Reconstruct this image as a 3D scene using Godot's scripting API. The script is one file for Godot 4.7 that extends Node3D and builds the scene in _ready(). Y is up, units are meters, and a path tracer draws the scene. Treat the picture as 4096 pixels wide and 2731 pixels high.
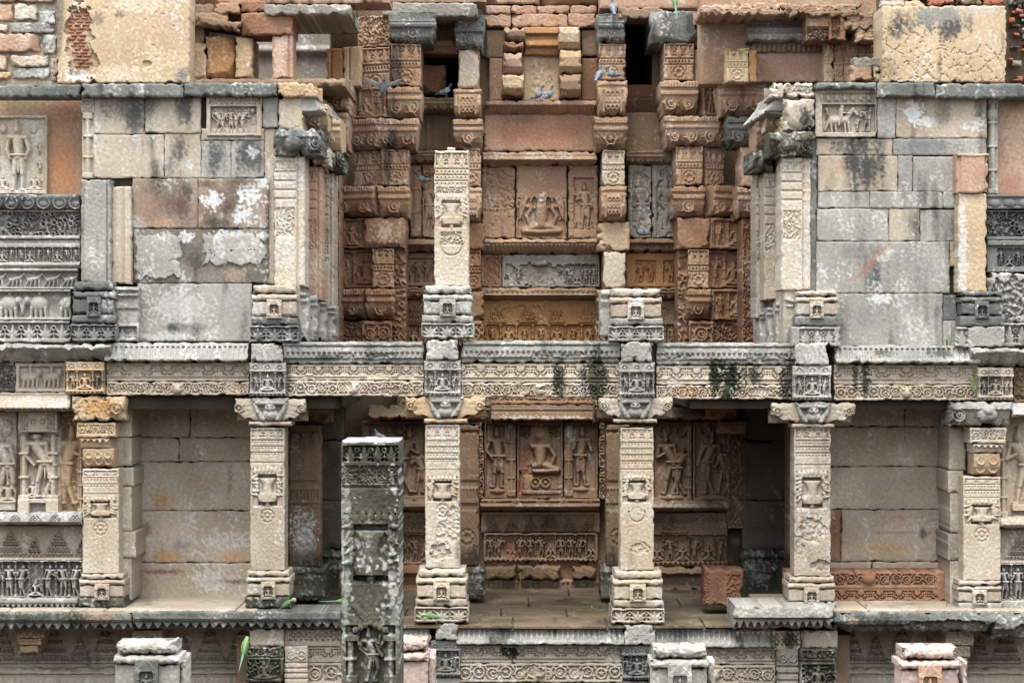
extends Node3D
# A ruined, carved stepwell seen face-on: a colonnade of pillars before an open well shaft.
# Everything is laid out in units of U metres; (x, y) are measured across the colonnade plane z = 0, the eye stands CAM units before it.
const U := 0.014
const CAM := 2500.0
const EYE := 620.0

var rng := RandomNumberGenerator.new()
var nA := FastNoiseLite.new()
var nB := FastNoiseLite.new()
var nC := FastNoiseLite.new()
var nD := FastNoiseLite.new()
var nE := FastNoiseLite.new()
var nK := FastNoiseLite.new()
var M := {}
var PAL := {}
var facet := {}
var count := 0
var tris := 0


class Pal:
	var a: Color
	var b: Color
	var d: Color
	var w: Color
	var da := 0.2     # how much of it is black with lichen
	var wa := 0.15    # how much is white with lime
	var tb := 0.0     # more lichen towards the top
	var hue := 1.0


# a carved surface: heights over a grid, in units, y running down
class HF:
	var w: float
	var h: float
	var nx: int
	var ny: int
	var cx: float
	var cy: float
	var a := PackedFloat32Array()
	var rg := RandomNumberGenerator.new()

	func _init(w_: float, h_: float, cell: float, sd: int) -> void:
		w = w_
		h = h_
		nx = maxi(2, int(ceil(w / cell)))
		ny = maxi(2, int(ceil(h / cell)))
		cx = w / nx
		cy = h / ny
		a.resize((nx + 1) * (ny + 1))
		rg.seed = sd

	func _i0(x: float) -> int:
		return clampi(int(ceil(x / cx - 0.001)), 0, nx + 1)

	func _i1(x: float) -> int:
		return clampi(int(floor(x / cx + 0.001)), -1, nx)

	func _j0(y: float) -> int:
		return clampi(int(ceil(y / cy - 0.001)), 0, ny + 1)

	func _j1(y: float) -> int:
		return clampi(int(floor(y / cy + 0.001)), -1, ny)

	func cut(x0: float, y0: float, x1: float, y1: float, z: float) -> void:
		var i0 := _i0(x0)
		var i1 := _i1(x1)
		for j in range(_j0(y0), _j1(y1) + 1):
			var k := j * (nx + 1)
			for i in range(i0, i1 + 1):
				a[k + i] = z

	func rect(x0: float, y0: float, x1: float, y1: float, z: float) -> void:
		var i0 := _i0(x0)
		var i1 := _i1(x1)
		for j in range(_j0(y0), _j1(y1) + 1):
			var k := j * (nx + 1)
			for i in range(i0, i1 + 1):
				if a[k + i] < z:
					a[k + i] = z

	func cap(x0: float, y0: float, x1: float, y1: float, r0: float, r1: float, z0: float, hh: float) -> void:
		var r := maxf(r0, r1)
		var dx := x1 - x0
		var dy := y1 - y0
		var ll := maxf(dx * dx + dy * dy, 1e-6)
		var i0 := _i0(minf(x0, x1) - r)
		var i1 := _i1(maxf(x0, x1) + r)
		for j in range(_j0(minf(y0, y1) - r), _j1(maxf(y0, y1) + r) + 1):
			var y := j * cy - y0
			var k := j * (nx + 1)
			for i in range(i0, i1 + 1):
				var x := i * cx - x0
				var t := clampf((x * dx + y * dy) / ll, 0.0, 1.0)
				var ex := x - t * dx
				var ey := y - t * dy
				var rr := r0 + (r1 - r0) * t
				var q := 1.0 - (ex * ex + ey * ey) / (rr * rr)
				if q > 0.0:
					var z := z0 + hh * sqrt(q)
					if a[k + i] < z:
						a[k + i] = z

	func ell(x0: float, y0: float, rx: float, ry: float, z0: float, hh: float) -> void:
		var i0 := _i0(x0 - rx)
		var i1 := _i1(x0 + rx)
		for j in range(_j0(y0 - ry), _j1(y0 + ry) + 1):
			var y := (j * cy - y0) / ry
			var k := j * (nx + 1)
			for i in range(i0, i1 + 1):
				var x := (i * cx - x0) / rx
				var q := 1.0 - x * x - y * y
				if q > 0.0:
					var z := z0 + hh * sqrt(q)
					if a[k + i] < z:
						a[k + i] = z

	func hole(x0: float, y0: float, rx: float, ry: float, z: float) -> void:
		var i0 := _i0(x0 - rx)
		var i1 := _i1(x0 + rx)
		for j in range(_j0(y0 - ry), _j1(y0 + ry) + 1):
			var y := (j * cy - y0) / ry
			var k := j * (nx + 1)
			for i in range(i0, i1 + 1):
				var x := (i * cx - x0) / rx
				if x * x + y * y < 1.0:
					a[k + i] = minf(a[k + i], z)

	func ring(x0: float, y0: float, r: float, t: float, z0: float, hh: float, a0 := -4.0, a1 := 4.0) -> void:
		var i0 := _i0(x0 - r - t)
		var i1 := _i1(x0 + r + t)
		for j in range(_j0(y0 - r - t), _j1(y0 + r + t) + 1):
			var y := j * cy - y0
			var k := j * (nx + 1)
			for i in range(i0, i1 + 1):
				var x := i * cx - x0
				var q := (sqrt(x * x + y * y) - r) / t
				if q * q < 1.0:
					if a0 > -3.5:
						var g := atan2(y, x)
						if g < a0 or g > a1:
							continue
					var z := z0 + hh * sqrt(1.0 - q * q)
					if a[k + i] < z:
						a[k + i] = z

	# a triangle or trapezium standing on y1, half widths g0 at y0 and g1 at y1
	func trap(x0: float, y0: float, y1: float, g0: float, g1: float, z: float) -> void:
		for j in range(_j0(minf(y0, y1)), _j1(maxf(y0, y1)) + 1):
			var g := g0 + (g1 - g0) * (j * cy - y0) / (y1 - y0)
			var k := j * (nx + 1)
			for i in range(_i0(x0 - g), _i1(x0 + g) + 1):
				if a[k + i] < z:
					a[k + i] = z

	# heights by row, from a list of [y, z]
	func prof(pts: Array, x0 := -1.0, x1 := 1e9) -> void:
		var n := 0
		for j in ny + 1:
			var y := j * cy
			while n < pts.size() - 2 and pts[n + 1][0] < y:
				n += 1
			var p: Array = pts[n]
			var q: Array = pts[n + 1]
			var t := clampf((y - p[0]) / maxf(q[0] - p[0], 1e-4), 0.0, 1.0)
			var z: float = lerpf(p[1], q[1], t)
			var k := j * (nx + 1)
			for i in range(_i0(x0), _i1(x1) + 1):
				a[k + i] = z

	# teeth hanging below y0: what lies between them is sunk
	func teeth(y0: float, y1: float, pitch: float, z: float) -> void:
		var ph := rg.randf() * pitch
		for j in range(_j0(y0), ny + 1):
			var t := (j * cy - y0) / (y1 - y0)
			var k := j * (nx + 1)
			for i in nx + 1:
				var uu := (i * cx + ph) / pitch
				var u := uu - floorf(uu)
				var worn := 0.62 + 0.38 * absf(sin(floorf(uu) * 12.9898 + ph))
				if t >= 1.0 or absf(u - 0.5) * 2.0 > 1.0 - t / worn:
					a[k + i] = minf(a[k + i], z)

	func flutes(y0: float, y1: float, pitch: float, d: float, x0 := 0.0, x1 := 1e9) -> void:
		for j in range(_j0(y0), _j1(y1) + 1):
			var k := j * (nx + 1)
			for i in range(_i0(x0), _i1(x1) + 1):
				a[k + i] -= d * (0.5 + 0.5 * cos(TAU * i * cx / pitch))

	func leaf(x: float, y: float, r: float, ang: float, z0: float, hh: float) -> void:
		cap(x, y, x + cos(ang) * r, y + sin(ang) * r, r * 0.42, r * 0.12, z0, hh)

	func scroll(x: float, y: float, r: float, z0: float, hh: float, flip := 1.0) -> void:
		var g0 := rg.randf_range(-2.6, 2.6)
		ring(x, y, r * rg.randf_range(0.72, 0.84), r * 0.17, z0, hh)
		if rg.randf() < 0.6:
			ring(x + r * 0.12 * flip, y + r * 0.05, r * 0.36, r * 0.17, z0, hh)
			cap(x + r * 0.12 * flip, y, x + cos(g0) * r * 0.75, y + sin(g0) * r * 0.75, r * 0.16, r * 0.12, z0, hh * 0.9)
		else:
			for k in 5:
				leaf(x, y, r * 0.5, g0 + TAU * k / 5.0, z0, hh)
		for k in 6:
			var g := TAU * k / 6.0 + g0
			if rg.randf() < 0.75:
				leaf(x + cos(g) * r * 0.9, y + sin(g) * r * 0.9, r * rg.randf_range(0.3, 0.55), g + rg.randf_range(-0.7, 0.7), z0, hh * rg.randf_range(0.7, 1.0))

	func scrolls(y0: float, y1: float, d: float, x0 := 0.0, x1 := 1e9) -> void:
		x1 = minf(x1, w)
		d *= 1.5
		cut(x0, y0, x1, y1, -d)
		var p := y1 - y0
		var n := maxi(1, int(round((x1 - x0) / (p * 0.98))))
		p = (x1 - x0) / n
		for k in n:
			var c := x0 + (k + 0.5) * p
			var f := 1.0 if k % 2 == 0 else -1.0
			scroll(c + rg.randf_range(-0.6, 0.6), (y0 + y1) / 2.0 + f * 0.7, minf(p, y1 - y0) * 0.47, -d, d * 1.25, f)
			leaf(c + p * 0.5, y0 + 0.5, (y1 - y0) * 0.32, 1.57 + 0.5 * f, -d, d)
			leaf(c + p * 0.5, y1 - 0.5, (y1 - y0) * 0.32, -1.57 + 0.5 * f, -d, d)

	# incised band of dashes, dots and half rounds above a scalloped edge
	func dashes(y0: float, y1: float, d: float) -> void:
		d *= 1.6
		var p := (y1 - y0) * 1.85
		var n := maxi(1, int(round(w / p)))
		p = w / n
		var g := y1 - y0
		for k in n:
			var c := (k + 0.5) * p
			for s in [-1.0, 1.0]:
				cut(c + s * p * 0.13 - p * 0.1, y0 + g * 0.16, c + s * p * 0.13 + p * 0.1, y0 + g * 0.16 + 1.0, -d)
				for q in 2:
					cut(c + s * p * (0.06 + 0.12 * q) - 0.55, y0 + g * 0.42, c + s * p * (0.06 + 0.12 * q) + 0.55, y0 + g * 0.42 + 1.1, -d)
					cut(c + s * p * (0.06 + 0.12 * q) - 0.55, y0 + g * 0.62, c + s * p * (0.06 + 0.12 * q) + 0.55, y0 + g * 0.62 + 1.1, -d)
				arc_cut(c + s * p * 0.5, y0 + g * 0.25, g * 0.42, 0.8, -d)
				arc_cut(c + s * p * 0.36, y0 + g * 0.75, g * 0.2, 0.7, -d)
			trap(c, y1 - 0.5, y1 + g * 0.3, 2.2, 0.2, 0.6)

	func arc_cut(x0: float, y0: float, r: float, t: float, z: float) -> void:
		for j in range(_j0(y0 - r - t), _j1(y0 + r + t) + 1):
			var y := j * cy - y0
			var k := j * (nx + 1)
			for i in range(_i0(x0 - r - t), _i1(x0 + r + t) + 1):
				var x := i * cx - x0
				if absf(sqrt(x * x + y * y) - r) < t and (y > -r * 0.3):
					a[k + i] = minf(a[k + i], z)

	func lotus(y0: float, y1: float, pitch: float, d: float, x0 := 0.0, x1 := 1e9) -> void:
		x1 = minf(x1, w)
		d *= 1.5
		cut(x0, y0, x1, y1, -d)
		var n := maxi(1, int(round((x1 - x0) / pitch)))
		var p := (x1 - x0) / n
		var g := y1 - y0
		for k in n:
			var c := x0 + (k + 0.5) * p + rg.randf_range(-0.3, 0.3)
			var by := y1 - g * 0.16
			var worn := rg.randf_range(0.75, 1.1)
			ell(c, by, p * 0.2, g * 0.16, -d, d * worn)
			leaf(c, by, g * 0.72, -PI / 2, -d, d * 1.15 * worn)
			for s in [-1.0, 1.0]:
				leaf(c + s * p * 0.06, by, minf(g * 0.72, p * 0.48), -PI / 2 + s * 0.62, -d, d * 1.05 * worn)
				leaf(c + s * p * 0.1, by, p * 0.4, -PI / 2 + s * 1.2, -d, d * worn)
			ring(c + p * 0.5, y0 + g * 0.3, minf(p, g) * 0.14, minf(p, g) * 0.08, -d, d)
			cap(c + p * 0.5, y0 + g * 0.5, c + p * 0.5, y1, p * 0.05, p * 0.07, -d, d * 0.8)

	# a standing figure: feet at yb, height t
	func stand(c: float, yb: float, t: float, z0: float, hh: float, sway := 0.0, arms := 2, crown := 1.0) -> void:
		var sx := sway * t
		var hip := c + sx * 0.5
		var sh := c - sx * 0.25
		for s in [-1.0, 1.0]:
			var kx: float = c + s * t * 0.055 + sx * (0.7 if s > 0 else 0.2)
			cap(hip + s * t * 0.045, yb - t * 0.48, kx, yb - t * 0.25, t * 0.062, t * 0.044, z0, hh * 0.85)
			cap(kx, yb - t * 0.25, c + s * t * 0.06, yb - t * 0.03, t * 0.044, t * 0.03, z0, hh * 0.7)
			ell(c + s * t * 0.075, yb - t * 0.018, t * 0.055, t * 0.026, z0, hh * 0.8)
		ell(hip, yb - t * 0.5, t * 0.105, t * 0.075, z0, hh * 0.95)
		cap(hip, yb - t * 0.53, sh, yb - t * 0.74, t * 0.07, t * 0.095, z0, hh)
		cap(sh - t * 0.12, yb - t * 0.785, sh + t * 0.12, yb - t * 0.785, t * 0.05, t * 0.05, z0, hh * 0.9)
		for q in arms:
			var s: float = -1.0 if q % 2 == 0 else 1.0
			var ex: float
			var ey: float
			var hx: float
			var hy: float
			if q < 2:
				ex = sh + s * t * rg.randf_range(0.15, 0.18)
				ey = yb - t * rg.randf_range(0.6, 0.64)
				hx = hip + s * t * rg.randf_range(0.08, 0.16)
				hy = yb - t * (rg.randf_range(0.46, 0.5) if rg.randf() < 0.6 else rg.randf_range(0.66, 0.78))
			else:
				ex = sh + s * t * rg.randf_range(0.19, 0.22)
				ey = yb - t * rg.randf_range(0.7, 0.74)
				hx = ex + s * t * rg.randf_range(0.0, 0.04)
				hy = ey - t * rg.randf_range(0.1, 0.15)
			cap(sh + s * t * 0.12, yb - t * 0.775, ex, ey, t * 0.042, t * 0.035, z0, hh * 0.8)
			cap(ex, ey, hx, hy, t * 0.034, t * 0.028, z0, hh * 0.85)
			ell(hx, hy, t * 0.036, t * 0.036, z0, hh * 0.85)
		cap(sh, yb - t * 0.8, sh, yb - t * 0.86, t * 0.035, t * 0.035, z0, hh * 0.8)
		ell(sh - sx * 0.1, yb - t * 0.89, t * 0.056, t * 0.068, z0, hh * 1.1)
		if crown > 0.0:
			cap(sh - sx * 0.1, yb - t * 0.93, sh - sx * 0.12, yb - t * 1.02, t * 0.05, t * 0.025, z0, hh * 0.95)
		# girdle and sash
		cap(hip - t * 0.1, yb - t * 0.53, hip + t * 0.1, yb - t * 0.53, t * 0.02, t * 0.02, z0 + hh * 0.75, hh * 0.3)
		cap(hip, yb - t * 0.5, hip, yb - t * 0.28, t * 0.02, t * 0.015, z0 + hh * 0.5, hh * 0.3)

	func sit(c: float, yb: float, t: float, z0: float, hh: float, arms := 2) -> void:
		for s in [-1.0, 1.0]:
			cap(c + s * t * 0.12, yb - t * 0.2, c + s * t * 0.4, yb - t * 0.1, t * 0.1, t * 0.08, z0, hh)
			cap(c + s * t * 0.4, yb - t * 0.09, c - s * t * 0.12, yb - t * 0.06, t * 0.075, t * 0.055, z0, hh * 1.1)
		cap(c, yb - t * 0.24, c, yb - t * 0.58, t * 0.13, t * 0.17, z0, hh)
		cap(c - t * 0.2, yb - t * 0.64, c + t * 0.2, yb - t * 0.64, t * 0.085, t * 0.085, z0, hh * 0.9)
		for q in arms:
			var s: float = -1.0 if q % 2 == 0 else 1.0
			var ex: float = c + s * t * (0.34 if q < 2 else 0.42)
			var ey := yb - t * (0.42 if q < 2 else 0.66)
			cap(c + s * t * 0.22, yb - t * 0.62, ex, ey, t * 0.065, t * 0.055, z0, hh * 0.8)
			cap(ex, ey, c + s * t * (0.26 if q < 2 else 0.46), yb - t * (0.2 if q < 2 else 0.9), t * 0.055, t * 0.045, z0, hh * 0.85)
		cap(c, yb - t * 0.66, c, yb - t * 0.76, t * 0.06, t * 0.06, z0, hh * 0.8)
		ell(c, yb - t * 0.82, t * 0.1, t * 0.12, z0, hh * 1.1)
		cap(c, yb - t * 0.9, c, yb - t * 1.02, t * 0.085, t * 0.04, z0, hh * 0.9)

	func colonette(c: float, y0: float, y1: float, r: float, z0: float, hh: float) -> void:
		cap(c, y0, c, y1, r * 0.8, r * 0.8, z0, hh * 0.9)
		var n := maxi(2, int((y1 - y0) / (r * 5.0)))
		for k in n + 1:
			var y := y0 + (y1 - y0) * k / n
			rect(c - r * 1.25, y - r * 0.3, c + r * 1.25, y + r * 0.3, z0 + hh)
		rect(c - r * 1.4, y0, c + r * 1.4, y0 + r * 1.1, z0 + hh)
		rect(c - r * 1.4, y1 - r * 1.4, c + r * 1.4, y1, z0 + hh)

	# niches with figures between small columns
	func gallery(x0: float, x1: float, y0: float, y1: float, pitch: float, d: float, seated := 3) -> void:
		d *= 1.35
		cut(x0, y0, x1, y1, -d)
		var n := maxi(1, int(round((x1 - x0) / pitch)))
		var p := (x1 - x0) / n
		for k in n + 1:
			colonette(clampf(x0 + k * p, x0 + p * 0.09, x1 - p * 0.09), y0, y1, p * 0.075, -d, d * 0.95)
		for k in n:
			var c := x0 + (k + 0.5) * p
			if seated > 0 and k % seated == seated / 2:
				sit(c, y1 - 0.4, minf((y1 - y0) * 0.9, p * 1.15), -d, d)
			else:
				stand(c, y1 - 0.4, (y1 - y0) * 0.93, -d, d, rg.randf_range(-0.12, 0.12), 2, 0.0)

	# dense worn carving that no longer reads as single figures
	func dense(x0: float, y0: float, x1: float, y1: float, d: float, size: float) -> void:
		if d > 0.0:
			d *= 1.4
		cut(x0, y0, x1, y1, -d)
		var y := y0 + size * 0.35
		while y < y1:
			var x := x0 + rg.randf() * size * 0.5
			while x < x1:
				var g := rg.randf() * TAU
				var r := size * rg.randf_range(0.28, 0.52)
				var px := x + rg.randf_range(-0.2, 0.2) * size
				var py := y + rg.randf_range(-0.2, 0.2) * size
				match rg.randi() % 4:
					0: ring(px, py, r * 0.8, r * 0.3, -d, d * rg.randf_range(0.8, 1.2))
					1: ell(px, py, r * 0.7, r * 0.8, -d, d * rg.randf_range(0.8, 1.2))
					_: cap(px - cos(g) * r, py - sin(g) * r, px + cos(g) * r, py + sin(g) * r, r * 0.38, r * 0.26, -d, d * rg.randf_range(0.7, 1.2))
				x += size * rg.randf_range(0.7, 1.05)
			y += size * 0.72

	func pediment(c: float, y0: float, y1: float, g: float, z0: float, hh: float) -> void:
		var n := 4
		for k in n:
			var t := float(k) / n
			var y := lerpf(y1, y0, t)
			var q := g * (1.0 - t * 0.85)
			rect(c - q, y - (y1 - y0) / n * 0.35, c + q, y, z0 + hh * 0.5)
			var m := maxi(1, int(q * 2.0 / 3.4))
			for i in m:
				ring(c - q + (i + 0.5) * q * 2.0 / m, y - (y1 - y0) / n * 0.55, 1.1, 0.6, z0, hh)
		cap(c, y0 - 1.0, c, y0 + 2.0, 0.9, 1.4, z0, hh)

	# the vase with spilling leaves on a pillar shaft, in a box
	func vase(x0: float, y0: float, x1: float, y1: float, d: float) -> void:
		var c := (x0 + x1) / 2.0
		var g := (x1 - x0) / 2.0
		var t := y1 - y0
		cut(x0, y0 + t * 0.02, x1, y1, -d * 0.4)
		for k in 7:
			ell(c + (k - 3) * g * 0.28, y0 + t * (0.06 + 0.012 * absf(k - 3.0)), g * 0.16, t * 0.1, -d * 0.4, d * 0.8)
		rect(c - g * 0.8, y0 + t * 0.13, c + g * 0.8, y0 + t * 0.18, d * 0.15)
		for j in range(_j0(y0 + t * 0.27), _j1(y0 + t * 0.88) + 1):
			var v := (j * cy - y0 - t * 0.27) / (t * 0.61)
			var q := g * (0.6 - 0.3 * sin(PI * minf(v * 1.15, 1.0)) if v < 0.62 else 0.36 + 0.3 * sin(PI * (v - 0.5) * 1.6))
			for i in range(_i0(c - g * 0.66), _i1(c + g * 0.66) + 1):
				var x := absf(i * cx - c)
				a[j * (nx + 1) + i] = -d * 0.75 if x >= q else -d * 0.45 + d * 1.05 * sqrt(1.0 - x * x / (q * q))
		cut(c - g * 0.66, y0 + t * 0.19, c + g * 0.66, y0 + t * 0.265, -d * 2.2)
		for s in [-1.0, 1.0]:
			for k in 6:
				leaf(c + s * g * rg.randf_range(0.66, 0.8), y0 + t * (0.2 + 0.1 * k), g * 0.34, (0.6 if s > 0 else PI - 0.6) + rg.randf_range(-0.8, 0.8), -d * 0.4, d * 0.75)
			ring(c + s * g * 0.8, y0 + t * 0.42, g * 0.13, g * 0.07, -d * 0.4, d * 0.7)
			cut(c + s * g * 0.38 - g * 0.27, y0 + t * 0.89, c + s * g * 0.38 + g * 0.27, y0 + t * 0.97, -d * 2.0)
		ell(c, y0 + t * 0.93, g * 0.16, t * 0.09, -d * 0.5, d * 0.7)

	# what has broken away: sunk below a ragged level
	func broken(x0: float, y0: float, rx: float, ry: float, z: float, amp: float) -> void:
		var no := FastNoiseLite.new()
		no.seed = rg.randi() % 9999
		no.frequency = 0.09
		for j in range(_j0(y0 - ry * 1.3), _j1(y0 + ry * 1.3) + 1):
			var y := (j * cy - y0) / ry
			var k := j * (nx + 1)
			for i in range(_i0(x0 - rx * 1.3), _i1(x0 + rx * 1.3) + 1):
				var x := (i * cx - x0) / rx
				var q := no.get_noise_2d(i * cx, j * cy)
				if sqrt(x * x + y * y) + q * 0.5 < 1.0:
					a[k + i] = minf(a[k + i], z + amp * no.get_noise_2d(i * cx * 1.7 + 90.0, j * cy * 1.7))


func W(px: float, py: float, z: float) -> Vector3:
	var f := (CAM - z) / CAM
	return Vector3((px - 512.0) * f, EYE + (341.0 - py) * f, z) * U


func lin(r: float, g: float, b: float) -> Color:
	var c := Color(r / 255.0, g / 255.0, b / 255.0).srgb_to_linear()
	return c * 0.66


func mkpal(a: Color, b: Color, d: Color, w: Color, da: float, wa: float, tb := 0.0) -> Pal:
	var p := Pal.new()
	p.a = a
	p.b = b
	p.d = d
	p.w = w
	p.da = da
	p.wa = wa
	p.tb = tb
	return p


func pv(name_or_pal, amount := 0.08, da := -1.0, wa := -1.0) -> Pal:
	var o: Pal = PAL[name_or_pal] if name_or_pal is String else name_or_pal
	var p := Pal.new()
	var k := 1.0 + rng.randf_range(-amount, amount)
	var t := rng.randf_range(-amount, amount) * 0.35
	var tint := Color(k * (1.0 + t), k, k * (1.0 - t))
	p.a = o.a * tint
	p.b = o.b * tint
	p.d = o.d
	p.w = o.w
	p.da = da if da >= 0.0 else clampf(o.da + rng.randf_range(-amount, amount), 0.0, 1.0)
	p.wa = wa if wa >= 0.0 else clampf(o.wa + rng.randf_range(-amount, amount) * 0.5, 0.0, 1.0)
	p.tb = o.tb
	return p


# A block of stone w by h units, front face carved by rel, running dep back. Local origin: middle of the lower front edge.
func slab(w: float, h: float, dep: float, s: float, pal: Pal, rel, o: Dictionary, at: Vector3, ux: float, uy: float) -> ArrayMesh:
	count += 1
	var cell: float = o.get("c", 0.85 if rel != null else 2.4)
	var H := HF.new(w, h, cell, count * 7919 + 13)
	if rel is Callable:
		rel.call(H)
	var nx := H.nx
	var ny := H.ny
	var rnd: float = o.get("rnd", 1.0)
	var rough: float = o.get("rough", 0.35)
	var wob: float = o.get("wob", 0.5)
	var chip: float = o.get("chip", 0.0)
	var taper: float = o.get("taper", 0.0)
	var blobs: Array = o.get("st", [])
	for b in blobs:
		if b.size() < 7:
			b.append(1.6 if b[4].get_luminance() < 0.12 else 3.2)
	var sd := float(count) * 37.7
	var n := (nx + 1) * (ny + 1)
	tris += nx * ny * 2 + 4 * (nx + ny)
	# flat faces where pieces have split off a broken stone: [cos, sin, distance, slope]
	var cuts: Array = []
	for q in int(o.get("planes", 0)):
		var g := H.rg.randf() * TAU
		cuts.append([cos(g), sin(g), (absf(cos(g)) * w + absf(sin(g)) * h) * 0.5 * H.rg.randf_range(0.5, 0.92), H.rg.randf_range(0.4, 1.3)])
	var xs := PackedFloat32Array()
	var ys := PackedFloat32Array()
	var zs := H.a
	xs.resize(n)
	ys.resize(n)
	var k := 0
	var reach := maxf(rnd * 1.7, maxf(wob * 3.0, chip * 2.2)) + 0.01
	for j in ny + 1:
		var y0 := j * H.cy
		for i in nx + 1:
			var x := i * H.cx
			var y := y0
			var z := zs[k]
			z += rough * 0.45 * nE.get_noise_2d(x * 0.9 + sd, y * 0.9 - sd)
			for q in cuts:
				z = minf(z, q[3] * (q[2] - (x - w * 0.5) * q[0] - (y - h * 0.5) * q[1]))
			var ex := minf(x, w - x)
			var ey := minf(y, h - y)
			if ex < reach or ey < reach:
				var q := nE.get_noise_2d(x * 0.55 + sd * 1.3, y * 0.55 + 77.0)
				var rr := rnd * (1.0 + 0.6 * q)
				if chip > 0.0:
					rr += chip * maxf(0.0, nE.get_noise_2d(x * 0.3 + sd, y * 0.3) * 2.2 + 0.08)
				if rr > 0.01:
					var tx := maxf(0.0, 1.0 - ex / rr)
					var ty := maxf(0.0, 1.0 - ey / rr)
					var t := minf(1.0, sqrt(tx * tx + ty * ty))
					z -= minf(rr, dep * 0.6) * (1.0 - sqrt(1.0 - t * t))
				var fx := maxf(0.0, 1.0 - ex / (wob * 3.0 + chip * 2.0 + 0.01))
				var fy := maxf(0.0, 1.0 - ey / (wob * 3.0 + chip * 2.0 + 0.01))
				var amp := wob + (chip * 0.7 * maxf(0.0, nE.get_noise_2d(x * 0.3 + sd, y * 0.3) * 2.2 + 0.08) if chip > 0.0 else 0.0)
				if fx > 0.0:
					x += (1.0 if x < w * 0.5 else -1.0) * fx * amp * (0.5 + nE.get_noise_2d(y * 0.34 + sd, 3.0 + (x if x < 3.0 else 60.0)))
				if fy > 0.0:
					y += (1.0 if y < h * 0.5 else -1.0) * fy * amp * (0.5 + nE.get_noise_2d(x * 0.34 - sd, 31.0 + (y if y < 3.0 else 60.0)))
			xs[k] = (x - w * 0.5) * (1.0 - taper * (y0 / h) * (y0 / h))
			ys[k] = h - y
			zs[k] = z
			k += 1
	var V := PackedVector3Array()
	var N := PackedVector3Array()
	var C := PackedColorArray()
	var rim := 2 * (nx + ny)
	V.resize(n + rim * 2 + 4)
	N.resize(n + rim * 2 + 4)
	C.resize(n + rim * 2 + 4)
	k = 0
	var st := nx + 1
	var topb := pal.tb
	for j in ny + 1:
		var ju := k - (st if j > 0 else 0)
		var jd := k + (st if j < ny else 0)
		for i in nx + 1:
			var il := k - (1 if i > 0 else 0)
			var ir := k + (1 if i < nx else 0)
			var gx := (zs[ir] - zs[il]) / maxf(xs[ir] - xs[il], 0.05)
			var gy := (zs[ju + i] - zs[jd + i]) / maxf(ys[ju + i] - ys[jd + i], 0.05)
			V[k] = Vector3(xs[k] * s, ys[k] * s, zs[k] * s)
			N[k] = Vector3(-gx, -gy, 1.0).normalized()
			var p := at + V[k]
			var n1 := nA.get_noise_3dv(p)
			var n3 := nC.get_noise_3dv(p)
			var n2 := 0.62 * nB.get_noise_3d(p.x, p.y * 0.55, p.z) + 0.6 * nB.get_noise_3d(p.x * 3.2 + 40.0, p.y * 0.3, p.z)
			var c := pal.a.lerp(pal.b, clampf(0.5 + n1 * 1.3 + n3 * 0.45, 0.0, 1.0))
			var dk := (n2 + n3 * 0.22 + pal.da - 0.54 + topb * (1.0 - j / float(ny) * 2.2)) * 1.8
			if dk > 0.0:
				c = c.lerp(pal.d, minf(dk, 0.86))
			if pal.wa > 0.0:
				var wt := (nD.get_noise_3d(p.x * 1.7, p.y * 0.7, p.z) * 0.9 + n3 * 0.75 + pal.wa - 0.5) * 1.9
				if wt > 0.0:
					c = c.lerp(pal.w, minf(wt, 0.72))
			for b in blobs:
				var bx: float = (ux + i * H.cx - b[0]) / b[2]
				var by: float = (uy + j * H.cy - b[1]) / b[3]
				var bq := bx * bx + by * by
				if bq < 4.0:
					var m: float = (1.0 - sqrt(bq) + n2 * 0.9 + n3 * (0.55 if b[6] < 3.0 else 1.0)) * b[6]
					if m > 0.0:
						c = c.lerp(b[4], minf(m, 1.0) * b[5])
			c = c * (1.0 + 0.2 * n3)
			c.a = 1.0
			C[k] = c
			k += 1
	var I := PackedInt32Array()
	I.resize(nx * ny * 6 + rim * 6 + 6)
	var q6 := 0
	for j in ny:
		for i in nx:
			var a := j * st + i
			I[q6] = a
			I[q6 + 1] = a + 1
			I[q6 + 2] = a + st + 1
			I[q6 + 3] = a
			I[q6 + 4] = a + st + 1
			I[q6 + 5] = a + st
			q6 += 6
	# the four sides
	var back := -dep * U
	var v := n
	for side in 4:
		var m := nx if side < 2 else ny
		var nrm: Vector3 = [Vector3.UP, Vector3.DOWN, Vector3.LEFT, Vector3.RIGHT][side]
		for e in m:
			var e0: int
			match side:
				0: e0 = e + 1
				1: e0 = ny * st + e
				2: e0 = e * st
				_: e0 = (e + 1) * st + nx
			V[v] = V[e0]
			V[v + 1] = Vector3(V[e0].x, V[e0].y, back)
			N[v] = nrm
			N[v + 1] = nrm
			C[v] = C[e0]
			C[v + 1] = C[e0]
			v += 2
	# close each strip: the next column of the loop (the sides follow one another round the rim)
	for side in 4:
		var first: int = n + 2 * [0, nx, 2 * nx, 2 * nx + ny][side]
		var m := nx if side < 2 else ny
		for e in m:
			var a: int = first + 2 * e
			# neighbour: the next edge's start on this side, or the first column of the side that begins at this corner
			var b: int
			if side == 0:
				b = first + 2 * (e - 1) if e > 0 else n + 2 * (2 * nx)
			elif side == 1:
				b = first + 2 * (e + 1) if e < m - 1 else n + 2 * (2 * nx + ny) + 2 * (ny - 1)
			elif side == 2:
				b = first + 2 * (e + 1) if e < m - 1 else n + 2 * nx
			else:
				b = first + 2 * (e - 1) if e > 0 else n + 2 * (nx - 1)
			I[q6] = a
			I[q6 + 1] = b
			I[q6 + 2] = b + 1
			I[q6 + 3] = a
			I[q6 + 4] = b + 1
			I[q6 + 5] = a + 1
			q6 += 6
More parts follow.
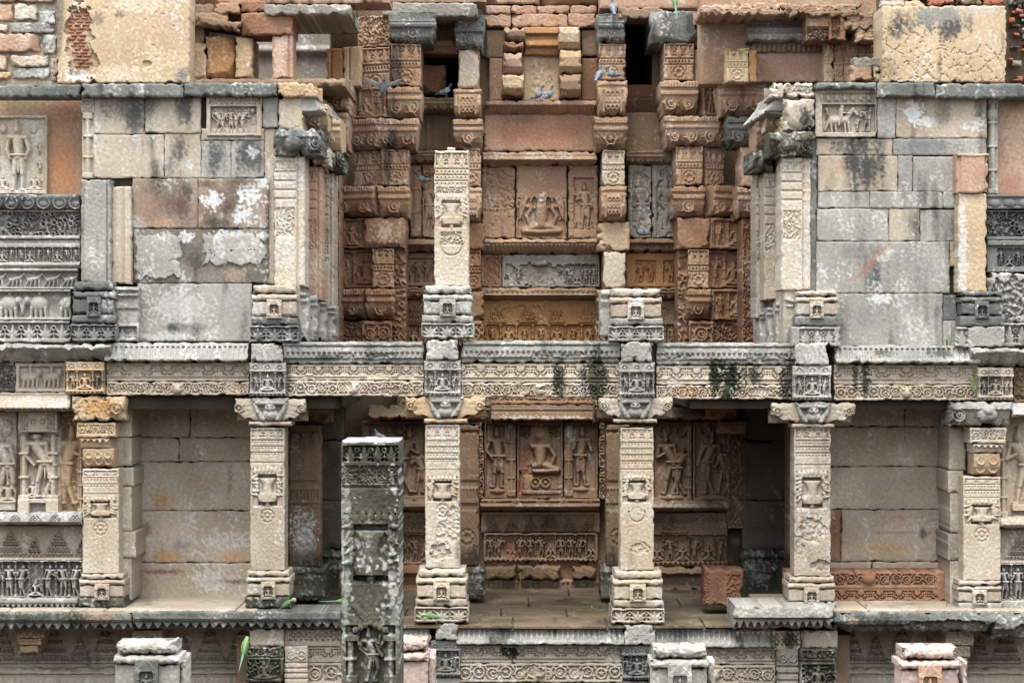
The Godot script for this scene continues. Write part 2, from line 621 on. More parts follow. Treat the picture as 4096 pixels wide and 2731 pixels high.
	for c4 in 4:
		V[v + c4] = Vector3((-0.5 if c4 % 2 == 0 else 0.5) * w * s, (0.0 if c4 < 2 else h * s), back)
		N[v + c4] = Vector3.BACK * -1.0
		C[v + c4] = pal.b
	for t in [0, 1, 3, 0, 3, 2]:
		I[q6] = v + t
		q6 += 1
	var arr := []
	arr.resize(Mesh.ARRAY_MAX)
	arr[Mesh.ARRAY_VERTEX] = V
	arr[Mesh.ARRAY_NORMAL] = N
	arr[Mesh.ARRAY_COLOR] = C
	arr[Mesh.ARRAY_INDEX] = I
	var me := ArrayMesh.new()
	me.add_surface_from_arrays(Mesh.PRIMITIVE_TRIANGLES, arr)
	return me


var taken := {}


func numbered(called: String) -> String:
	var k: int = taken.get(called, -1) + 1
	taken[called] = k
	return called if k == 0 else "%s_%03d" % [called, k]


func thing(called: String, label: String, category: String, px: float, py: float, z: float, group := "", turn := 0.0) -> Node3D:
	var o := Node3D.new()
	o.name = numbered(called)
	add_child(o)
	o.position = W(px, py, z)
	if turn != 0.0:
		o.rotation.y = deg_to_rad(turn)
		facet[o] = [px, py, z, cos(deg_to_rad(turn))]
	o.set_meta("label", label)
	o.set_meta("category", category)
	if group:
		o.set_meta("group", group)
	return o


func gpos(o: Node3D) -> Vector3:
	var p := Vector3.ZERO
	var n: Node = o
	while n is Node3D and n != self:
		p += n.position
		n = n.get_parent()
	return p


func root_of(o: Node3D) -> Node3D:
	var n: Node = o
	while n.get_parent() != self:
		n = n.get_parent()
	return n


# one stone: its front face spans (x0, y0)-(x1, y1) at depth z
func blk(root: Node3D, called: String, x0: float, y0: float, x1: float, y1: float, z: float, dep: float, pal, rel = null, o := {}) -> MeshInstance3D:
	var mi := MeshInstance3D.new()
	mi.name = called
	root.add_child(mi, true)
	var p: Pal = PAL[pal] if pal is String else pal
	var top := root_of(mi)
	if facet.has(top):
		var f: Array = facet[top]
		var s: float = U * (CAM - f[2]) / CAM
		var local := Vector3(((x0 + x1) / 2.0 - f[0]) * s / f[3], (f[1] - y1) * s, z * U)
		mi.mesh = slab((x1 - x0) / f[3], y1 - y0, dep, s, p, rel, o, top.position + local, x0, y0)
		var inner := Vector3.ZERO
		var up: Node = root
		while up != top:
			inner += up.position
			up = up.get_parent()
		mi.position = local - inner
	else:
		var s := U * (CAM - z) / CAM
		var at := W((x0 + x1) / 2.0, y1, z)
		mi.mesh = slab(x1 - x0, y1 - y0, dep, s, p, rel, o, at, x0, y0)
		mi.position = at - gpos(root)
	mi.material_override = M[o.get("m", "stone")]
	if o.has("label"):
		mi.set_meta("label", o.label)
	if o.has("tilt"):
		mi.rotation.z = deg_to_rad(o.tilt)
	return mi


# a level sheet of stone between two depths, its top at the height that y has at the colonnade
func flat(root: Node3D, called: String, x0: float, x1: float, z0: float, z1: float, y: float, dep: float, pal, rel = null, o := {}) -> MeshInstance3D:
	var mi := MeshInstance3D.new()
	mi.name = called
	root.add_child(mi, true)
	var p: Pal = PAL[pal] if pal is String else pal
	var at := Vector3((x0 + x1) / 2.0 - 512.0, EYE + 341.0 - y, z0) * U
	mi.mesh = slab(x1 - x0, z0 - z1, dep, U, p, rel, o, at, x0, 0.0)
	mi.rotation.x = -PI / 2.0
	mi.position = at - gpos(root)
	mi.material_override = M[o.get("m", "stone")]
	return mi


# rows of stones: [y0, y1, [x, x, x ...]]
func rows(root: Node3D, z: float, dep: float, pal, list: Array, o := {}) -> void:
	for r in list:
		var xs: Array = r[2]
		for k in xs.size() - 1:
			var oo := o.duplicate()
			if r.size() > 3:
				oo.merge(r[3], true)
			var p: Pal = pv(r[4] if r.size() > 4 else pal, oo.get("vary", 0.1), oo.get("da", -1.0))
			blk(root, o.get("name", "stone"), xs[k] + 0.15, r[0] + 0.15, xs[k + 1] - 0.15, r[1] - 0.15, z + rng.randf_range(-1.0, 1.0), dep, p, null, oo)


func grain(freq: float, oct: int, lo: float, hi: float, sd: int) -> NoiseTexture2D:
	var t := NoiseTexture2D.new()
	var n := FastNoiseLite.new()
	n.seed = sd
	n.frequency = freq
	n.fractal_octaves = oct
	t.noise = n
	t.width = 512
	t.height = 512
	t.seamless = true
	var g := Gradient.new()
	g.set_color(0, Color(lo, lo, lo))
	g.set_color(1, Color(hi, hi, hi))
	t.color_ramp = g
	return t


func setup() -> void:
	var cam := Camera3D.new()
	cam.name = "camera"
	add_child(cam)
	cam.position = W(512, 341, CAM) + Vector3(0, 0, 0)
	cam.fov = 2.0 * rad_to_deg(atan(341.0 / CAM))
	cam.near = 0.5
	cam.far = 400.0
	cam.current = true
	var we := WorldEnvironment.new()
	we.name = "world"
	var env := Environment.new()
	var sky := Sky.new()
	var sm := ProceduralSkyMaterial.new()
	sm.sky_top_color = Color(0.96, 0.985, 1.0)
	sm.sky_horizon_color = Color(0.72, 0.74, 0.765)
	sm.sky_curve = 0.5
	sm.sky_energy_multiplier = 1.15
	sm.ground_bottom_color = Color(0.25, 0.22, 0.19)
	sm.ground_horizon_color = Color(0.4, 0.38, 0.35)
	sky.sky_material = sm
	env.background_mode = Environment.BG_SKY
	env.sky = sky
	env.tonemap_mode = Environment.TONE_MAPPER_LINEAR
	env.tonemap_exposure = 3.45
	env.sdfgi_enabled = true
	env.ssao_enabled = true
	env.ssil_enabled = true
	we.environment = env
	add_child(we)
	var sun := DirectionalLight3D.new()
	sun.name = "sun"
	sun.light_energy = 0.4
	sun.light_angular_distance = 25.0
	sun.light_color = Color(1.0, 0.985, 0.955)
	sun.shadow_enabled = true
	add_child(sun)
	sun.rotation_degrees = Vector3(-60, -12, 0)

	rng.seed = 20
	for d in [[nA, 1.0, 3], [nB, 1.5, 4], [nC, 16.0, 2], [nD, 1.6, 4], [nE, 0.5, 2], [nK, 0.07, 1]]:
		d[0].seed = int(d[1] * 91.0)
		d[0].frequency = d[1]
		d[0].fractal_octaves = d[2]
		d[0].fractal_type = FastNoiseLite.FRACTAL_FBM
	nE.frequency = 0.25
	var fine := grain(0.06, 5, 0.84, 1.0, 3)
	var bumps := grain(0.035, 5, 0.0, 1.0, 8)
	for d in [["stone", 0.7, 0.6, 0.93], ["smooth", 0.5, 0.3, 0.9], ["coarse", 0.35, 2.2, 0.95]]:
		var m := StandardMaterial3D.new()
		m.resource_name = d[0]
		m.vertex_color_use_as_albedo = true
		m.albedo_texture = fine
		m.roughness = d[3]
		m.metallic_specular = 0.3
		m.heightmap_enabled = true
		m.heightmap_texture = bumps
		m.heightmap_scale = d[2]
		m.uv1_triplanar = true
		m.uv1_world_triplanar = true
		m.uv1_scale = Vector3(d[1], d[1], d[1])
		M[d[0]] = m
	var black := lin(62, 64, 60)
	var green := lin(52, 58, 50)
	var lime := lin(232, 230, 226)
	PAL.cream = mkpal(lin(230, 215, 196), lin(213, 195, 172), lin(106, 98, 90), lime, 0.1, 0.2)
	PAL.gold = mkpal(lin(224, 198, 165), lin(206, 176, 141), lin(111, 100, 87), lime, 0.08, 0.12)
	PAL.buff = mkpal(lin(214, 200, 182), lin(192, 176, 157), lin(92, 89, 84), lime, 0.2, 0.2)
	PAL.grey = mkpal(lin(196, 192, 184), lin(170, 167, 160), lin(84, 87, 86), lime, 0.26, 0.28)
	PAL.dark = mkpal(lin(150, 150, 146), lin(118, 120, 116), black, lime, 0.42, 0.2)
	PAL.black = mkpal(lin(120, 119, 104), lin(82, 82, 70), lin(48, 49, 43), lime, 0.42, 0.3)
	PAL.ledge = mkpal(lin(188, 186, 178), lin(156, 156, 151), green, lime, 0.36, 0.26)
	PAL.pier = mkpal(lin(206, 175, 148), lin(176, 141, 114), lin(92, 77, 66), lin(223, 208, 191), 0.2, 0.24)
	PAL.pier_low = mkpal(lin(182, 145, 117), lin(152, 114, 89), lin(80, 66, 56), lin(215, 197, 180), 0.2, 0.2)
	PAL.relief = mkpal(lin(186, 158, 134), lin(162, 134, 112), lin(94, 81, 70), lin(211, 204, 196), 0.14, 0.14)
	PAL.paving = mkpal(lin(138, 122, 102), lin(108, 95, 78), lin(56, 54, 44), lin(190, 176, 150), 0.36, 0.1)
	PAL.stained = mkpal(lin(182, 162, 145), lin(138, 120, 106), lin(88, 78, 70), lime, 0.52, 0.26)
	PAL.mottled = mkpal(lin(160, 150, 138), lin(116, 108, 98), lin(76, 72, 66), lime, 0.46, 0.3)
	PAL.rosy = mkpal(lin(214, 192, 182), lin(192, 168, 158), lin(120, 106, 100), lime, 0.2, 0.34)
	PAL.brown = mkpal(lin(201, 169, 142), lin(175, 142, 117), lin(98, 82, 70), lin(215, 204, 191), 0.14, 0.16)
	PAL.umber = mkpal(lin(172, 146, 122), lin(148, 123, 101), lin(88, 76, 66), lin(205, 196, 185), 0.14, 0.1)
	PAL.red = mkpal(lin(176, 136, 111), lin(152, 112, 89), lin(86, 70, 60), lin(213, 180, 161), 0.16, 0.1)
	PAL.ochre = mkpal(lin(206, 158, 110), lin(180, 134, 94), lin(109, 87, 67), lin(213, 200, 182), 0.14, 0.1)
	PAL.pink = mkpal(lin(215, 180, 157), lin(193, 154, 129), lin(126, 102, 89), lin(225, 207, 191), 0.1, 0.14)
	PAL.slate = mkpal(lin(176, 168, 158), lin(150, 142, 132), lin(94, 88, 82), lime, 0.2, 0.14)
	PAL.plaster = mkpal(lin(230, 205, 172), lin(212, 186, 152), lin(119, 110, 99), lime, 0.08, 0.22)
	PAL.brick = mkpal(lin(192, 126, 102), lin(168, 106, 86), lin(106, 78, 68), lime, 0.08, 0.08)
	PAL.earth = mkpal(lin(120, 104, 88), lin(98, 84, 70), lin(64, 58, 50), lime, 0.2, 0.0)
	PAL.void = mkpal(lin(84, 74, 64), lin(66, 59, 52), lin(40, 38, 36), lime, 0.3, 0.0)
	var em := StandardMaterial3D.new()
	em.resource_name = "earth"
	em.albedo_color = Color(0.42, 0.37, 0.32)
	em.albedo_texture = fine
	em.uv1_triplanar = true
	em.uv1_world_triplanar = true
	em.uv1_scale = Vector3(0.2, 0.2, 0.2)
	em.roughness = 0.95
	M.earth = em


# ---- carved faces that recur ----
func shaft_face(h: HF, v0: float, v1: float) -> void:
	# leaf band, ribs, dots, plain band, the vase, a round lotus, then plain stone; v0..v1 is where the vase sits
	h.lotus(2.0, v0 * 0.24, h.w / 3.0, 1.2, 2.0, h.w - 2.0)
	var y := v0 * 0.3
	while y < v0 * 0.72:
		h.cut(1.5, y, h.w - 1.5, y + 1.1, -1.3)
		for k in int(h.w / 3.2):
			h.cut(2.0 + k * 3.2, y + 2.2, 3.4 + k * 3.2, y + 3.4, -1.1)
		y += 6.2
	h.cut(0.0, v0 * 0.86, h.w, v0 * 0.86 + 0.9, -0.9)
	h.vase(3.0, v0, h.w - 3.0, v1, 4.0)
	var c := h.w / 2.0
	var ry := v1 + h.w * 0.26
	if h.rg.randf() < 0.5:
		h.arc_cut(c, ry + 2.0, h.w * 0.24, 0.9, -1.1)
		for k in 7:
			var g := PI + PI * (k + 0.5) / 7.0
			h.cut(c + cos(g) * h.w * 0.15 - 0.5, ry + sin(g) * h.w * 0.15, c + cos(g) * h.w * 0.15 + 0.6, ry + sin(g) * h.w * 0.15 + 1.2, -1.0)
	else:
		h.hole(c, ry, h.w * 0.2, h.w * 0.2, -1.0)
		for k in 8:
			var g := TAU * k / 8.0
			h.ell(c + cos(g) * h.w * 0.13, ry + sin(g) * h.w * 0.13, h.w * 0.055, h.w * 0.055, -1.0, 1.2)
		h.ell(c, ry, h.w * 0.06, h.w * 0.06, -1.0, 1.4)


func god_panel(h: HF) -> void:
	# cornice of small arches, then a seated god between columns and attendants, teeth below
	var t := h.h
	h.cut(0.0, 0.0, h.w, t * 0.22, -1.0)
	for k in 3:
		var c := h.w * (k + 0.5) / 3.0
		h.ring(c, t * 0.17, h.w * 0.1, 0.9, -1.0, 1.6)
		h.ell(c, t * 0.16, h.w * 0.05, h.w * 0.05, -1.0, 1.6)
	h.rect(0.0, t * 0.22, h.w, t * 0.28, 0.8)
	h.cut(0.0, t * 0.29, h.w, t * 0.86, -6.0)
	for x in [0.05, 0.3, 0.7, 0.95]:
		h.colonette(h.w * x, t * 0.3, t * 0.86, h.w * 0.035, -6.0, 5.6)
	h.sit(h.w * 0.5, t * 0.85, t * 0.52, -6.0, 6.0, 2)
	h.stand(h.w * 0.175, t * 0.86, t * 0.52, -6.0, 5.4, 0.1, 2, 0.0)
	h.stand(h.w * 0.825, t * 0.86, t * 0.52, -6.0, 5.4, -0.1, 2, 0.0)
	h.rect(0.0, t * 0.87, h.w, t * 0.92, 0.6)
	h.teeth(t * 0.92, t, h.w / 9.0, -2.5)


func small_god(h: HF) -> void:
	h.cut(0.0, 0.0, h.w, h.h, -1.5)
	h.trap(h.w / 2.0, 0.0, h.h * 0.28, 0.6, h.w * 0.5, 0.6)
	h.rect(0.0, h.h * 0.26, h.w, h.h, 0.6)
	h.cut(h.w * 0.2, h.h * 0.3, h.w * 0.8, h.h * 0.84, -5.0)
	h.sit(h.w * 0.5, h.h * 0.84, h.h * 0.5, -5.0, 5.2)
	h.colonette(h.w * 0.16, h.h * 0.3, h.h * 0.86, h.w * 0.06, 0.0, 1.4)
	h.colonette(h.w * 0.84, h.h * 0.3, h.h * 0.86, h.w * 0.06, 0.0, 1.4)


# a square moulded pillar foot, its top at y0: widths grow downwards. Parts of `root` under a part called base.
func base(root: Node3D, x0: float, x1: float, y0: float, y1: float, z: float, dep: float, pal, lotus := true, god := true, low = null) -> void:
	var t := y1 - y0
	var g := (x1 - x0)
	var lp = low if low != null else pal
	var y := y0
	var a := 0.16 * t if lotus else 0.17 * t
	var b := 0.13 * t if lotus else 0.17 * t
	var c := 0.26 * t if lotus else 0.36 * t
	var e := 0.15 * t if lotus else 0.3 * t
	var body := blk(root, "base", x0 + g * 0.05, y0 + a + b, x1 - g * 0.05, y0 + a + b + c, z + 0.5, dep, pal, func(h: HF):
		h.cut(0, h.h * 0.92, h.w, h.h, -1.0), {"chip": 1.2, "rough": 0.6, "c": 1.2})
	blk(body, "moulding", x0 + g * 0.06, y0, x1 - g * 0.06, y0 + a, z + 1.5, dep + 2.0, pal, null, {"rnd": a * 0.32, "c": 1.1, "chip": 1.6, "wob": 0.8})
	blk(body, "moulding", x0 + g * 0.03, y0 + a + 0.2, x1 - g * 0.03, y0 + a + b, z + 2.6, dep + 4.0, pal, null, {"rnd": b * 0.45, "c": 1.1, "chip": 1.0, "wob": 0.6})
	blk(body, "plinth", x0 + g * 0.02, y0 + a + b + c + 0.2, x1 - g * 0.02, y0 + a + b + c + e, z + 2.5, dep + 4.0, lp, null, {"rnd": 1.4, "c": 1.5, "chip": 1.6, "rough": 0.6})
	if lotus:
		blk(body, "lotus_course", x0, y0 + a + b + c + e + 0.3, x1, y1, z + 4.0, dep + 8.0, lp, func(h: HF): h.lotus(h.h * 0.14, h.h * 0.84, h.h * 0.95, 3.0, 1.5, h.w - 1.5), {"rnd": 1.2, "chip": 1.6})
	if god:
		var m := (x0 + x1) / 2.0
		blk(body, "niche_figure", m - g * 0.15, y0 + a + b * 0.75, m + g * 0.15, y0 + a + b + c + e * 0.25, z + 5.5, 5.0, pal, small_god, {"c": 0.6, "rnd": 0.4, "wob": 0.2})


func shaft(root: Node3D, x0: float, x1: float, y0: float, y1: float, v0: float, v1: float, z: float, dep: float, pal, o := {}) -> void:
	var oo := {"rnd": 0.9, "rough": 0.5, "wob": 0.45, "chip": 0.9, "c": 0.62}
	oo.merge(o, true)
	var broke: Array = o.get("broke", [])
	blk(root, "shaft", x0, y0, x1, y1, z, dep, pal, func(h: HF):
		shaft_face(h, v0 - y0, v1 - y0)
		for b in broke:
			h.broken(b[0] - x0, b[1] - y0, b[2], b[3], b[4], 2.0), oo)


# the bracket capital: a squatting bearer in the middle, curling arms to the sides
func capital(root: Node3D, x0: float, x1: float, y0: float, y1: float, shaft_w: float, z: float, pal, pal2, worn := 0.0) -> void:
	var c := (x0 + x1) / 2.0
	var t := y1 - y0
	var g := (x1 - x0) / 2.0
	for s in [-1.0, 1.0]:
		var xa: float = c + shaft_w * 0.3 if s > 0 else x0
		var xb: float = x1 if s > 0 else c - shaft_w * 0.3
		blk(root, "bracket_arm", xa, y0 + 1.0, xb, y0 + t * 0.9, z + 1.0, 30.0, pal, func(h: HF):
			h.prof([[0, 1.0], [h.h * 0.2, 2.0], [h.h * 0.23, 0.0], [h.h, -3.0]])
			for k in 4:
				h.leaf(h.w * (0.5 - s * 0.42), h.h * (0.2 + 0.16 * k), h.w * 0.8, (0.0 if s > 0 else PI) + s * (0.1 + k * 0.1), -2.5, 4.5)
			h.scroll(h.w * (0.5 + s * 0.3), h.h * 0.42, h.h * 0.22, -1.0, 5.0, s)
			# the underside sweeps up towards the tip in two lobes
			for i in h.nx + 1:
				var u := clampf(0.5 + s * (i * h.cx / h.w - 0.5), 0.0, 1.0)
				var low := h.h * (1.0 - 0.42 * pow(u, 1.4) + 0.06 * sin(u * 13.0))
				for j in range(h._j0(low), h.ny + 1):
					h.a[j * (h.nx + 1) + i] = -26.0, {"rnd": 2.2, "chip": 2.2, "wob": 0.8, "c": 0.7})
	var q := shaft_w * 0.52
	var core := blk(root, "bearer", c - q, y0, c + q, y0 + t * 0.9, z + 6.0, 36.0, pal2, func(h: HF):
		h.cut(0, 0, h.w, h.h, -6.0)
		h.rect(0, 0, h.w, h.h * 0.16, 1.5)
		h.cap(h.w * 0.12, h.h * 0.22, h.w * 0.88, h.h * 0.22, h.h * 0.11, h.h * 0.11, -2.0, 4.0)
		h.ell(h.w * 0.5, h.h * 0.42, h.w * 0.17, h.h * 0.2, -5.0, 9.0)
		h.ell(h.w * 0.5, h.h * 0.7, h.w * 0.23, h.h * 0.26, -6.0, 8.0)
		for s in [-1.0, 1.0]:
			h.cap(h.w * (0.5 + s * 0.42), h.h * 0.28, h.w * (0.5 + s * 0.34), h.h * 0.62, h.w * 0.09, h.w * 0.08, -6.0, 7.0)
			h.cap(h.w * (0.5 + s * 0.34), h.h * 0.6, h.w * (0.5 + s * 0.2), h.h * 0.9, h.w * 0.1, h.w * 0.09, -6.0, 6.0)
			h.hole(h.w * (0.5 + s * 0.07), h.h * 0.38, h.w * 0.035, h.h * 0.03, 0.5)
		if worn > 0.0:
			h.broken(h.w * 0.5, h.h * 0.5, h.w * 0.6, h.h * 0.5, -3.0, 4.0), {"rnd": 1.5, "chip": 1.5, "wob": 0.8, "c": 0.7})
	blk(core, "neck", c - shaft_w * 0.62, y0 + t * 0.88, c + shaft_w * 0.62, y1 + 1.5, z + 3.0, 36.0, pal, null, {"rnd": 1.6, "c": 1.2, "chip": 0.8})


# a beam between two pillars: eave on top, an incised band, a band of scrolls
func beam(label: String, x0: float, x1: float, y0: float, y1: float, y2: float, y3: float, z: float, pe, pb, st := [], lip := 7.0, style := 0) -> Node3D:
	var t := thing("lintel_beam", label, "beam", (x0 + x1) / 2.0, y3, z, "carved beams of the colonnade")
	var slope := y1 - y0
	var e := blk(t, "eave", x0, y0, x1, y1 + 1.0, z, 44.0, pe, func(h: HF):
		if style == 1:
			h.prof([[0, 2], [h.h * 0.12, 3], [h.h * 0.72, lip], [h.h * 0.9, lip + 1.0], [h.h * 0.97, lip - 1.0], [h.h, lip * 0.4]])
			h.flutes(h.h * 0.2, h.h * 0.7, 5.2, 3.4)
		else:
			h.prof([[0, 6], [h.h * 0.16, 7], [h.h * 0.22, 4], [h.h * 0.3, 6], [h.h * 0.62, lip], [h.h * 0.7, lip], [h.h * 0.76, 4.0], [h.h * 0.86, 2.5], [h.h * 0.88, 4.0], [h.h, 2.5]])
			h.flutes(h.h * 0.5, h.h * 0.68, 5.2, 2.6)
			for k in 5:
				h.broken(h.rg.randf() * h.w, h.h * 0.64, 5.0 + h.rg.randf() * 8.0, h.h * 0.12, 5.0, 5.0), {"rnd": 0.8, "chip": 1.8, "wob": 1.0, "rough": 1.3, "c": 0.9, "st": st})
	e.name = "eave"
	blk(t, "incised_band", x0, y1 + 1.0, x1, y2, z + 1.0, 42.0, pb, func(h: HF):
		h.dashes(1.5, h.h * 0.68, 1.5)
		h.rect(0, h.h * 0.7, h.w, h.h * 0.74, 1.2)
		h.cut(0, h.h * 0.82, h.w, h.h * 0.86, -1.2)
		for k in 3:
			h.broken(h.rg.randf() * h.w, h.h * h.rg.randf_range(0.3, 0.9), h.rg.randf_range(4, 13), h.rg.randf_range(2, 5), -0.9, 1.2), {"rnd": 0.5, "rough": 0.5, "chip": 0.5, "c": 0.7, "st": st})
	blk(t, "scroll_band", x0, y2, x1, y3, z + 2.5, 43.0, pb, func(h: HF):
		h.scrolls(h.h * 0.16, h.h * 0.84, 1.9, 2.0, h.w - 2.0)
		h.cut(h.w * 0.46, h.h * 0.2, h.w * 0.54, h.h * 0.9, 0.0)
		h.ell(h.w * 0.5, h.h * 0.5, 5.5, 5.5, 0.0, 4.5)
		h.ell(h.w * 0.5 - 3.2, h.h * 0.3, 2.0, 2.4, 0.0, 5.0)
		h.ell(h.w * 0.5 + 3.2, h.h * 0.3, 2.0, 2.4, 0.0, 5.0)
		for k in 3:
			h.broken(h.rg.randf() * h.w, h.h * h.rg.randf_range(0.3, 1.0), h.rg.randf_range(4, 12), h.rg.randf_range(2, 5), -1.6, 1.4), {"rnd": 0.9, "rough": 0.5, "chip": 1.4, "wob": 0.7, "c": 0.7, "st": st})
	return t


func rel_bracket(h: HF) -> void:
	var t := h.h
	h.prof([[0, 2.5], [t * 0.2, 2.5], [t * 0.22, 0.0], [t * 0.3, 0.0], [t * 0.32, 2.0], [t * 0.42, 2.0], [t * 0.44, 0.0], [t * 0.6, -1.5], [t * 0.8, -6.0], [t, -15.0]])
	h.flutes(0.6, t * 0.18, 3.0, 1.2)
	var r := minf(h.w * 0.2, t * 0.22)
	for k in maxi(1, int(h.w / (r * 2.6))):
		var n := maxi(1, int(h.w / (r * 2.6)))
		h.scroll(h.w * (k + 0.5) / n, t * 0.66, r, -3.5, 3.5, 1.0 if k % 2 == 0 else -1.0)


func rel_pilaster(h: HF) -> void:
	var t := h.h
	h.lotus(t * 0.04, t * 0.36, maxf(7.0, h.w / 3.0), 1.8, 1.0, h.w - 1.0)
	h.cut(0, t * 0.4, h.w, t * 0.44, -1.6)
	for k in int(h.w / 3.4):
		h.cut(1.0 + k * 3.4, t * 0.46, 2.6 + k * 3.4, t * 0.53, -1.8)
	h.cut(0, t * 0.56, h.w, t * 0.6, -1.6)
	var r := minf(h.w * 0.34, t * 0.17)
	h.hole(h.w / 2, t * 0.79, r, r, -1.5)
	for k in 7:
		var g := TAU * k / 7.0
		h.ell(h.w / 2 + cos(g) * r * 0.6, t * 0.79 + sin(g) * r * 0.6, r * 0.3, r * 0.3, -1.5, 2.0)
	h.cut(h.w * 0.5 - r * 1.25, t * 0.62, h.w * 0.5 - r * 1.15, t * 0.97, -1.2)
	h.cut(h.w * 0.5 + r * 1.15, t * 0.62, h.w * 0.5 + r * 1.25, t * 0.97, -1.2)


func rel_capital(h: HF) -> void:
	var t := h.h
	h.prof([[0, 4], [t * 0.3, 5], [t * 0.36, 3], [t * 0.4, 5], [t * 0.5, 4], [t * 0.54, 0], [t * 0.8, -1], [t, -6]])
	h.dense(1.5, t * 0.04, h.w - 1.5, t * 0.3, -3.0, 5.0)
	h.scroll(h.w * 0.5, t * 0.7, minf(t * 0.18, h.w * 0.3), -1.5, 3.0)
	h.teeth(t * 0.9, t, 5.0, -8.0)


func rel_volute(h: HF) -> void:
	# a bracket that swells forward and rolls under, with a carved square on its belly
	var t := h.h
	h.prof([[0, 1], [t * 0.12, 3], [t * 0.2, 1], [t * 0.24, 3], [t * 0.4, 6], [t * 0.6, 7], [t * 0.85, 3], [t, -4]])
	var q := h.w * 0.24
	for s in [-1.0, 1.0]:
		h.cap(h.w * 0.5 + s * q * 1.25, t * 0.28, h.w * 0.5 + s * q * 1.25, t * 0.9, 1.2, 1.2, 5.0, 2.5)
	for k in 3:
		for i in 3:
			h.ring(h.w * 0.5 + (i - 1) * q * 0.62, t * (0.38 + 0.19 * k), q * 0.28, 0.8, 5.4, 2.2)


func eave_face(h: HF) -> void:
	h.prof([[0, 0], [h.h * 0.25, 2], [h.h * 0.85, 16], [h.h * 0.95, 16], [h.h, 2]])
	h.flutes(h.h * 0.35, h.h * 0.85, 9.0, 2.4)


func rel_frieze(h: HF) -> void:
	h.gallery(1.0, h.w - 1.0, h.h * 0.08, h.h * 0.92, h.h * 0.55, 2.6)


func stack(root: Node3D, list: Array, z: float, dep: float) -> void:
	for r in list:
		var o := {"chip": 1.6, "rnd": 1.2, "wob": 0.9, "rough": 0.8, "c": 0.85}
		var f = null
		var dz := 0.0
		match r[0]:
			"bracket": f = rel_bracket; dz = 8.0; o.taper = 0.16; o.rnd = 2.4; o.chip = 2.4
			"shaft": f = rel_pilaster; o.rnd = 0.8; o.wob = 0.5
			"capital": f = rel_capital; dz = 8.0; o.taper = 0.18; o.rnd = 2.4; o.chip = 2.6
			"volute": f = rel_volute; dz = 6.0; o.taper = 0.1; o.rnd = 2.4
			"frieze": f = rel_frieze; o.chip = 0.8
			"dense": f = func(h: HF): h.dense(1, 1, h.w - 1, h.h - 1, 2.2, 5.5)
			"panel": f = func(h: HF): h.scrolls(h.h * 0.15, h.h * 0.85, 2.0, 1.0, h.w - 1.0)
			_: o.c = 1.2; o.chip = 2.0; o.rnd = 0.8; o["planes"] = 4
		if r.size() > 6:
			o.merge(r[6], true)
		var pal = r[5]
		if pal is String:
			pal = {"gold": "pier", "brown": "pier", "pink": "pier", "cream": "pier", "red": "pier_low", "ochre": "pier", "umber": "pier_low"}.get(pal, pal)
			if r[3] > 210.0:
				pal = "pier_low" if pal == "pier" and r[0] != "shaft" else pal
		var nm: String = {"frieze": "figure_panel", "dense": "carved_panel", "panel": "carved_panel", "volute": "bracket"}.get(r[0], r[0])
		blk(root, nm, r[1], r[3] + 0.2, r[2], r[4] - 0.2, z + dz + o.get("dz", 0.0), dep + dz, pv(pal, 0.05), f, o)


func build_ground() -> void:
	var g := flat(self, "ground", -1700, 2700, 2700, -1400, 961, 10.0, "earth", null, {"c": 90.0, "m": "coarse"})
	g.set_meta("kind", "structure")
	g.set_meta("label", "bare earth floor of the stepwell below the terraces")
	# the earth behind and above the ruins, and the far banks of the pit
	for d in [["earth_bank", 180, 850, -260, 961, -600.0, 300.0], ["earth_bank", -900, 190, -140, 961, -345.0, 500.0], ["earth_bank", 845, 1950, -140, 961, -345.0, 500.0]]:
		var t := Node3D.new()
		t.name = numbered(d[0])
		add_child(t)
		t.position = W((d[1] + d[2]) / 2.0, 961, d[5])
		t.set_meta("kind", "structure")
		t.set_meta("label", "packed earth bank behind the %s" % ("curved well wall" if d[1] > 0 and d[1] < 500 else ("lime patched block" if d[1] < 0 else "red streaked block")))
		blk(t, "face", d[1], d[3], d[2], d[4], d[5], d[6], "void", null, {"c": 14.0, "rough": 2.0, "rnd": 2.0, "m": "coarse"})
	var far := MeshInstance3D.new()
	far.name = numbered("terrace")
	var fm := BoxMesh.new()
	fm.size = Vector3(120.0, 14.0, 12.0)
	far.mesh = fm
	far.position = Vector3(0, 6.5, 58.0)
	far.material_override = M.earth
	far.set_meta("kind", "structure")
	far.set_meta("label", "high earth terrace closing the pit opposite the ruin")
	add_child(far)
	for s in [-1.0, 1.0]:
		for k in 4:
			var bank := MeshInstance3D.new()
			bank.name = numbered("terrace")
			var bm := BoxMesh.new()
			bm.size = Vector3(5.0, 5.0 + 3.4 * k, 42.0)
			bank.mesh = bm
			bank.position = Vector3(s * (13.0 + 4.6 * k), bm.size.y / 2.0 - 0.4, 14.0)
			bank.material_override = M.earth
			bank.set_meta("kind", "structure")
			bank.set_meta("label", "stepped earth terrace at the side of the pit, step %d on the %s side" % [k + 1, "statue wall" if s < 0 else "fallen beam"])
			add_child(bank)


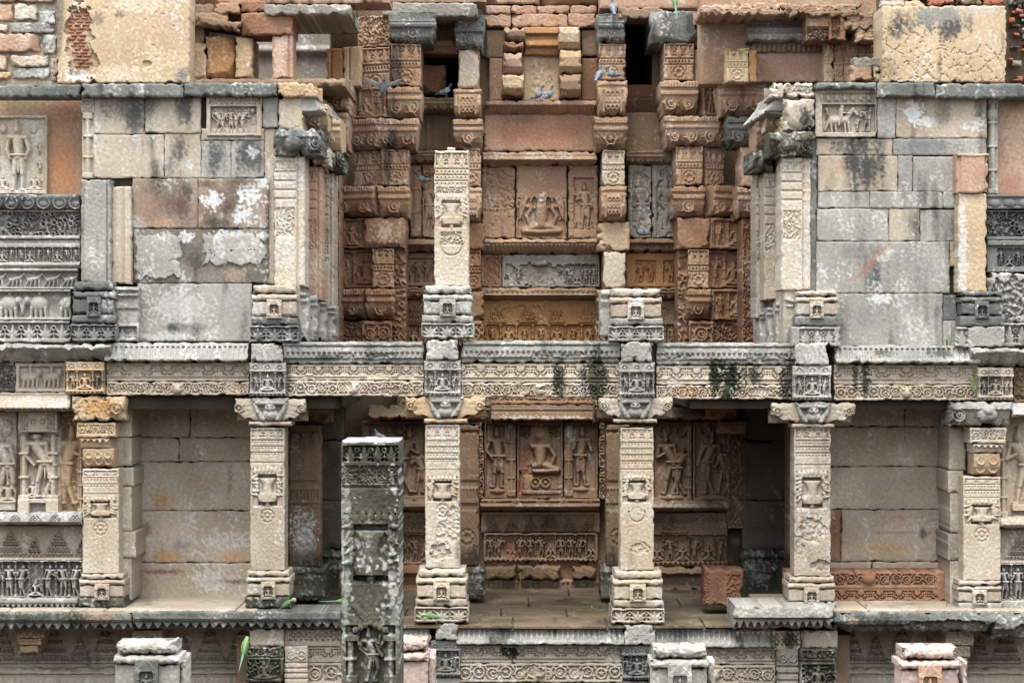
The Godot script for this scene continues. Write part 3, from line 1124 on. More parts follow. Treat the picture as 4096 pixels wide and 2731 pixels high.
func build_paving() -> void:
	var t := thing("court_floor", "wet stone paving between the four front pillars and the sculptured back wall", "floor", 520, 622, -160)
	t.set_meta("kind", "structure")
	var zs := [20.0, -62.0, -150.0, -255.0, -378.0]
	for r in 4:
		var x := 282.0 + r * 9.0
		while x < 770.0:
			var w := rng.randf_range(64, 120)
			flat(t, "paving_slab", x, minf(x + w, 800.0) - 0.7, zs[r], zs[r + 1] + 0.7, 622.0 + rng.randf_range(-0.5, 0.5), 3.0, pv("paving", 0.08, 0.36), null, {"c": 2.0, "rnd": 0.8, "chip": 1.0})
			x += w
	for side in [[-60.0, 262.0, "ledge_floor"], [760.0, 1100.0, "ledge_floor"]]:
		var l := thing("ledge_floor", "raised stone shelf floor of the plain bay %s" % ("beside the smooth pale wall" if side[0] < 0 else "on which the red carved beam lies"), "floor", (side[0] + side[1]) / 2, 606, -20)
		l.set_meta("kind", "structure")
		var x: float = side[0]
		while x < side[1]:
			var w := rng.randf_range(70, 130)
			flat(l, "paving_slab", x, minf(x + w, side[1]) - 0.7, 29.0, -130.0, 606.0 + rng.randf_range(-0.3, 0.3), 3.0, pv("buff", 0.08, 0.3), null, {"c": 3.0, "rnd": 0.8, "chip": 1.0})
			x += w


# ---- the colonnade ----
func build_colonnade() -> void:
	var dk := lin(40, 46, 40)
	var P := [
		["pale pillar before the dark doorway, foot blackened below its mouldings", 244, 292, 250, 285, 570, 607, 427, 234, 306, 397, 424, 362, 396, 343],
		["pale pillar with a bite broken out of its lower shaft, lotus course at its foot", 414, 469, 425, 460, 568, 622, 424, 405, 486, 395, 421, 360, 396, 339],
		["warm cream pillar with a round lotus under its vase, lotus course at its foot", 611, 665, 620, 654, 570, 623, 427, 598, 673, 396, 421, 362, 397, 341],
		["pale pillar with flaked shaft beside the red fallen beam", 786, 838, 794, 831, 576, 612, 427, 771, 856, 401, 426, 365, 400, 342]]
	for k in 4:
		var p: Array = P[k]
		var z := 18.0 if k in [1, 2] else 12.0
		var t := thing("pillar", p[0], "pillar", (p[1] + p[2]) / 2.0, p[6], z, "front row of carved pillars under the long beam")
		var lotus := k in [1, 2]
		base(t, p[1], p[2], p[5], p[6], z, 46, ["buff", "cream", "cream", "buff"][k], lotus, true, ["black", "buff", "buff", "grey"][k])
		shaft(t, p[3], p[4], p[7], p[5], [467, 476, 475, 470][k], [506, 501, 502, 508][k], z - 4.0, 34, pv(["buff", "cream", "cream", "buff"][k], 0.03, [0.34, 0.22, 0.26, 0.32][k], [0.2, 0.36, 0.16, 0.3][k]), {"broke": [[[268, 610, 1, 1, 0]], [[440, 552, 9, 9, -3.0], [448, 532, 12, 14, -1.2], [452, 515, 8, 9, -1.3]], [[640, 548, 10, 6, -1.0]], [[812, 530, 13, 12, -1.6], [822, 565, 11, 6, -2.6], [800, 545, 6, 9, -1.2]]][k]})
		capital(t, p[8], p[9], p[10], p[11], 35.0, z - 4.0, ["buff", "gold", "buff", "buff"][k], ["grey", "grey", "grey", "grey"][k])
		blk(t, "figure_block", p[3] - 1.0, p[12], p[4] + 1.0, p[13], z + 6.0, 44, pv("grey", 0.05, 0.34), god_panel, {"c": 0.6})
		blk(t, "cushion_block", p[3] + 1.0, p[14], p[4] - 2.0, p[12] - 0.4, z + 8.0, 44, pv("grey", 0.05, 0.24, 0.3), null, {"chip": 4.0, "rnd": 1.4, "c": 1.1, "rough": 0.8})
	var dg := lin(46, 58, 44)
	beam("beam under the whitewashed block, fluted sloping eave still sharp", 106, 249, 342, 361, 381, 395, 6, "ledge", "cream", [], 15.0, 1)
	beam("beam from the dark doorway to the middle, its eave scalloped with age", 283, 424, 341, 363, 380, 396, 8, "ledge", "cream", [[288, 372, 8, 26, dk, 0.6], [330, 357, 16, 5, dk, 0.7]])
	beam("middle beam, two black stains running down both bands", 461, 620, 340, 362, 382, 397, 8, pv("ledge", 0.02, 0.44, 0.2), "cream", [[560, 381, 6, 22, dg, 0.92, 3.4], [597, 378, 11, 20, dg, 0.9, 3.4], [582, 374, 4, 10, dg, 0.7, 3.4]])
	beam("beam with the big green black blotch over the sculptured wall", 656, 799, 342, 364, 384, 399, 7, "ledge", "cream", [[732, 377, 13, 17, dg, 1.0, 3.4], [715, 378, 5, 20, dg, 0.95, 3.4], [726, 390, 6, 10, dg, 0.9, 3.4], [755, 375, 5, 10, dg, 0.8, 3.4], [789, 382, 11, 26, dg, 0.9, 3.4], [690, 391, 20, 7, lin(214, 176, 120), 0.5]])
	beam("beam with one black streak beside the grass tuft, fluted weathered eave", 834, 979, 344, 363, 384, 400, 5, "ledge", "cream", [[865, 378, 6, 22, dg, 0.9, 3.4], [856, 372, 3, 16, dg, 0.8, 3.4], [884, 352, 14, 5, dg, 0.7, 3.4], [940, 352, 14, 6, dg, 0.7, 3.4]], 14.0, 1)


# stacked wall pier where the bay meets the sculptured wall
func build_wall_piers() -> void:
	var z := 8.0
	var t := thing("wall_pier", "cream wall pier with tapering bracket, beside the carved dancing figure", "pier", 100, 607, z, "wall piers ending the colonnade")
	blk(t, "figure_block", 65, 361, 104, 394, z + 10, 50, "gold", god_panel, {"c": 0.65, "st": [[96, 380, 12, 12, lin(84, 88, 84), 0.8]]})
	var brk := lin(206, 150, 84)
	blk(t, "capital", 71, 395, 126, 421, z + 8, 44, "gold", func(h: HF):
		h.broken(h.w * 0.45, h.h * 0.45, h.w * 0.4, h.h * 0.5, 2.0, 8.0)
		h.prof([[0, 4], [h.h * 0.3, 5], [h.h, -4]], h.w * 0.7)
		h.scroll(h.w * 0.86, h.h * 0.5, 7, 0, 5), {"chip": 4.0, "rnd": 3.0, "wob": 1.6, "rough": 2.0, "c": 1.0, "st": [[98, 406, 16, 10, brk, 0.7]]})
	blk(t, "corbel", 76, 422, 116, 437, z + 4, 44, "gold", func(h: HF): h.scrolls(3, h.h - 4, 1.4, 2, h.w - 2), {"chip": 0.8})
	blk(t, "corbel", 79, 437, 110, 448, z + 1, 42, "gold", func(h: HF):
		h.prof([[0, 1], [h.h * 0.5, 2], [h.h * 0.56, -2], [h.h, -4]])
		h.teeth(2, h.h * 0.55, 6, -2), {"chip": 0.6})
	blk(t, "bracket", 82, 448, 114, 467, z - 2, 40, "gold", func(h: HF):
		h.prof([[0, 0], [h.h * 0.6, -2], [h.h, -9]])
		for k in 3:
			h.ring(h.w * (0.2 + 0.3 * k), h.h * 0.36, 3, 0.9, -2, 2)
			h.ring(h.w * (0.2 + 0.3 * k), h.h * 0.7, 3, 0.9, -5, 2), {"chip": 0.8})
	shaft(t, 82, 119, 468, 573, 497, 518, z - 4, 38, "cream")
	base(t, 77, 126, 573, 607, z, 46, "buff", false, true, "black")
	for d in [[114, 437, 132, 466], [118, 467, 134, 486], [116, 486, 132, 531], [118, 531, 136, 557], [117, 557, 132, 600], [114, 396, 132, 437]]:
		blk(t, "jamb_stone", d[0], d[1], d[2] - 0.3, d[3] - 0.4, z - 30 - rng.randf() * 3, 90, pv("buff", 0.06, 0.36), null, {"chip": 0.8, "rnd": 0.7, "wob": 0.3, "c": 1.6})
	t = thing("wall_pier", "cream wall pier with tapering bracket, beyond the red fallen beam", "pier", 982, 611, z, "wall piers ending the colonnade")
	blk(t, "figure_block", 978, 367, 1014, 400, z + 10, 50, "buff", god_panel, {"c": 0.65, "st": [[990, 384, 12, 16, lin(104, 108, 102), 0.7]]})
	blk(t, "capital", 949, 401, 1012, 426, z + 8, 44, "grey", func(h: HF):
		h.prof([[0, 4], [h.h * 0.3, 6], [h.h * 0.34, 2], [h.h, -6]])
		h.scroll(h.w * 0.14, h.h * 0.55, 8, 0, 5)
		h.ell(h.w * 0.6, h.h * 0.5, 11, 9, 0, 8)
		h.ell(h.w * 0.6, h.h * 0.36, 6, 6, 2, 9), {"chip": 4.0, "rnd": 3.0, "wob": 1.4, "rough": 1.6, "c": 0.9})
	blk(t, "corbel", 970, 427, 1007, 443, z + 4, 44, "cream", func(h: HF): h.scrolls(3, h.h - 4, 1.4, 2, h.w - 2), {"chip": 0.8})
	blk(t, "corbel", 973, 443, 1003, 453, z + 1, 42, "cream", func(h: HF):
		h.prof([[0, 1], [h.h * 0.5, 2], [h.h * 0.56, -2], [h.h, -4]])
		h.teeth(2, h.h * 0.55, 6, -2), {"chip": 0.6})
	blk(t, "bracket", 974, 453, 1001, 475, z - 2, 40, "gold", func(h: HF):
		h.prof([[0, 0], [h.h * 0.6, -2], [h.h, -9]])
		for k in 2:
			h.ring(h.w * (0.27 + 0.46 * k), h.h * 0.32, 4, 1.0, -2, 2)
			h.ring(h.w * (0.27 + 0.46 * k), h.h * 0.7, 4, 1.0, -5, 2), {"chip": 0.8})
	shaft(t, 963, 1001, 476, 580, 500, 524, z - 4, 38, "cream")
	base(t, 956, 1004, 580, 611, z, 46, "buff", false, true, "grey")
	for d in [[949, 426, 966, 470], [948, 470, 964, 492], [950, 492, 964, 533], [948, 533, 962, 560], [950, 560, 963, 604]]:
		blk(t, "jamb_stone", d[0], d[1], d[2] - 0.3, d[3] - 0.4, z - 30 - rng.randf() * 4, 90, pv("buff", 0.06, 0.34), null, {"chip": 0.8, "rnd": 0.7, "wob": 0.3, "c": 1.6})


func build_bays() -> void:
	var t := thing("bay_wall", "smooth pale wall of five great stones in the recess, orange stains", "wall", 195, 598, -95)
	var org := lin(204, 166, 118)
	var wh := lin(226, 222, 216)
	rows(t, -95, 34, "buff", [
		[398, 437, [120, 190, 262]], [437, 461, [120, 179, 262]],
		[461, 510, [120, 262], {"st": [[163, 500, 10, 14, org, 0.8], [205, 480, 18, 12, lin(196, 176, 146), 0.5]]}],
		[510, 562, [120, 262], {"st": [[167, 556, 11, 5, org, 0.8], [232, 556, 14, 7, org, 0.7], [225, 540, 26, 9, wh, 0.8], [148, 528, 4, 6, lin(150, 120, 108), 0.7], [185, 545, 10, 6, lin(150, 148, 146), 0.6]]}],
		[562, 599, [120, 262], {"st": [[165, 571, 22, 3, lin(140, 96, 82), 0.8], [215, 580, 24, 12, wh, 0.7], [230, 581, 22, 4, lin(84, 66, 62), 0.8]]}]],
		{"chip": 1.0, "rnd": 0.7, "wob": 0.35, "rough": 0.6, "c": 1.4, "m": "smooth", "vary": 0.05})
	blk(t, "core", 118, 396, 262, 601, -102, 60, "void", null, {"c": 12.0})
	t = thing("bay_wall", "plain brownish wall with a dark round stain, above the red fallen beam", "wall", 890, 606, -95)
	rows(t, -95, 34, "buff", [
		[400, 426, [820, 905, 962]], [426, 466, [820, 962]], [466, 509, [820, 962]],
		[509, 561, [841, 962], {"st": [[922, 533, 5, 7, lin(110, 96, 84), 0.8], [900, 517, 8, 6, lin(196, 156, 104), 0.6], [880, 548, 34, 8, lin(208, 170, 120), 0.5], [900, 532, 50, 2, lin(130, 112, 96), 0.5]]}],
		[509, 561, [822, 841], {}, "red"], [561, 606, [820, 872, 962]]],
		{"chip": 1.0, "rnd": 0.7, "wob": 0.35, "rough": 0.6, "c": 1.4, "m": "smooth", "vary": 0.05})
	blk(t, "core", 818, 398, 964, 609, -102, 60, "void", null, {"c": 12.0})
	# ceilings over the bays and over the dark side galleries
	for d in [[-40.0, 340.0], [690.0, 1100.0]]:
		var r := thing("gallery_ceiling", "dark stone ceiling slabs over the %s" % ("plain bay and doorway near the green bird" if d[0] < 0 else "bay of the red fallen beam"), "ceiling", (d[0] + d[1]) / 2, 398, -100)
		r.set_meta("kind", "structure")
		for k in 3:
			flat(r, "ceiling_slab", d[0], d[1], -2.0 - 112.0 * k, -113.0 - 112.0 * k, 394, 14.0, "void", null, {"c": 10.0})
	# what stands inside the dark openings
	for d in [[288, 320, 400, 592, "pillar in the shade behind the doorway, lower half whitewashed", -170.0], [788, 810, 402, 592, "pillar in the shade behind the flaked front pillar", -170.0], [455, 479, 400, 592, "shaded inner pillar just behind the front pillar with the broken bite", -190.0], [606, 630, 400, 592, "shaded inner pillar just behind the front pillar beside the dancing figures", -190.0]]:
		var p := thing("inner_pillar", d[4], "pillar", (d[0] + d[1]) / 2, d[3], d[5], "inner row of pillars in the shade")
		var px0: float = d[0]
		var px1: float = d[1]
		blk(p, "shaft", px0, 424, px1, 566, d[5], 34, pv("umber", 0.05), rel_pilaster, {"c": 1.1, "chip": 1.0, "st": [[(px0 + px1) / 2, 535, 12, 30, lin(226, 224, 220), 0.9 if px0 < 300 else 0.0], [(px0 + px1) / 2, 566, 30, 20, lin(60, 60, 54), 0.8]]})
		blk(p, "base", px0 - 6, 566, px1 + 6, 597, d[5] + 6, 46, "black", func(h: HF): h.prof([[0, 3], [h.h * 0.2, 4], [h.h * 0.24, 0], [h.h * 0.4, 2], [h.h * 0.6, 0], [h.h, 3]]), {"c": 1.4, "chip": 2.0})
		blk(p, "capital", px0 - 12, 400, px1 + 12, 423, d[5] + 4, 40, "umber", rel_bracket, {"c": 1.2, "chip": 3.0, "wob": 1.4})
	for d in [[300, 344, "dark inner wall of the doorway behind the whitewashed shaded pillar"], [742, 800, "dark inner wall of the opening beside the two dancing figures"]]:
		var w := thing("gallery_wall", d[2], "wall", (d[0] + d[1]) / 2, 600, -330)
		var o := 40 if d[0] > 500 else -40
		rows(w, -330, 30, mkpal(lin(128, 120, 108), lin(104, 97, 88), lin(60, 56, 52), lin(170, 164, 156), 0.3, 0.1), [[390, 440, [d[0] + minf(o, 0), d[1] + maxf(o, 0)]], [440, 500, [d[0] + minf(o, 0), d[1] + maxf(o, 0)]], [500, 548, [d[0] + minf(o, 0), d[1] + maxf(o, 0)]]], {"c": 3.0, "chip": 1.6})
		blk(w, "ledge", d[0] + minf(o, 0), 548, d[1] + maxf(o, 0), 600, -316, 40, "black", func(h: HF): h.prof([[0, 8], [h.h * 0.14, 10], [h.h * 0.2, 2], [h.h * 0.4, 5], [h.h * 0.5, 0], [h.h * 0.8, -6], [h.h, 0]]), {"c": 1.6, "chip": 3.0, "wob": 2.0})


# ---- the storey above the beam: solid blocks to both sides ----
func build_block_a() -> void:
	var wh := lin(236, 236, 236)
	var dk := lin(84, 88, 88)
	var dk2 := lin(112, 112, 108)
	var t := thing("block_wall", "grey block wall patched with white lime, between a grey shaft and slender pilasters", "wall", 190, 341, -12)
	rows(t, -12, 30, "buff", [
		[97, 134, [93, 145], {"st": [[122, 108, 26, 24, dk2, 0.85], [134, 120, 12, 18, dk, 0.8]]}], [97, 133, [145, 201], {"st": [[184, 108, 11, 30, dk, 0.9], [150, 102, 14, 20, dk2, 0.8], [165, 118, 12, 12, lin(206, 200, 192), 0.6]]}],
		[134, 178, [93, 164]], [133, 178, [164, 201], {"st": [[180, 148, 12, 30, dk, 0.9], [188, 164, 10, 7, wh, 0.4]]}],
		[140, 178, [201, 231, 264], {"st": [[218, 158, 16, 24, dk, 0.9], [250, 156, 17, 22, dk, 0.9], [253, 152, 5, 5, wh, 0.6]]}, "grey"],
		[128, 140, [201, 264], {}, "buff"], [97, 128, [262, 278], {}, "grey"],
		[178, 228, [132, 198], {"st": [[150, 190, 14, 8, dk2, 0.6], [178, 205, 16, 18, lin(108, 88, 78), 0.85], [160, 222, 14, 4, lin(206, 160, 132), 0.8], [150, 214, 10, 12, lin(150, 120, 100), 0.6], [188, 190, 10, 8, lin(90, 86, 82), 0.8], [146, 206, 16, 18, lin(168, 140, 120), 0.6]]}, "stained"],
		[178, 228, [198, 269], {"st": [[214, 200, 13, 9, wh, 1.0], [250, 194, 13, 13, wh, 1.0], [245, 214, 12, 10, wh, 1.0], [262, 182, 6, 6, wh, 0.9], [228, 206, 9, 10, lin(104, 86, 76), 0.9], [195, 219, 10, 5, lin(216, 172, 142), 0.9], [206, 184, 14, 5, lin(110, 94, 84), 0.8], [236, 182, 24, 8, lin(124, 104, 92), 0.7], [214, 222, 16, 5, lin(90, 84, 78), 0.8]]}, "stained"],
		[228, 283, [133, 269], {"st": [[178, 246, 12, 24, lin(104, 98, 90), 0.9], [196, 262, 14, 12, lin(96, 92, 84), 0.9], [232, 262, 24, 6, lin(110, 104, 98), 0.9], [164, 238, 14, 6, wh, 0.8], [185, 236, 9, 6, wh, 0.9], [238, 234, 26, 3, wh, 0.8], [236, 274, 12, 7, lin(180, 160, 140), 0.8], [258, 276, 8, 10, dk2, 0.8]]}, "mottled"],
		[283, 341, [137, 252], {"st": [[180, 306, 34, 16, lin(216, 214, 210), 0.7], [190, 327, 34, 5, dk, 0.5], [172, 327, 5, 4, dk, 0.9], [160, 336, 26, 4, wh, 0.5]]}, "grey"]],
		{"chip": 0.7, "rnd": 0.5, "wob": 0.22, "rough": 0.4, "c": 1.1, "vary": 0.03, "da": 0.52, "m": "smooth"})
	blk(t, "stone", 263.5, 128, 276, 284, -15, 30, "buff", null, {"chip": 1.4, "c": 1.4})
	blk(t, "core", 90, 84, 300, 343, -19, 325, "void", null, {"c": 12.0})
	# two grey patches of smooth lime plaster still proud of the stone
	for d in [[134, 234, 182, 280], [202, 233, 268, 266]]:
		blk(t, "lime_patch", d[0], d[1], d[2], d[3], -10.6, 3.0, pv("grey", 0.02, 0.1, 0.3), null, {"rnd": 1.2, "chip": 7.0, "wob": 3.0, "c": 1.0, "m": "smooth", "rough": 0.25})
	blk(t, "figure_panel", 206, 96, 262, 136, -8, 20, "buff", func(h: HF):
		h.cut(h.w * 0.06, h.h * 0.02, h.w * 0.97, h.h * 0.2, -2.5)
		for k in 9:
			h.ell(h.w * (0.1 + 0.1 * k), h.h * 0.08, 1.8, 1.8, -2.5, 3.0)
			h.cap(h.w * (0.1 + 0.1 * k), h.h * 0.16, h.w * (0.13 + 0.1 * k), h.h * 0.2, 1.2, 1.2, -2.5, 2.5)
		h.trap(h.w * 0.5, h.h * 0.25, h.h * 0.9, h.w * 0.44, h.w * 0.42, 0.0)
		h.cut(h.w * 0.08, h.h * 0.26, h.w * 0.9, h.h * 0.92, -6.0)
		for k in 3:
			h.stand(h.w * (0.2 + 0.24 * k), h.h * 0.9, h.h * 0.62, -6.0, 5.5, 0.22 - 0.2 * k, 2, 0.0)
		for k in 2:
			h.stand(h.w * (0.33 + 0.24 * k), h.h * 0.9, h.h * 0.6, -6.0, 5.0, -0.2, 2, 0.0)
		h.ell(h.w * 0.83, h.h * 0.36, 2.6, 3.0, -6.0, 5.0), {"c": 0.6, "chip": 0.5, "label": "dark carved panel of dancing figures let into the wall"})
	blk(t, "colonette", 81, 97, 94, 178, -10, 26, "buff", func(h: HF):
		h.cut(0, 0, h.w, h.h, -4)
		h.rect(0, 0, h.w, h.h * 0.2, 0)
		h.dense(1, 3, h.w - 1, h.h * 0.19, 1.4, 4)
		h.colonette(h.w * 0.5, h.h * 0.22, h.h, h.w * 0.3, -4, 5), {"c": 0.8})
	var c := thing("coping", "grey coping course topping the lime patched block, lichen streaked", "coping", 140, 97, 2, "coping courses of the two blocks")
	for d in [[-12, 81, 84, 97], [81, 184, 83, 97], [184, 277, 82, 96]]:
		blk(c, "coping_stone", d[0], d[2], d[1] - 0.5, d[3], 2, 36, pv("dark", 0.08, 0.36, 0.22), null, {"chip": 2.4, "c": 1.3, "rnd": 1.4, "rough": 0.7})
	# eave at the inner corner
	var e := thing("corner_eave", "broken sloping corner eave jutting over the slender pilasters, yellowish top", "eave", 300, 130, -30)
	blk(e, "stone", 277, 82, 318, 98, -2, 60, pv("gold", 0.03, 0.24), null, {"chip": 4.0, "rnd": 2.0, "wob": 1.6, "c": 1.2, "rough": 1.2})
	blk(e, "stone", 278, 97, 302, 130, -8, 60, pv("buff", 0.04, 0.16, 0.4), null, {"chip": 3.0, "c": 1.4})
	blk(e, "corbel", 300, 104, 328, 130, -34, 60, "gold", rel_bracket, {"c": 1.0, "chip": 2.5})
	blk(e, "corbel", 322, 118, 341, 150, -80, 80, "gold", rel_bracket, {"c": 1.0, "chip": 2.5})
	var v := thing("side_eave", "sloping grey eave running back into the well above the slender pilasters", "eave", 300, 130, -8, "", 87.0)
	for k in 3:
		blk(v, "eave", 300.0 + k * 4.2, 86, 304.1 + k * 4.2, 114, 8, 24, pv("ledge", 0.05, 0.3), eave_face, {"chip": 3.0, "c": 1.2, "wob": 1.4})
	blk(v, "frieze", 300, 114, 312.6, 150, 3, 14, "gold", func(h: HF): h.dense(2, 3, h.w - 2, h.h - 3, 2.5, 9), {"c": 1.4, "chip": 2.0})
	blk(v, "wall_stone", 300, 150, 312.6, 342, 0, 12, "buff", null, {"c": 2.5})


func upper_pilaster(label: String, x0: float, x1: float, yc: float, yt: float, yb: float, cx0: float, cx1: float, z: float, pal, cpal) -> Node3D:
	var t := thing("pilaster", label, "pilaster", (x0 + x1) / 2, yb, z, "slender pilasters at the inner corners")
	blk(t, "capital", cx0, yc, cx1, yt, z + 10, 50, cpal, func(h: HF):
		h.prof([[0, 6], [h.h * 0.3, 8], [h.h * 0.4, 5], [h.h * 0.85, -3], [h.h, -2]])
		h.ell(h.w * 0.4, h.h * 0.5, h.w * 0.2, h.h * 0.36, 0, 10)
		h.scroll(h.w * 0.85, h.h * 0.55, h.h * 0.3, 0, 6), {"chip": 4.5, "rnd": 3.0, "wob": 1.8, "rough": 1.4, "c": 0.9})
	blk(t, "shaft", x0, yt, x1, yb, z, 60, pal, func(h: HF):
		h.cut(h.w * 0.72, 0, h.w * 0.78, h.h, -3.0)
		h.cut(h.w * 0.78, 0, h.w, h.h, -2.0)
		for k in 5:
			h.cut(0, 6.0 + k * 9.0, h.w, 7.2 + k * 9.0, -1.6)
		h.lotus(h.h * 0.04, h.h * 0.1, 6, 1.2, 1, h.w * 0.7)
		h.dense(h.w * 0.06, h.h * 0.4, h.w * 0.66, h.h * 0.62, 1.2, 5), {"c": 0.9, "chip": 1.4, "rough": 0.7})
	return t


func build_upper_row() -> void:
	var wh := lin(232, 230, 226)
	upper_pilaster("whitish slender pilaster with grey capital under the broken corner eave", 274, 305, 128, 156, 286, 274, 323, -6, pv("cream", 0.02, 0.12, 0.36), "dark")
	upper_pilaster("pinkish thin pilaster with broken white capital, second under the corner eave", 304, 322, 146, 166, 300, 312, 330, -62, pv("pink", 0.02, 0.06, 0.3), pv("cream", 0.05, 0.1, 0.5))
	upper_pilaster("thinnest buff pilaster with dark capital, innermost under the corner eave", 318, 334, 150, 172, 316, 326, 346, -110, "buff", "black")
	upper_pilaster("white weathered pilaster with black capital facing the cracked plaster side", 781, 811, 131, 157, 290, 768, 815, -6, pv("cream", 0.02, 0.1, 0.5), "black")
	upper_pilaster("thin pale pilaster with mossy capital beside the carved well piers", 764, 783, 150, 172, 300, 752, 774, -62, "buff", "black")
	upper_pilaster("innermost thin shaft with flat dark capital beside the carved well piers", 756, 768, 152, 172, 318, 748, 766, -110, pv("buff", 0.03, 0.3), "black")
	# free standing feet and stumps on the beam
	var t := thing("upper_pillar", "weathered grey stump shaft with carved vase, standing alone above the broken bite pillar", "pillar", 447, 339, 18)
	blk(t, "shaft", 434, 150, 469, 286, 10, 34, pv("cream", 0.02, 0.24, 0.34), func(h: HF):
		h.lotus(3, 15, 11, 1.8, 1.5, h.w - 1.5)
		for k in 3:
			h.cut(1, 18.0 + k * 6.0, h.w - 1, 19.2 + k * 6.0, -1.6)
			for q in 8:
				h.cut(2.5 + q * 4.0, 20.5 + k * 6.0, 4.0 + q * 4.0, 22.5 + k * 6.0, -1.4)
		h.scrolls(37, 43, 1.2, 2, h.w - 2)
		h.vase(2.5, 44, h.w - 2.5, 78, 2.6)
		h.arc_cut(h.w / 2, 94, 11, 0.8, -1.4)
		h.dense(7, 82, h.w - 7, 95, 1.5, 5), {"c": 0.66, "chip": 1.4, "rough": 0.7})
	blk(t, "tenon", 447, 147, 455, 150.5, 4, 12, "cream", null, {"c": 0.9, "rnd": 1.5})
	base(t, 421, 474, 285, 338, 18, 50, pv("grey", 0.03, 0.3, 0.36), true, true)
	t = thing("pillar_pedestal", "grey moulded pillar foot without its shaft, above the lotus course pillar beside the dancing figures", "pedestal", 636, 340, 18)
	base(t, 608, 664, 288, 341, 18, 50, pv("buff", 0.03, 0.22, 0.4), true, true, "grey")
	blk(t, "base", 600, 289, 612, 336, -4, 40, pv("grey", 0.03, 0.4), func(h: HF): h.prof([[0, 3], [h.h * 0.1, 4], [h.h * 0.2, 0], [h.h * 0.25, 3], [h.h * 0.4, 0], [h.h, 2]]), {"c": 1.2, "chip": 2.5})
	t = thing("pillar_pedestal", "moulded foot below the whitish slender pilaster, mossy lotus course", "pedestal", 273, 342, 18)
	base(t, 249, 299, 284, 342, 16, 50, pv("buff", 0.03, 0.24, 0.36), true, true, "dark")
	for k in 4:
		blk(t, "base", 297.0 + k * 9.0, 290.0 + k * 5.0, 309.0 + k * 9.0, 341, -14.0 - 30.0 * k, 40, pv("grey", 0.05, 0.32), func(h: HF): h.prof([[0, 3], [h.h * 0.08, 5], [h.h * 0.14, 0], [h.h * 0.2, 4], [h.h * 0.28, 0], [h.h * 0.7, 1], [h.h * 0.72, 4], [h.h, 4]]), {"c": 1.1, "chip": 2.8, "wob": 1.2})
	t = thing("pillar_pedestal", "moulded foot below the white weathered pilaster, beside the red streaked block", "pedestal", 815, 345, 18)
	base(t, 794, 840, 290, 326, 14, 50, pv("buff", 0.03, 0.26, 0.34), false, true, "dark")
	blk(t, "lotus_course", 790, 326, 841, 346, 16, 56, pv("grey", 0.02, 0.36), func(h: HF): h.lotus(3, h.h - 3, 12, 2.2, 10, h.w - 6), {"chip": 2.5})
	for k in 4:
		blk(t, "base", 783.0 - k * 8.0, 296.0 + k * 5.0, 795.0 - k * 8.0, 344, -10.0 - 30.0 * k, 40, pv("grey", 0.05, 0.34), func(h: HF): h.prof([[0, 3], [h.h * 0.08, 5], [h.h * 0.14, 0], [h.h * 0.2, 4], [h.h * 0.28, 0], [h.h * 0.7, 1], [h.h * 0.72, 4], [h.h, 4]]), {"c": 1.1, "chip": 2.8, "wob": 1.2})
	t = thing("upper_pillar", "plain grey shaft and carved foot next to the animal friezes", "pillar", 93, 341, 14)
	blk(t, "shaft", 80, 179, 111, 283, 12, 60, pv("grey", 0.03, 0.36, 0.2), func(h: HF):
		h.cut(0, 0, h.w * 0.1, h.h, -4)
		h.cut(h.w * 0.84, 0, h.w * 0.9, h.h, -4), {"c": 1.0, "chip": 2.0, "rough": 0.7})
	blk(t, "side_shaft", 111, 186, 131, 284, 0, 40, pv("cream", 0.03, 0.1, 0.1), func(h: HF):
		h.cut(h.w * 0.55, 0, h.w * 0.62, h.h, -2.5)
		h.rect(h.w * 0.7, 0, h.w * 0.85, h.h, 1.5), {"c": 1.2, "chip": 1.5})
	base(t, 70, 117, 281, 341, 16, 60, pv("dark", 0.03, 0.36, 0.22), true, true)
	blk(t, "side_foot", 114, 286, 139, 341, 2, 50, pv("grey", 0.03, 0.2), func(h: HF):
		h.prof([[0, 2], [h.h * 0.06, 5], [h.h * 0.11, 0], [h.h * 0.16, 4], [h.h * 0.21, 0], [h.h * 0.4, 1], [h.h * 0.42, -1], [h.h * 0.68, 0], [h.h * 0.7, 3], [h.h, 3]])
		h.lotus(h.h * 0.74, h.h * 0.95, 11, 2, 3, h.w - 2), {"c": 0.9, "chip": 1.6})
	t = thing("upper_pillar", "yellowish plain shaft with a separate top block, by the slanting red streak", "pillar", 978, 347, 14)
	blk(t, "top_block", 957, 153, 989, 193, 14, 60, pv("pink", 0.03, 0.24), func(h: HF):
		h.cut(0, 0, h.w * 0.12, h.h, -3)
		h.cut(h.w * 0.9, 0, h.w, h.h, -3)
		h.rect(0, 0, h.w, 3, 1.0), {"c": 1.1, "chip": 2.0})
	blk(t, "shaft", 958, 193, 987, 292, 10, 60, pv("plaster", 0.03, 0.06, 0.05), null, {"c": 1.3, "chip": 1.6, "st": [[962, 250, 4, 60, wh, 0.9]]})
	base(t, 959, 1006, 290, 326, 14, 60, pv("dark", 0.02, 0.34), false, true)
	blk(t, "lotus_course", 956, 326, 1005, 347, 17, 64, pv("grey", 0.02, 0.2), func(h: HF): h.lotus(3, h.h - 3, 12, 2.4, 0, h.w * 0.25), {"chip": 1.6})


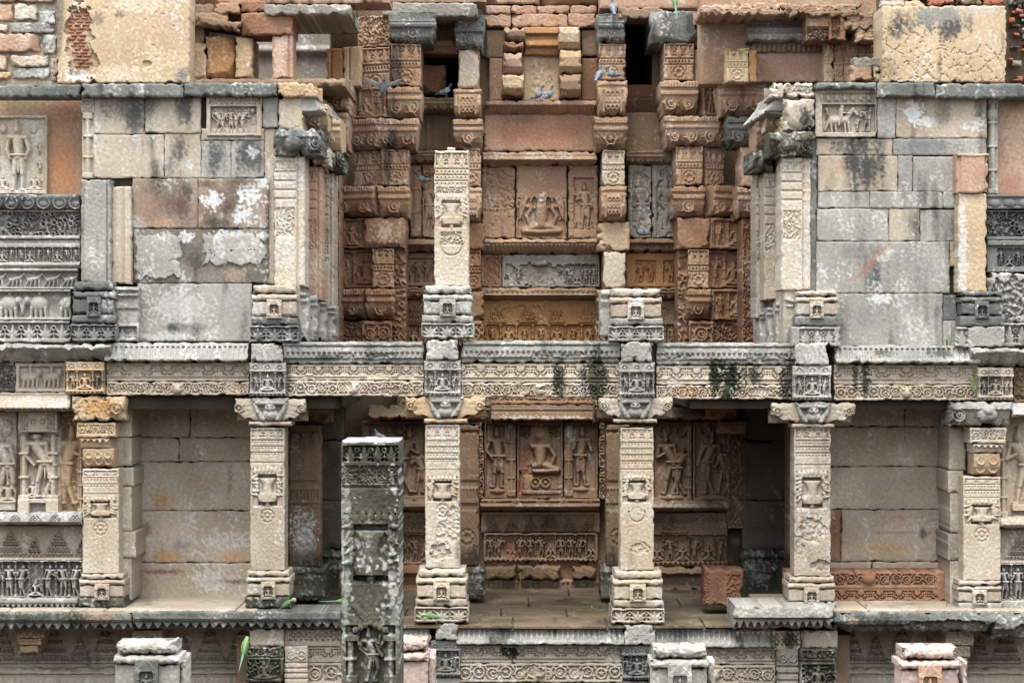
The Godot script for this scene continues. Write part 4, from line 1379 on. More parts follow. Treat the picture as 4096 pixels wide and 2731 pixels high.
func build_block_b() -> void:
	var wh := lin(236, 236, 236)
	var dk := lin(78, 82, 82)
	var t := thing("block_wall", "big grey stones with a slanting red streak and black runs", "wall", 890, 345, -12)
	var gy := lin(136, 138, 138)
	rows(t, -12, 30, "grey", [
		[96, 138, [877, 896], {}, "grey"], [95, 138, [896, 987], {"st": [[911, 112, 11, 12, wh, 0.95], [928, 122, 10, 6, wh, 0.9], [945, 110, 18, 24, dk, 0.6], [980, 104, 9, 14, dk, 0.5], [970, 126, 12, 6, wh, 0.7]]}, "buff"],
		[138, 155, [816, 893], {"st": [[862, 146, 18, 18, dk, 0.95], [838, 146, 14, 12, dk, 0.8]]}, "buff"], [138, 155, [893, 987], {"st": [[930, 146, 40, 10, gy, 0.8]]}],
		[155, 191, [818, 898], {"st": [[868, 168, 17, 32, dk, 0.95], [853, 162, 15, 12, dk, 0.85], [834, 172, 10, 16, lin(206, 184, 150), 0.5]]}, "buff"], [155, 192, [898, 913], {}, "grey"], [156, 192, [913, 958], {}, "grey"],
		[191, 208, [818, 870, 943, 958], {}, "grey"],
		[208, 241, [817, 889], {}, "grey"], [208, 241, [889, 920], {}, "buff"], [209, 242, [920, 957], {}, "grey"],
		[241, 293, [816, 950], {"st": [[890, 245, 6, 3.5, lin(206, 160, 148), 0.7, 1.8], [884, 250, 5, 3.5, lin(192, 134, 122), 0.7, 1.8], [878, 256, 5, 3.5, lin(188, 128, 116), 0.75, 1.8], [871, 263, 5, 3.5, lin(186, 126, 114), 0.75, 1.8], [864, 270, 5, 3.5, lin(188, 130, 118), 0.7, 1.8], [858, 276, 4, 3.5, lin(192, 138, 126), 0.7, 1.8], [852, 282, 3.5, 3, lin(196, 144, 132), 0.65, 1.8], [890, 251, 8, 4, lin(236, 230, 224), 0.7, 2.0], [884, 258, 8, 4, lin(232, 226, 220), 0.6, 2.0], [850, 250, 10, 12, gy, 0.6], [924, 270, 20, 12, lin(160, 162, 160), 0.4]]}, "grey"],
		[293, 346, [836, 943], {"st": [[882, 299, 12, 5, wh, 0.95], [906, 318, 5, 5, lin(212, 206, 196), 0.7], [870, 318, 20, 14, lin(150, 152, 152), 0.4]]}, "grey"],
		[241, 266, [950, 958], {}, "gold"], [294, 320, [943, 957], {}, "dark"], [320, 346, [943, 958], {}, "grey"]],
		{"chip": 0.7, "rnd": 0.5, "wob": 0.22, "rough": 0.4, "c": 1.1, "vary": 0.03, "da": 0.52, "m": "smooth"})
	blk(t, "stone", 806, 138, 818, 292, -15, 30, pv("dark", 0.03, 0.4), null, {"chip": 1.4, "c": 1.4})
	blk(t, "core", 782, 84, 992, 346, -19, 325, "void", null, {"c": 12.0})
	blk(t, "figure_panel", 815, 88, 877, 137, -8, 20, pv("buff", 0.02, 0.3), func(h: HF):
		h.cut(h.w * 0.14, h.h * 0.1, h.w * 0.98, h.h * 0.3, -3)
		for k in 6:
			h.ell(h.w * (0.22 + 0.13 * k), h.h * 0.2, 2.6, 3.4, -3, 3.4)
			h.cap(h.w * (0.22 + 0.13 * k), h.h * 0.14, h.w * (0.28 + 0.13 * k), h.h * 0.28, 1.2, 1.0, -3, 3)
		h.cut(h.w * 0.12, h.h * 0.34, h.w * 0.98, h.h * 0.9, -7)
		# a horse with its rider, attendants before and behind
		h.cap(h.w * 0.3, h.h * 0.66, h.w * 0.5, h.h * 0.64, 5.5, 5.0, -7, 7)
		h.cap(h.w * 0.52, h.h * 0.6, h.w * 0.62, h.h * 0.42, 3.6, 2.4, -7, 6.5)
		h.cap(h.w * 0.62, h.h * 0.43, h.w * 0.69, h.h * 0.54, 2.4, 1.6, -7, 6)
		for q in [0.26, 0.33, 0.48, 0.54]:
			h.cap(h.w * q, h.h * 0.68, h.w * (q + 0.02), h.h * 0.88, 2.0, 1.3, -7, 6)
		h.cap(h.w * 0.24, h.h * 0.64, h.w * 0.17, h.h * 0.86, 1.6, 1.0, -7, 5)
		h.cap(h.w * 0.42, h.h * 0.6, h.w * 0.43, h.h * 0.44, 2.8, 3.0, -7, 8)
		h.ell(h.w * 0.44, h.h * 0.38, 2.4, 2.8, -7, 8)
		h.cap(h.w * 0.44, h.h * 0.5, h.w * 0.56, h.h * 0.52, 1.3, 1.1, -7, 8)
		h.cap(h.w * 0.41, h.h * 0.6, h.w * 0.39, h.h * 0.76, 1.7, 1.3, -7, 8.5)
		h.stand(h.w * 0.2, h.h * 0.62, h.h * 0.27, -7, 5, 0.1, 2, 0)
		h.stand(h.w * 0.82, h.h * 0.88, h.h * 0.5, -7, 6, 0.15, 2, 0)
		h.stand(h.w * 0.7, h.h * 0.88, h.h * 0.3, -7, 5, -0.1, 2, 0)
		h.cap(h.w * 0.9, h.h * 0.4, h.w * 0.88, h.h * 0.86, 1.4, 1.2, -7, 5), {"c": 0.6, "chip": 0.5, "label": "carved panel of a rider on a horse with attendants", "st": [[868, 115, 10, 30, lin(70, 76, 72), 0.7]]})
	blk(t, "colonette", 987, 97, 999, 194, -16, 26, pv("grey", 0.02, 0.3), func(h: HF):
		h.cut(0, 0, h.w, h.h, -4)
		h.colonette(h.w * 0.5, h.h * 0.02, h.h, h.w * 0.32, -4, 5)
		h.ell(h.w * 0.5, h.h * 0.18, h.w * 0.5, h.h * 0.08, -4, 7), {"c": 0.8})
	var c := thing("coping", "dark grey coping course under the cracked plaster block", "coping", 930, 97, 2, "coping courses of the two blocks")
	for d in [[816, 877, 82, 89], [877, 936, 82, 97], [936, 1040, 83, 98]]:
		blk(c, "coping_stone", d[0], d[2], d[1] - 0.5, d[3], 2, 36, pv("dark", 0.05, 0.4, 0.14), null, {"chip": 2.0, "c": 1.3, "rnd": 1.4, "rough": 0.7})
	var e := thing("corner_eave", "white topped broken corner eave beside the horse rider panel, bulging carved block below", "eave", 795, 131, -30)
	blk(e, "stone", 770, 82, 816, 98, 0, 60, pv("buff", 0.03, 0.26, 0.5), func(h: HF): h.dense(h.w * 0.3, 3, h.w - 2, 12, 1.4, 4), {"chip": 5.0, "rnd": 2.4, "wob": 2.0, "c": 1.0, "rough": 1.4})
	blk(e, "boss", 783, 98, 815, 131, 0, 50, pv("buff", 0.03, 0.3), func(h: HF):
		h.ell(h.w * 0.42, h.h * 0.45, h.w * 0.42, h.h * 0.5, -2, 8)
		h.dense(h.w * 0.3, h.h * 0.2, h.w * 0.6, h.h * 0.7, -5.0, 6), {"chip": 4.0, "rnd": 3.0, "c": 0.9, "st": [[808, 120, 9, 14, lin(56, 62, 58), 0.9]]})
	blk(e, "corbel", 766, 104, 786, 131, -40, 60, "gold", rel_bracket, {"c": 1.0, "chip": 2.5})
	blk(e, "corbel", 756, 118, 772, 152, -90, 80, "brown", rel_bracket, {"c": 1.0, "chip": 2.5})
	var v := thing("side_eave", "sloping fluted eave running back into the well beside the bulging carved block", "eave", 784, 131, -8, "", -87.0)
	for k in 2:
		blk(v, "eave", 779.9 - k * 4.2, 88, 784.0 - k * 4.2, 116, 3, 18, pv("ledge", 0.05, 0.3, 0.44), eave_face, {"chip": 3.0, "c": 1.2, "wob": 1.4})
	blk(v, "frieze", 771.4, 116, 784, 152, 3, 14, "gold", func(h: HF): h.dense(2, 3, h.w - 2, h.h - 3, 2.5, 9), {"c": 1.4, "chip": 2.0})
	blk(v, "wall_stone", 771.4, 152, 784, 344, 0, 12, "buff", null, {"c": 2.5})


# ---- sculptured side walls ----
func build_carved_walls() -> void:
	var t := thing("niche_wall", "recess with a standing four armed statue slab on orange plaster", "wall", 40, 195, -45)
	blk(t, "plaster", -12, 95, 84, 198, -45, 40, pv("pink", 0.02, 0.08, 0.1), null, {"c": 1.6, "m": "smooth", "st": [[20, 104, 26, 10, lin(206, 186, 150), 0.8], [64, 118, 14, 14, lin(206, 150, 130), 0.6], [62, 165, 14, 34, lin(224, 160, 112), 0.7]]})
	blk(t, "statue_slab", -6, 115, 47, 194, -36, 12, pv("cream", 0.02, 0.02, 0.4), func(h: HF):
		h.cut(2, 3, h.w - 2, h.h - 4, -5)
		h.ell(h.w * 0.45, h.h * 0.17, 12, 13, -5, 3)
		for s in [-1.0, 1.0]:
			h.ell(h.w * 0.45 + s * 15.0, h.h * 0.17, 4, 5, -5, 4)
			for k in 3:
				h.stand(h.w * 0.45 + s * 21.0, h.h * (0.5 + 0.22 * k), h.h * 0.16, -5, 3.5, 0.1, 2, 0)
			h.sit(h.w * 0.45 + s * 16.0, h.h * 0.95, h.h * 0.2, -5, 4)
		h.stand(h.w * 0.45, h.h * 0.96, h.h * 0.86, -5, 11, 0.02, 2, 1.0)
		h.rect(h.w * 0.2, h.h * 0.95, h.w * 0.7, h.h, 2), {"c": 0.55, "rough": 0.2, "label": "pale stone slab carved with a standing four armed deity"})
	var f := thing("frieze_wall", "tall bands of animals, elephants and petals beside the plain grey shaft", "wall", 35, 341, 0)
	var pf := pv("grey", 0.02, 0.28, 0.3)
	blk(f, "petal_band", -12, 194, 80, 209, 4, 40, pv("dark", 0.02, 0.3), func(h: HF):
		h.prof([[0, 5], [h.h * 0.2, 5], [h.h * 0.9, -1], [h.h, -1]])
		for k in 6:
			h.ell(8.0 + k * 16.0, h.h * 0.62, 6.5, h.h * 0.34, -2, 5.5)
			h.ring(8.0 + k * 16.0, h.h * 0.6, 6.0, 1.0, 1, 4), {"c": 0.8, "chip": 1.6})
	blk(f, "carved_band", -12, 209, 80, 239, 0, 40, pf, func(h: HF):
		h.dense(0, 3, h.w, h.h - 4, 5, 6.5)
		h.rect(0, h.h - 3, h.w, h.h, 1), {"c": 0.66})
	blk(f, "carved_band", -12, 239, 80, 268, 1, 40, pf, func(h: HF):
		h.cut(0, 0, h.w, 6, -3)
		h.rect(0, 4, h.w, 6, 0)
		h.gallery(0, h.w, 8, h.h - 6, 9.5, 4.5, 3)
		h.rect(0, h.h - 5, h.w, h.h - 2, 2), {"c": 0.66})
	blk(f, "animal_band", -12, 268, 78, 289, 0, 40, pf, func(h: HF):
		h.rect(0, 0, h.w, 3, 3)
		h.cut(0, 3.5, h.w, h.h - 2.5, -5)
		for k in 5:
			var c := 9.0 + k * 18.5
			h.cap(c - 5, h.h * 0.55, c + 4, h.h * 0.45, 3.0, 2.6, -5, 5)
			h.cap(c + 5, h.h * 0.4, c + 8, h.h * 0.26, 2.0, 1.5, -5, 5)
			for q in 4:
				h.cap(c - 6.0 + q * 3.6, h.h * 0.58, c - 9.0 + q * 4.6, h.h * 0.86, 1.3, 0.9, -5, 4.5)
			h.cap(c - 7, h.h * 0.5, c - 10, h.h * 0.3, 1.0, 0.7, -5, 4)
		h.rect(0, h.h - 2, h.w, h.h, 3), {"c": 0.66})
	blk(f, "elephant_band", -12, 289, 71, 320, 0, 40, pv("grey", 0.02, 0.24, 0.4), func(h: HF):
		h.rect(0, 0, h.w, 2.5, 3)
		h.cut(0, 3, h.w, h.h - 3, -7)
		for k in 3:
			var c := 20.0 + k * 30.0
			h.ell(c, h.h * 0.46, 10.5, h.h * 0.3, -7, 8.5)
			h.ell(c + (10 if k != 1 else -11), h.h * 0.36, 5, 5.5, -7, 8.5)
			h.cap(c + (12 if k != 1 else -14), h.h * 0.4, c + (14 if k != 1 else -16), h.h * 0.8, 2.2, 1.2, -7, 7)
			for q in 4:
				h.cap(c - 7.0 + q * 4.6, h.h * 0.6, c - 7.5 + q * 5.0, h.h * 0.9, 2.4, 1.9, -7, 7)
			h.cap(c + 1, h.h * 0.16, c + 2, h.h * 0.06, 2.2, 1.6, -7, 7)
		h.rect(0, h.h - 3, h.w, h.h, 3), {"c": 0.66, "label": "weathered frieze of walking elephants"})
	blk(f, "lotus_band", -12, 320, 70, 342, 3, 40, pf, func(h: HF): h.lotus(3, h.h - 4, 15, 4, 0, h.w), {"c": 0.66, "chip": 0.8})
	var g := thing("carved_wall", "narrow strip of dark carved bands and crumbled stone beyond the yellowish shaft", "wall", 1012, 345, 0)
	blk(g, "plaster", 992, 96, 1040, 196, -36, 30, pv("pink", 0.02, 0.1, 0.2), null, {"c": 1.6, "m": "smooth", "st": [[1014, 150, 12, 30, lin(222, 196, 170), 0.6], [1010, 185, 12, 12, lin(190, 130, 116), 0.6]]})
	blk(g, "petal_band", 987, 194, 1040, 209, 2, 40, pv("dark", 0.02, 0.3), func(h: HF):
		h.cut(0, 3, h.w, h.h - 3, -2)
		for k in 4:
			h.ell(8.0 + k * 15.0, h.h * 0.62, 6, h.h * 0.3, -2, 4), {"c": 0.8})
	blk(g, "carved_band", 987, 210, 1040, 240, 0, 40, pv("dark", 0.02, 0.3), func(h: HF): h.dense(0, 2, h.w, h.h - 4, 5, 6.5), {"c": 0.7})
	blk(g, "carved_band", 987, 240, 1040, 272, 1, 40, pv("dark", 0.02, 0.4), func(h: HF):
		h.prof([[0, 2], [5, 2], [6, -2], [h.h, 0]])
		h.gallery(10, h.w, 8, h.h - 6, 9.5, 4.5, 3), {"c": 0.7})
	blk(g, "broken_stone", 987, 272, 1040, 322, 2, 40, pv("grey", 0.02, 0.36, 0.4), func(h: HF): h.broken(h.w * 0.5, h.h * 0.5, h.w * 0.5, h.h * 0.4, -4, 8), {"c": 1.0, "chip": 5.0, "rough": 1.6, "m": "coarse"})
	blk(g, "lotus_band", 1004, 322, 1040, 346, 3, 40, pv("grey", 0.02, 0.3), func(h: HF): h.lotus(3, h.h - 4, 14, 4, 0, h.w), {"c": 0.7, "chip": 0.8})

	# storey under them
	var s := thing("statue_wall", "wall of standing statues with a dancer between colonettes, figure frieze below", "wall", 40, 606, 0)
	blk(s, "shelf", -12, 343, 112, 362, 22, 60, pv("ledge", 0.03, 0.36), func(h: HF):
		h.prof([[0, 4], [h.h * 0.2, 6], [h.h * 0.8, -8], [h.h, -16]])
		h.flutes(h.h * 0.5, h.h * 0.9, 4, 1.2, h.w * 0.5, h.w * 0.9), {"c": 1.0, "chip": 3.0, "wob": 1.6, "rnd": 2.0})
	blk(s, "stone", -12, 362, 15, 391, 0, 40, "black", func(h: HF): h.dense(1, 3, h.w - 1, h.h - 3, 2, 6), {"c": 0.8})
	blk(s, "animal_panel", 15, 362, 66, 392, 2, 40, pv("buff", 0.03, 0.22), func(h: HF):
		h.cut(4, 4, h.w - 2, h.h - 4, -4)
		for k in 2:
			var c := 15.0 + k * 21.0
			h.cap(c - 5, h.h * 0.5, c + 5, h.h * 0.46, 5, 4.4, -4, 6)
			h.ell(c + 8, h.h * 0.34, 4, 4.4, -4, 6)
			for q in 4:
				h.cap(c - 6.0 + q * 4.4, h.h * 0.55, c - 7.0 + q * 4.6, h.h * 0.84, 1.8, 1.3, -4, 5)
			h.cap(c, h.h * 0.34, c, h.h * 0.2, 2.4, 2.2, -4, 5), {"c": 0.66, "chip": 0.8})
	blk(s, "eave", -12, 392, 72, 411, 4, 50, pv("buff", 0.03, 0.22, 0.4), func(h: HF):
		h.prof([[0, 2], [h.h * 0.2, 0], [h.h * 0.25, 6], [h.h * 0.8, 20], [h.h, 8]])
		h.flutes(h.h * 0.3, h.h * 0.9, 4.4, 1.6)
		h.teeth(h.h * 0.8, h.h, 5.5, 2.0), {"c": 0.85, "chip": 1.4})
	blk(s, "core", -12, 408, 80, 606, -22, 40, "umber", null, {"c": 3.0, "chip": 1.0})
	blk(s, "figure_panel", -12, 411, 16, 510, -14, 10, pv("buff", 0.03, 0.16), func(h: HF):
		h.cut(0, 0, h.w, h.h, -5)
		h.ell(h.w * 0.5, h.h * 0.17, 10, 10, -5, 4)
		h.stand(h.w * 0.55, h.h * 0.9, h.h * 0.7, -5, 9, 0.12, 2, 1)
		h.sit(h.w * 0.72, h.h * 0.93, h.h * 0.24, -5, 8)
		h.rect(0, h.h * 0.92, h.w, h.h, 2), {"c": 0.66})
	blk(s, "niche_top", 18, 411, 57, 432, 0, 24, pv("buff", 0.03, 0.16), func(h: HF):
		h.dense(2, 2, h.w * 0.26, h.h - 2, 1.6, 4)
		h.dense(h.w * 0.74, 2, h.w - 2, h.h - 2, 1.6, 4)
		for q in [0.38, 0.62]:
			h.hole(h.w * q, h.h * 0.5, 4.4, 4.4, -2)
			h.ring(h.w * q, h.h * 0.5, 3.6, 0.9, -2, 2.4)
			h.cap(h.w * q - 3, h.h * 0.5, h.w * q + 3, h.h * 0.5, 0.7, 0.7, -2, 2)
			h.cap(h.w * q, h.h * 0.5 - 3, h.w * q, h.h * 0.5 + 3, 0.7, 0.7, -2, 2), {"c": 0.6})
	blk(s, "dancer", 18, 427, 60, 513, -8, 14, pv("cream", 0.02, 0.1, 0.36), func(h: HF):
		h.cut(0, 0, h.w, h.h, -9)
		for q in [0.13, 0.82]:
			h.colonette(h.w * q, 2, h.h * 0.86, 4.2, -9, 10)
			h.rect(h.w * q - 6.5, h.h * 0.84, h.w * q + 6.5, h.h, 3)
		h.stand(h.w * 0.5, h.h * 0.82, h.h * 0.8, -9, 12, 0.16, 2, 0.0)
		h.ell(h.w * 0.42, h.h * 0.1, 5.5, 4.0, -9, 12)
		h.sit(h.w * 0.34, h.h * 0.82, h.h * 0.2, -9, 9)
		h.sit(h.w * 0.68, h.h * 0.82, h.h * 0.16, -9, 8)
		h.rect(h.w * 0.22, h.h * 0.82, h.w * 0.75, h.h * 0.88, 1), {"c": 0.6, "label": "tall carved dancer in a twisting pose between colonettes"})
	blk(s, "figure_panel", 59, 411, 84, 512, -14, 10, pv("gold", 0.03, 0.2), func(h: HF):
		h.cut(0, 0, h.w, h.h, -8)
		h.stand(h.w * 0.36, h.h * 0.92, h.h * 0.76, -8, 7, -0.1, 2, 1)
		h.colonette(h.w * 0.86, h.h * 0.2, h.h, 2.6, -8, 8), {"c": 0.7})
	blk(s, "ledge", -12, 512, 82, 525, 8, 40, pv("grey", 0.03, 0.3, 0.4), func(h: HF):
		h.prof([[0, -2], [h.h * 0.3, 3], [h.h * 0.7, 5], [h.h * 0.76, 3], [h.h, -3]])
		for k in 5:
			h.pediment(8.0 + k * 20.0, 1, h.h * 0.6, 7, 3, 2.4)
		h.teeth(h.h * 0.8, h.h, 4, -6), {"c": 0.7, "chip": 1.2})
	blk(s, "pediment_band", -12, 525, 82, 560, -8, 20, pv("buff", 0.03, 0.2), func(h: HF):
		h.cut(0, 0, h.w, h.h, -5)
		for k in 5:
			h.pediment(-2.0 + k * 24.0, 8 if k % 2 == 1 else 12, h.h - 3, 14 if k % 2 == 1 else 8, -5, 6)
		h.rect(0, h.h - 3, h.w, h.h, 5), {"c": 0.66})
	blk(s, "figure_frieze", -12, 560, 82, 597, 0, 24, pv("grey", 0.03, 0.2, 0.44), func(h: HF):
		h.gallery(0, h.w, 1, h.h - 1, 13.5, 9, 7), {"c": 0.6})
	blk(s, "toothed_base", -12, 597, 78, 609, 6, 36, pv("grey", 0.03, 0.34), func(h: HF):
		h.prof([[0, 2], [h.h * 0.4, 2], [h.h * 0.45, 0], [h.h, 0]])
		h.teeth(h.h * 0.5, h.h, 5.5, -7), {"c": 0.7, "chip": 1.0})
	var r := thing("statue_wall", "strip of statue wall at the far edge beyond the last wall pier", "wall", 1015, 610, 0)
	blk(r, "shelf", 969, 347, 1040, 367, 22, 60, pv("grey", 0.03, 0.3), func(h: HF):
		h.prof([[0, 4], [h.h * 0.2, 6], [h.h * 0.8, -8], [h.h, -16]])
		h.flutes(h.h * 0.5, h.h * 0.9, 4, 1.2, h.w * 0.4, h.w), {"c": 1.0, "chip": 3.0, "wob": 1.6, "rnd": 2.0})
	blk(r, "stone", 1014, 367, 1040, 402, 0, 40, pv("umber", 0.03), func(h: HF): h.dense(1, 3, h.w - 1, h.h - 3, 2, 6), {"c": 0.8})
	blk(r, "eave", 1010, 402, 1040, 417, 10, 50, pv("grey", 0.03, 0.2), func(h: HF): h.prof([[0, 2], [h.h * 0.25, 6], [h.h * 0.8, 16], [h.h, 6]]), {"c": 1.0, "chip": 2.0})
	blk(r, "core", 1000, 415, 1040, 610, -22, 40, "buff", null, {"c": 3.0})
	blk(r, "figure_panel", 998, 417, 1040, 516, -14, 10, pv("cream", 0.03, 0.1), func(h: HF):
		h.cut(0, 0, h.w, h.h, -6)
		h.colonette(6, 4, h.h, 3.4, -6, 6)
		h.stand(24, h.h * 0.88, h.h * 0.76, -6, 9, 0.14, 2, 1)
		h.rect(14, h.h * 0.88, h.w, h.h * 0.94, 2), {"c": 0.66})
	blk(r, "ledge", 1000, 516, 1040, 528, 6, 40, pv("buff", 0.03, 0.2), func(h: HF): h.prof([[0, -2], [h.h * 0.3, 3], [h.h * 0.7, 5], [h.h, -3]]), {"c": 1.0, "chip": 2.0})
	blk(r, "pediment_band", 998, 528, 1040, 563, -8, 20, pv("buff", 0.03, 0.2), func(h: HF):
		h.cut(0, 0, h.w, h.h, -5)
		h.pediment(24, 10, h.h - 3, 16, -5, 6)
		h.rect(0, h.h - 3, h.w, h.h, 4), {"c": 0.7})
	blk(r, "figure_frieze", 998, 563, 1040, 600, 0, 24, pv("grey", 0.03, 0.2, 0.4), func(h: HF): h.gallery(0, h.w, 1, h.h - 1, 13.5, 9, 5), {"c": 0.6})
	blk(r, "toothed_base", 1000, 600, 1040, 612, 6, 36, pv("grey", 0.03, 0.34), func(h: HF): h.teeth(h.h * 0.5, h.h, 5.5, -7), {"c": 0.7})


# ---- the curved wall of the well ----
func build_well() -> void:
	var wz := -360.0
	var t := thing("well_wall", "brown well wall bay with seated and standing figures and a bare pink panel", "wall", 540, 588, wz)
	blk(t, "core", 458, -100, 626, 600, wz - 14, 220, "umber", null, {"c": 6.0})
	blk(t, "core", 400, 98, 458, 600, wz - 14, 220, "umber", null, {"c": 6.0})
	blk(t, "core", 626, 86, 690, 600, wz - 14, 220, "umber", null, {"c": 6.0})
	# upper courses
	rows(t, wz + 8, 24, "pink", [[-30, 4, [476, 540, 600]], [5, 14, [485, 511, 537, 570, 597]], [13, 27, [485, 511, 568, 597]]], {"chip": 1.6, "rnd": 0.8, "c": 1.0, "rough": 1.0, "planes": 3})
	for d in [[503, 526, 27, 41, "brown"], [504, 524, 41, 52, "red"], [503, 523, 52, 74, "pink"], [501, 524, 74, 95, "gold"], [558, 581, 26, 50, "gold"], [559, 582, 50, 74, "gold"], [559, 582, 74, 97, "brown"]]:
		blk(t, "corbel", d[0], d[2], d[1], d[3] - 0.6, wz + 40, 40, pv(d[4], 0.08), func(h: HF):
			h.prof([[0, 1], [h.h * 0.3, 3], [h.h * 0.5, 2], [h.h * 0.7, 1], [h.h, -9]])
			if h.rg.randf() < 0.6:
				h.scrolls(h.h * 0.2, h.h * 0.5, -1.0, 2, h.w - 2), {"c": 0.9, "chip": 3.0, "rnd": 2.0, "wob": 1.2})
	blk(t, "lintel", 524, 27, 560, 55, wz + 14, 20, "ochre", func(h: HF): h.prof([[0, 4], [h.h * 0.25, 6], [h.h * 0.3, 0], [h.h * 0.45, 2], [h.h * 0.6, 5], [h.h * 0.7, 6], [h.h * 0.75, 0], [h.h, -2]]), {"c": 1.0, "chip": 1.0, "rough": 0.6})
	blk(t, "niche_panel", 522, 55, 561, 101, wz + 2, 14, "plaster", func(h: HF):
		h.rect(2, 3, h.w - 2, h.h, 1.0)
		h.broken(h.w * 0.5, h.h * 0.5, h.w * 0.3, h.h * 0.36, 0.0, 1.6), {"c": 0.9, "rough": 0.8})
	for d in [[489, 503, 58, 101, "pink"], [582, 598, 58, 101, "red"], [486, 504, 30, 58, "umber"], [582, 598, 30, 56, "umber"]]:
		blk(t, "panel", d[0], d[2], d[1], d[3], wz, 14, pv(d[4], 0.05), null, {"c": 1.3})
	blk(t, "ledge", 484, 100, 598, 114, wz + 22, 34, "brown", func(h: HF):
		h.prof([[0, 3], [h.h * 0.35, 4], [h.h * 0.5, 0], [h.h * 0.75, -7], [h.h, -16]])
		h.flutes(h.h * 0.4, h.h * 0.7, 4, 1.5), {"c": 0.9, "chip": 2.0, "wob": 1.2})
	blk(t, "bare_panel", 484, 113, 597, 151, wz + 4, 20, "pink", null, {"c": 1.1, "chip": 1.5, "rough": 0.9, "m": "smooth", "label": "bare pinkish panel with red scars", "st": [[540, 130, 50, 16, lin(206, 146, 124), 0.6], [514, 134, 14, 12, lin(190, 124, 104), 0.5], [575, 126, 14, 10, lin(200, 132, 110), 0.5], [520, 120, 16, 4, lin(150, 124, 108), 0.7], [550, 144, 30, 5, lin(224, 170, 140), 0.6]]})
	blk(t, "ledge", 482, 151, 598, 166, wz + 22, 34, pv("brown", 0.02, 0.1, 0.34), func(h: HF): h.prof([[0, 0], [h.h * 0.2, 1], [h.h * 0.3, 0], [h.h * 0.4, 4], [h.h * 0.6, 5], [h.h * 0.7, -2], [h.h, -16]]), {"c": 0.9, "chip": 2.4, "wob": 1.2})
	blk(t, "figure_slab", 482, 166, 515, 238, wz + 3, 20, "brown", func(h: HF):
		h.broken(h.w * 0.5, h.h * 0.4, h.w * 0.5, h.h * 0.35, -1.0, 2.5)
		h.stand(h.w * 0.52, h.h * 0.86, h.h * 0.5, -2.5, 3.5, 0.1, 2, 0.0), {"c": 0.75, "chip": 1.4, "rough": 0.7})
	blk(t, "seated_relief", 516, 165, 567, 239, wz + 5, 20, pv("brown", 0.02, 0.1, 0.12), func(h: HF):
		h.cut(h.w * 0.04, h.h * 0.45, h.w * 0.96, h.h * 0.97, -3.0)
		h.trap(h.w * 0.5, 0, h.h * 0.6, h.w * 0.34, h.w * 0.2, -0.5)
		h.sit(h.w * 0.5, h.h * 0.94, h.h * 0.6, -5.0, 8.0, 4)
		for s in [-1.0, 1.0]:
			h.stand(h.w * (0.5 + s * 0.4), h.h * 0.74, h.h * 0.34, -3, 4, 0, 2, 0)
			h.cap(h.w * (0.5 + s * 0.3), h.h * 0.46, h.w * (0.5 + s * 0.42), h.h * 0.72, 2, 1.2, -2, 4)
		h.hole(h.w * 0.36, h.h * 0.5, 2.5, 5, -5)
		h.hole(h.w * 0.64, h.h * 0.5, 2.5, 5, -5)
		h.broken(h.w * 0.53, h.h * 0.42, 7, 9, 1.0, 3.0), {"c": 0.7, "chip": 1.2, "rough": 0.6, "label": "seated deity with its face and arms broken off", "st": [[543, 197, 4, 6, lin(232, 216, 200), 0.9]]})
	blk(t, "figure_slab", 568, 165, 598, 238, wz + 4, 20, "brown", func(h: HF):
		h.cut(h.w * 0.2, h.h * 0.18, h.w * 0.86, h.h * 0.88, -3.5)
		h.stand(h.w * 0.56, h.h * 0.87, h.h * 0.62, -3.5, 5.0, 0.04, 4, 0.5)
		h.colonette(h.w * 0.1, h.h * 0.06, h.h * 0.96, 1.6, -1, 2)
		for q in 4:
			h.stand(h.w * (0.24 + 0.2 * q), h.h * 0.88, h.h * 0.14, -3.5, 4, 0, 2, 0), {"c": 0.7, "chip": 1.0, "rough": 0.6})
	blk(t, "cornice", 482, 238, 600, 254, wz + 18, 30, "brown", func(h: HF):
		h.prof([[0, 1], [h.h * 0.2, 4], [h.h * 0.35, 1], [h.h * 0.4, 3], [h.h * 0.7, -3], [h.h, -12]])
		h.flutes(h.h * 0.4, h.h * 0.7, 4.2, 1.8), {"c": 0.8, "chip": 2.0, "wob": 1.0})
	blk(t, "panel", 478, 254, 502, 287, wz + 3, 20, pv("red", 0.05), func(h: HF): h.broken(h.w * 0.6, h.h * 0.5, 8, 14, -2, 2), {"c": 0.9, "chip": 1.4})
	blk(t, "lintel", 502, 254, 600, 287, wz + 5, 20, pv("slate", 0.02, 0.06, 0.2), func(h: HF):
		h.broken(h.w * 0.36, h.h * 0.62, h.w * 0.3, h.h * 0.32, -3.2, 1.5)
		h.cut(h.w * 0.04, h.h * 0.3, h.w * 0.1, h.h * 0.6, -2)
		h.cap(h.w * 0.36, h.h * 0.28, h.w * 0.44, h.h * 0.26, 3, 3, -1, 4)
		h.stand(h.w * 0.17, h.h * 0.88, h.h * 0.6, -3, 4, 0, 2, 0)
		h.gallery(h.w * 0.64, h.w * 0.98, h.h * 0.3, h.h * 0.92, 8.5, 3.5, 3), {"c": 0.7, "chip": 1.6, "label": "paler reused slab with a broken middle and small figures"})
	blk(t, "cornice", 480, 287, 600, 300, wz + 16, 30, "umber", func(h: HF):
		h.prof([[0, 0], [h.h * 0.2, 3], [h.h * 0.5, 1], [h.h * 0.6, 5], [h.h * 0.8, -3], [h.h, -9]])
		h.flutes(1.5, h.h * 0.4, 5, 1.4), {"c": 0.8, "chip": 2.4, "wob": 1.0})
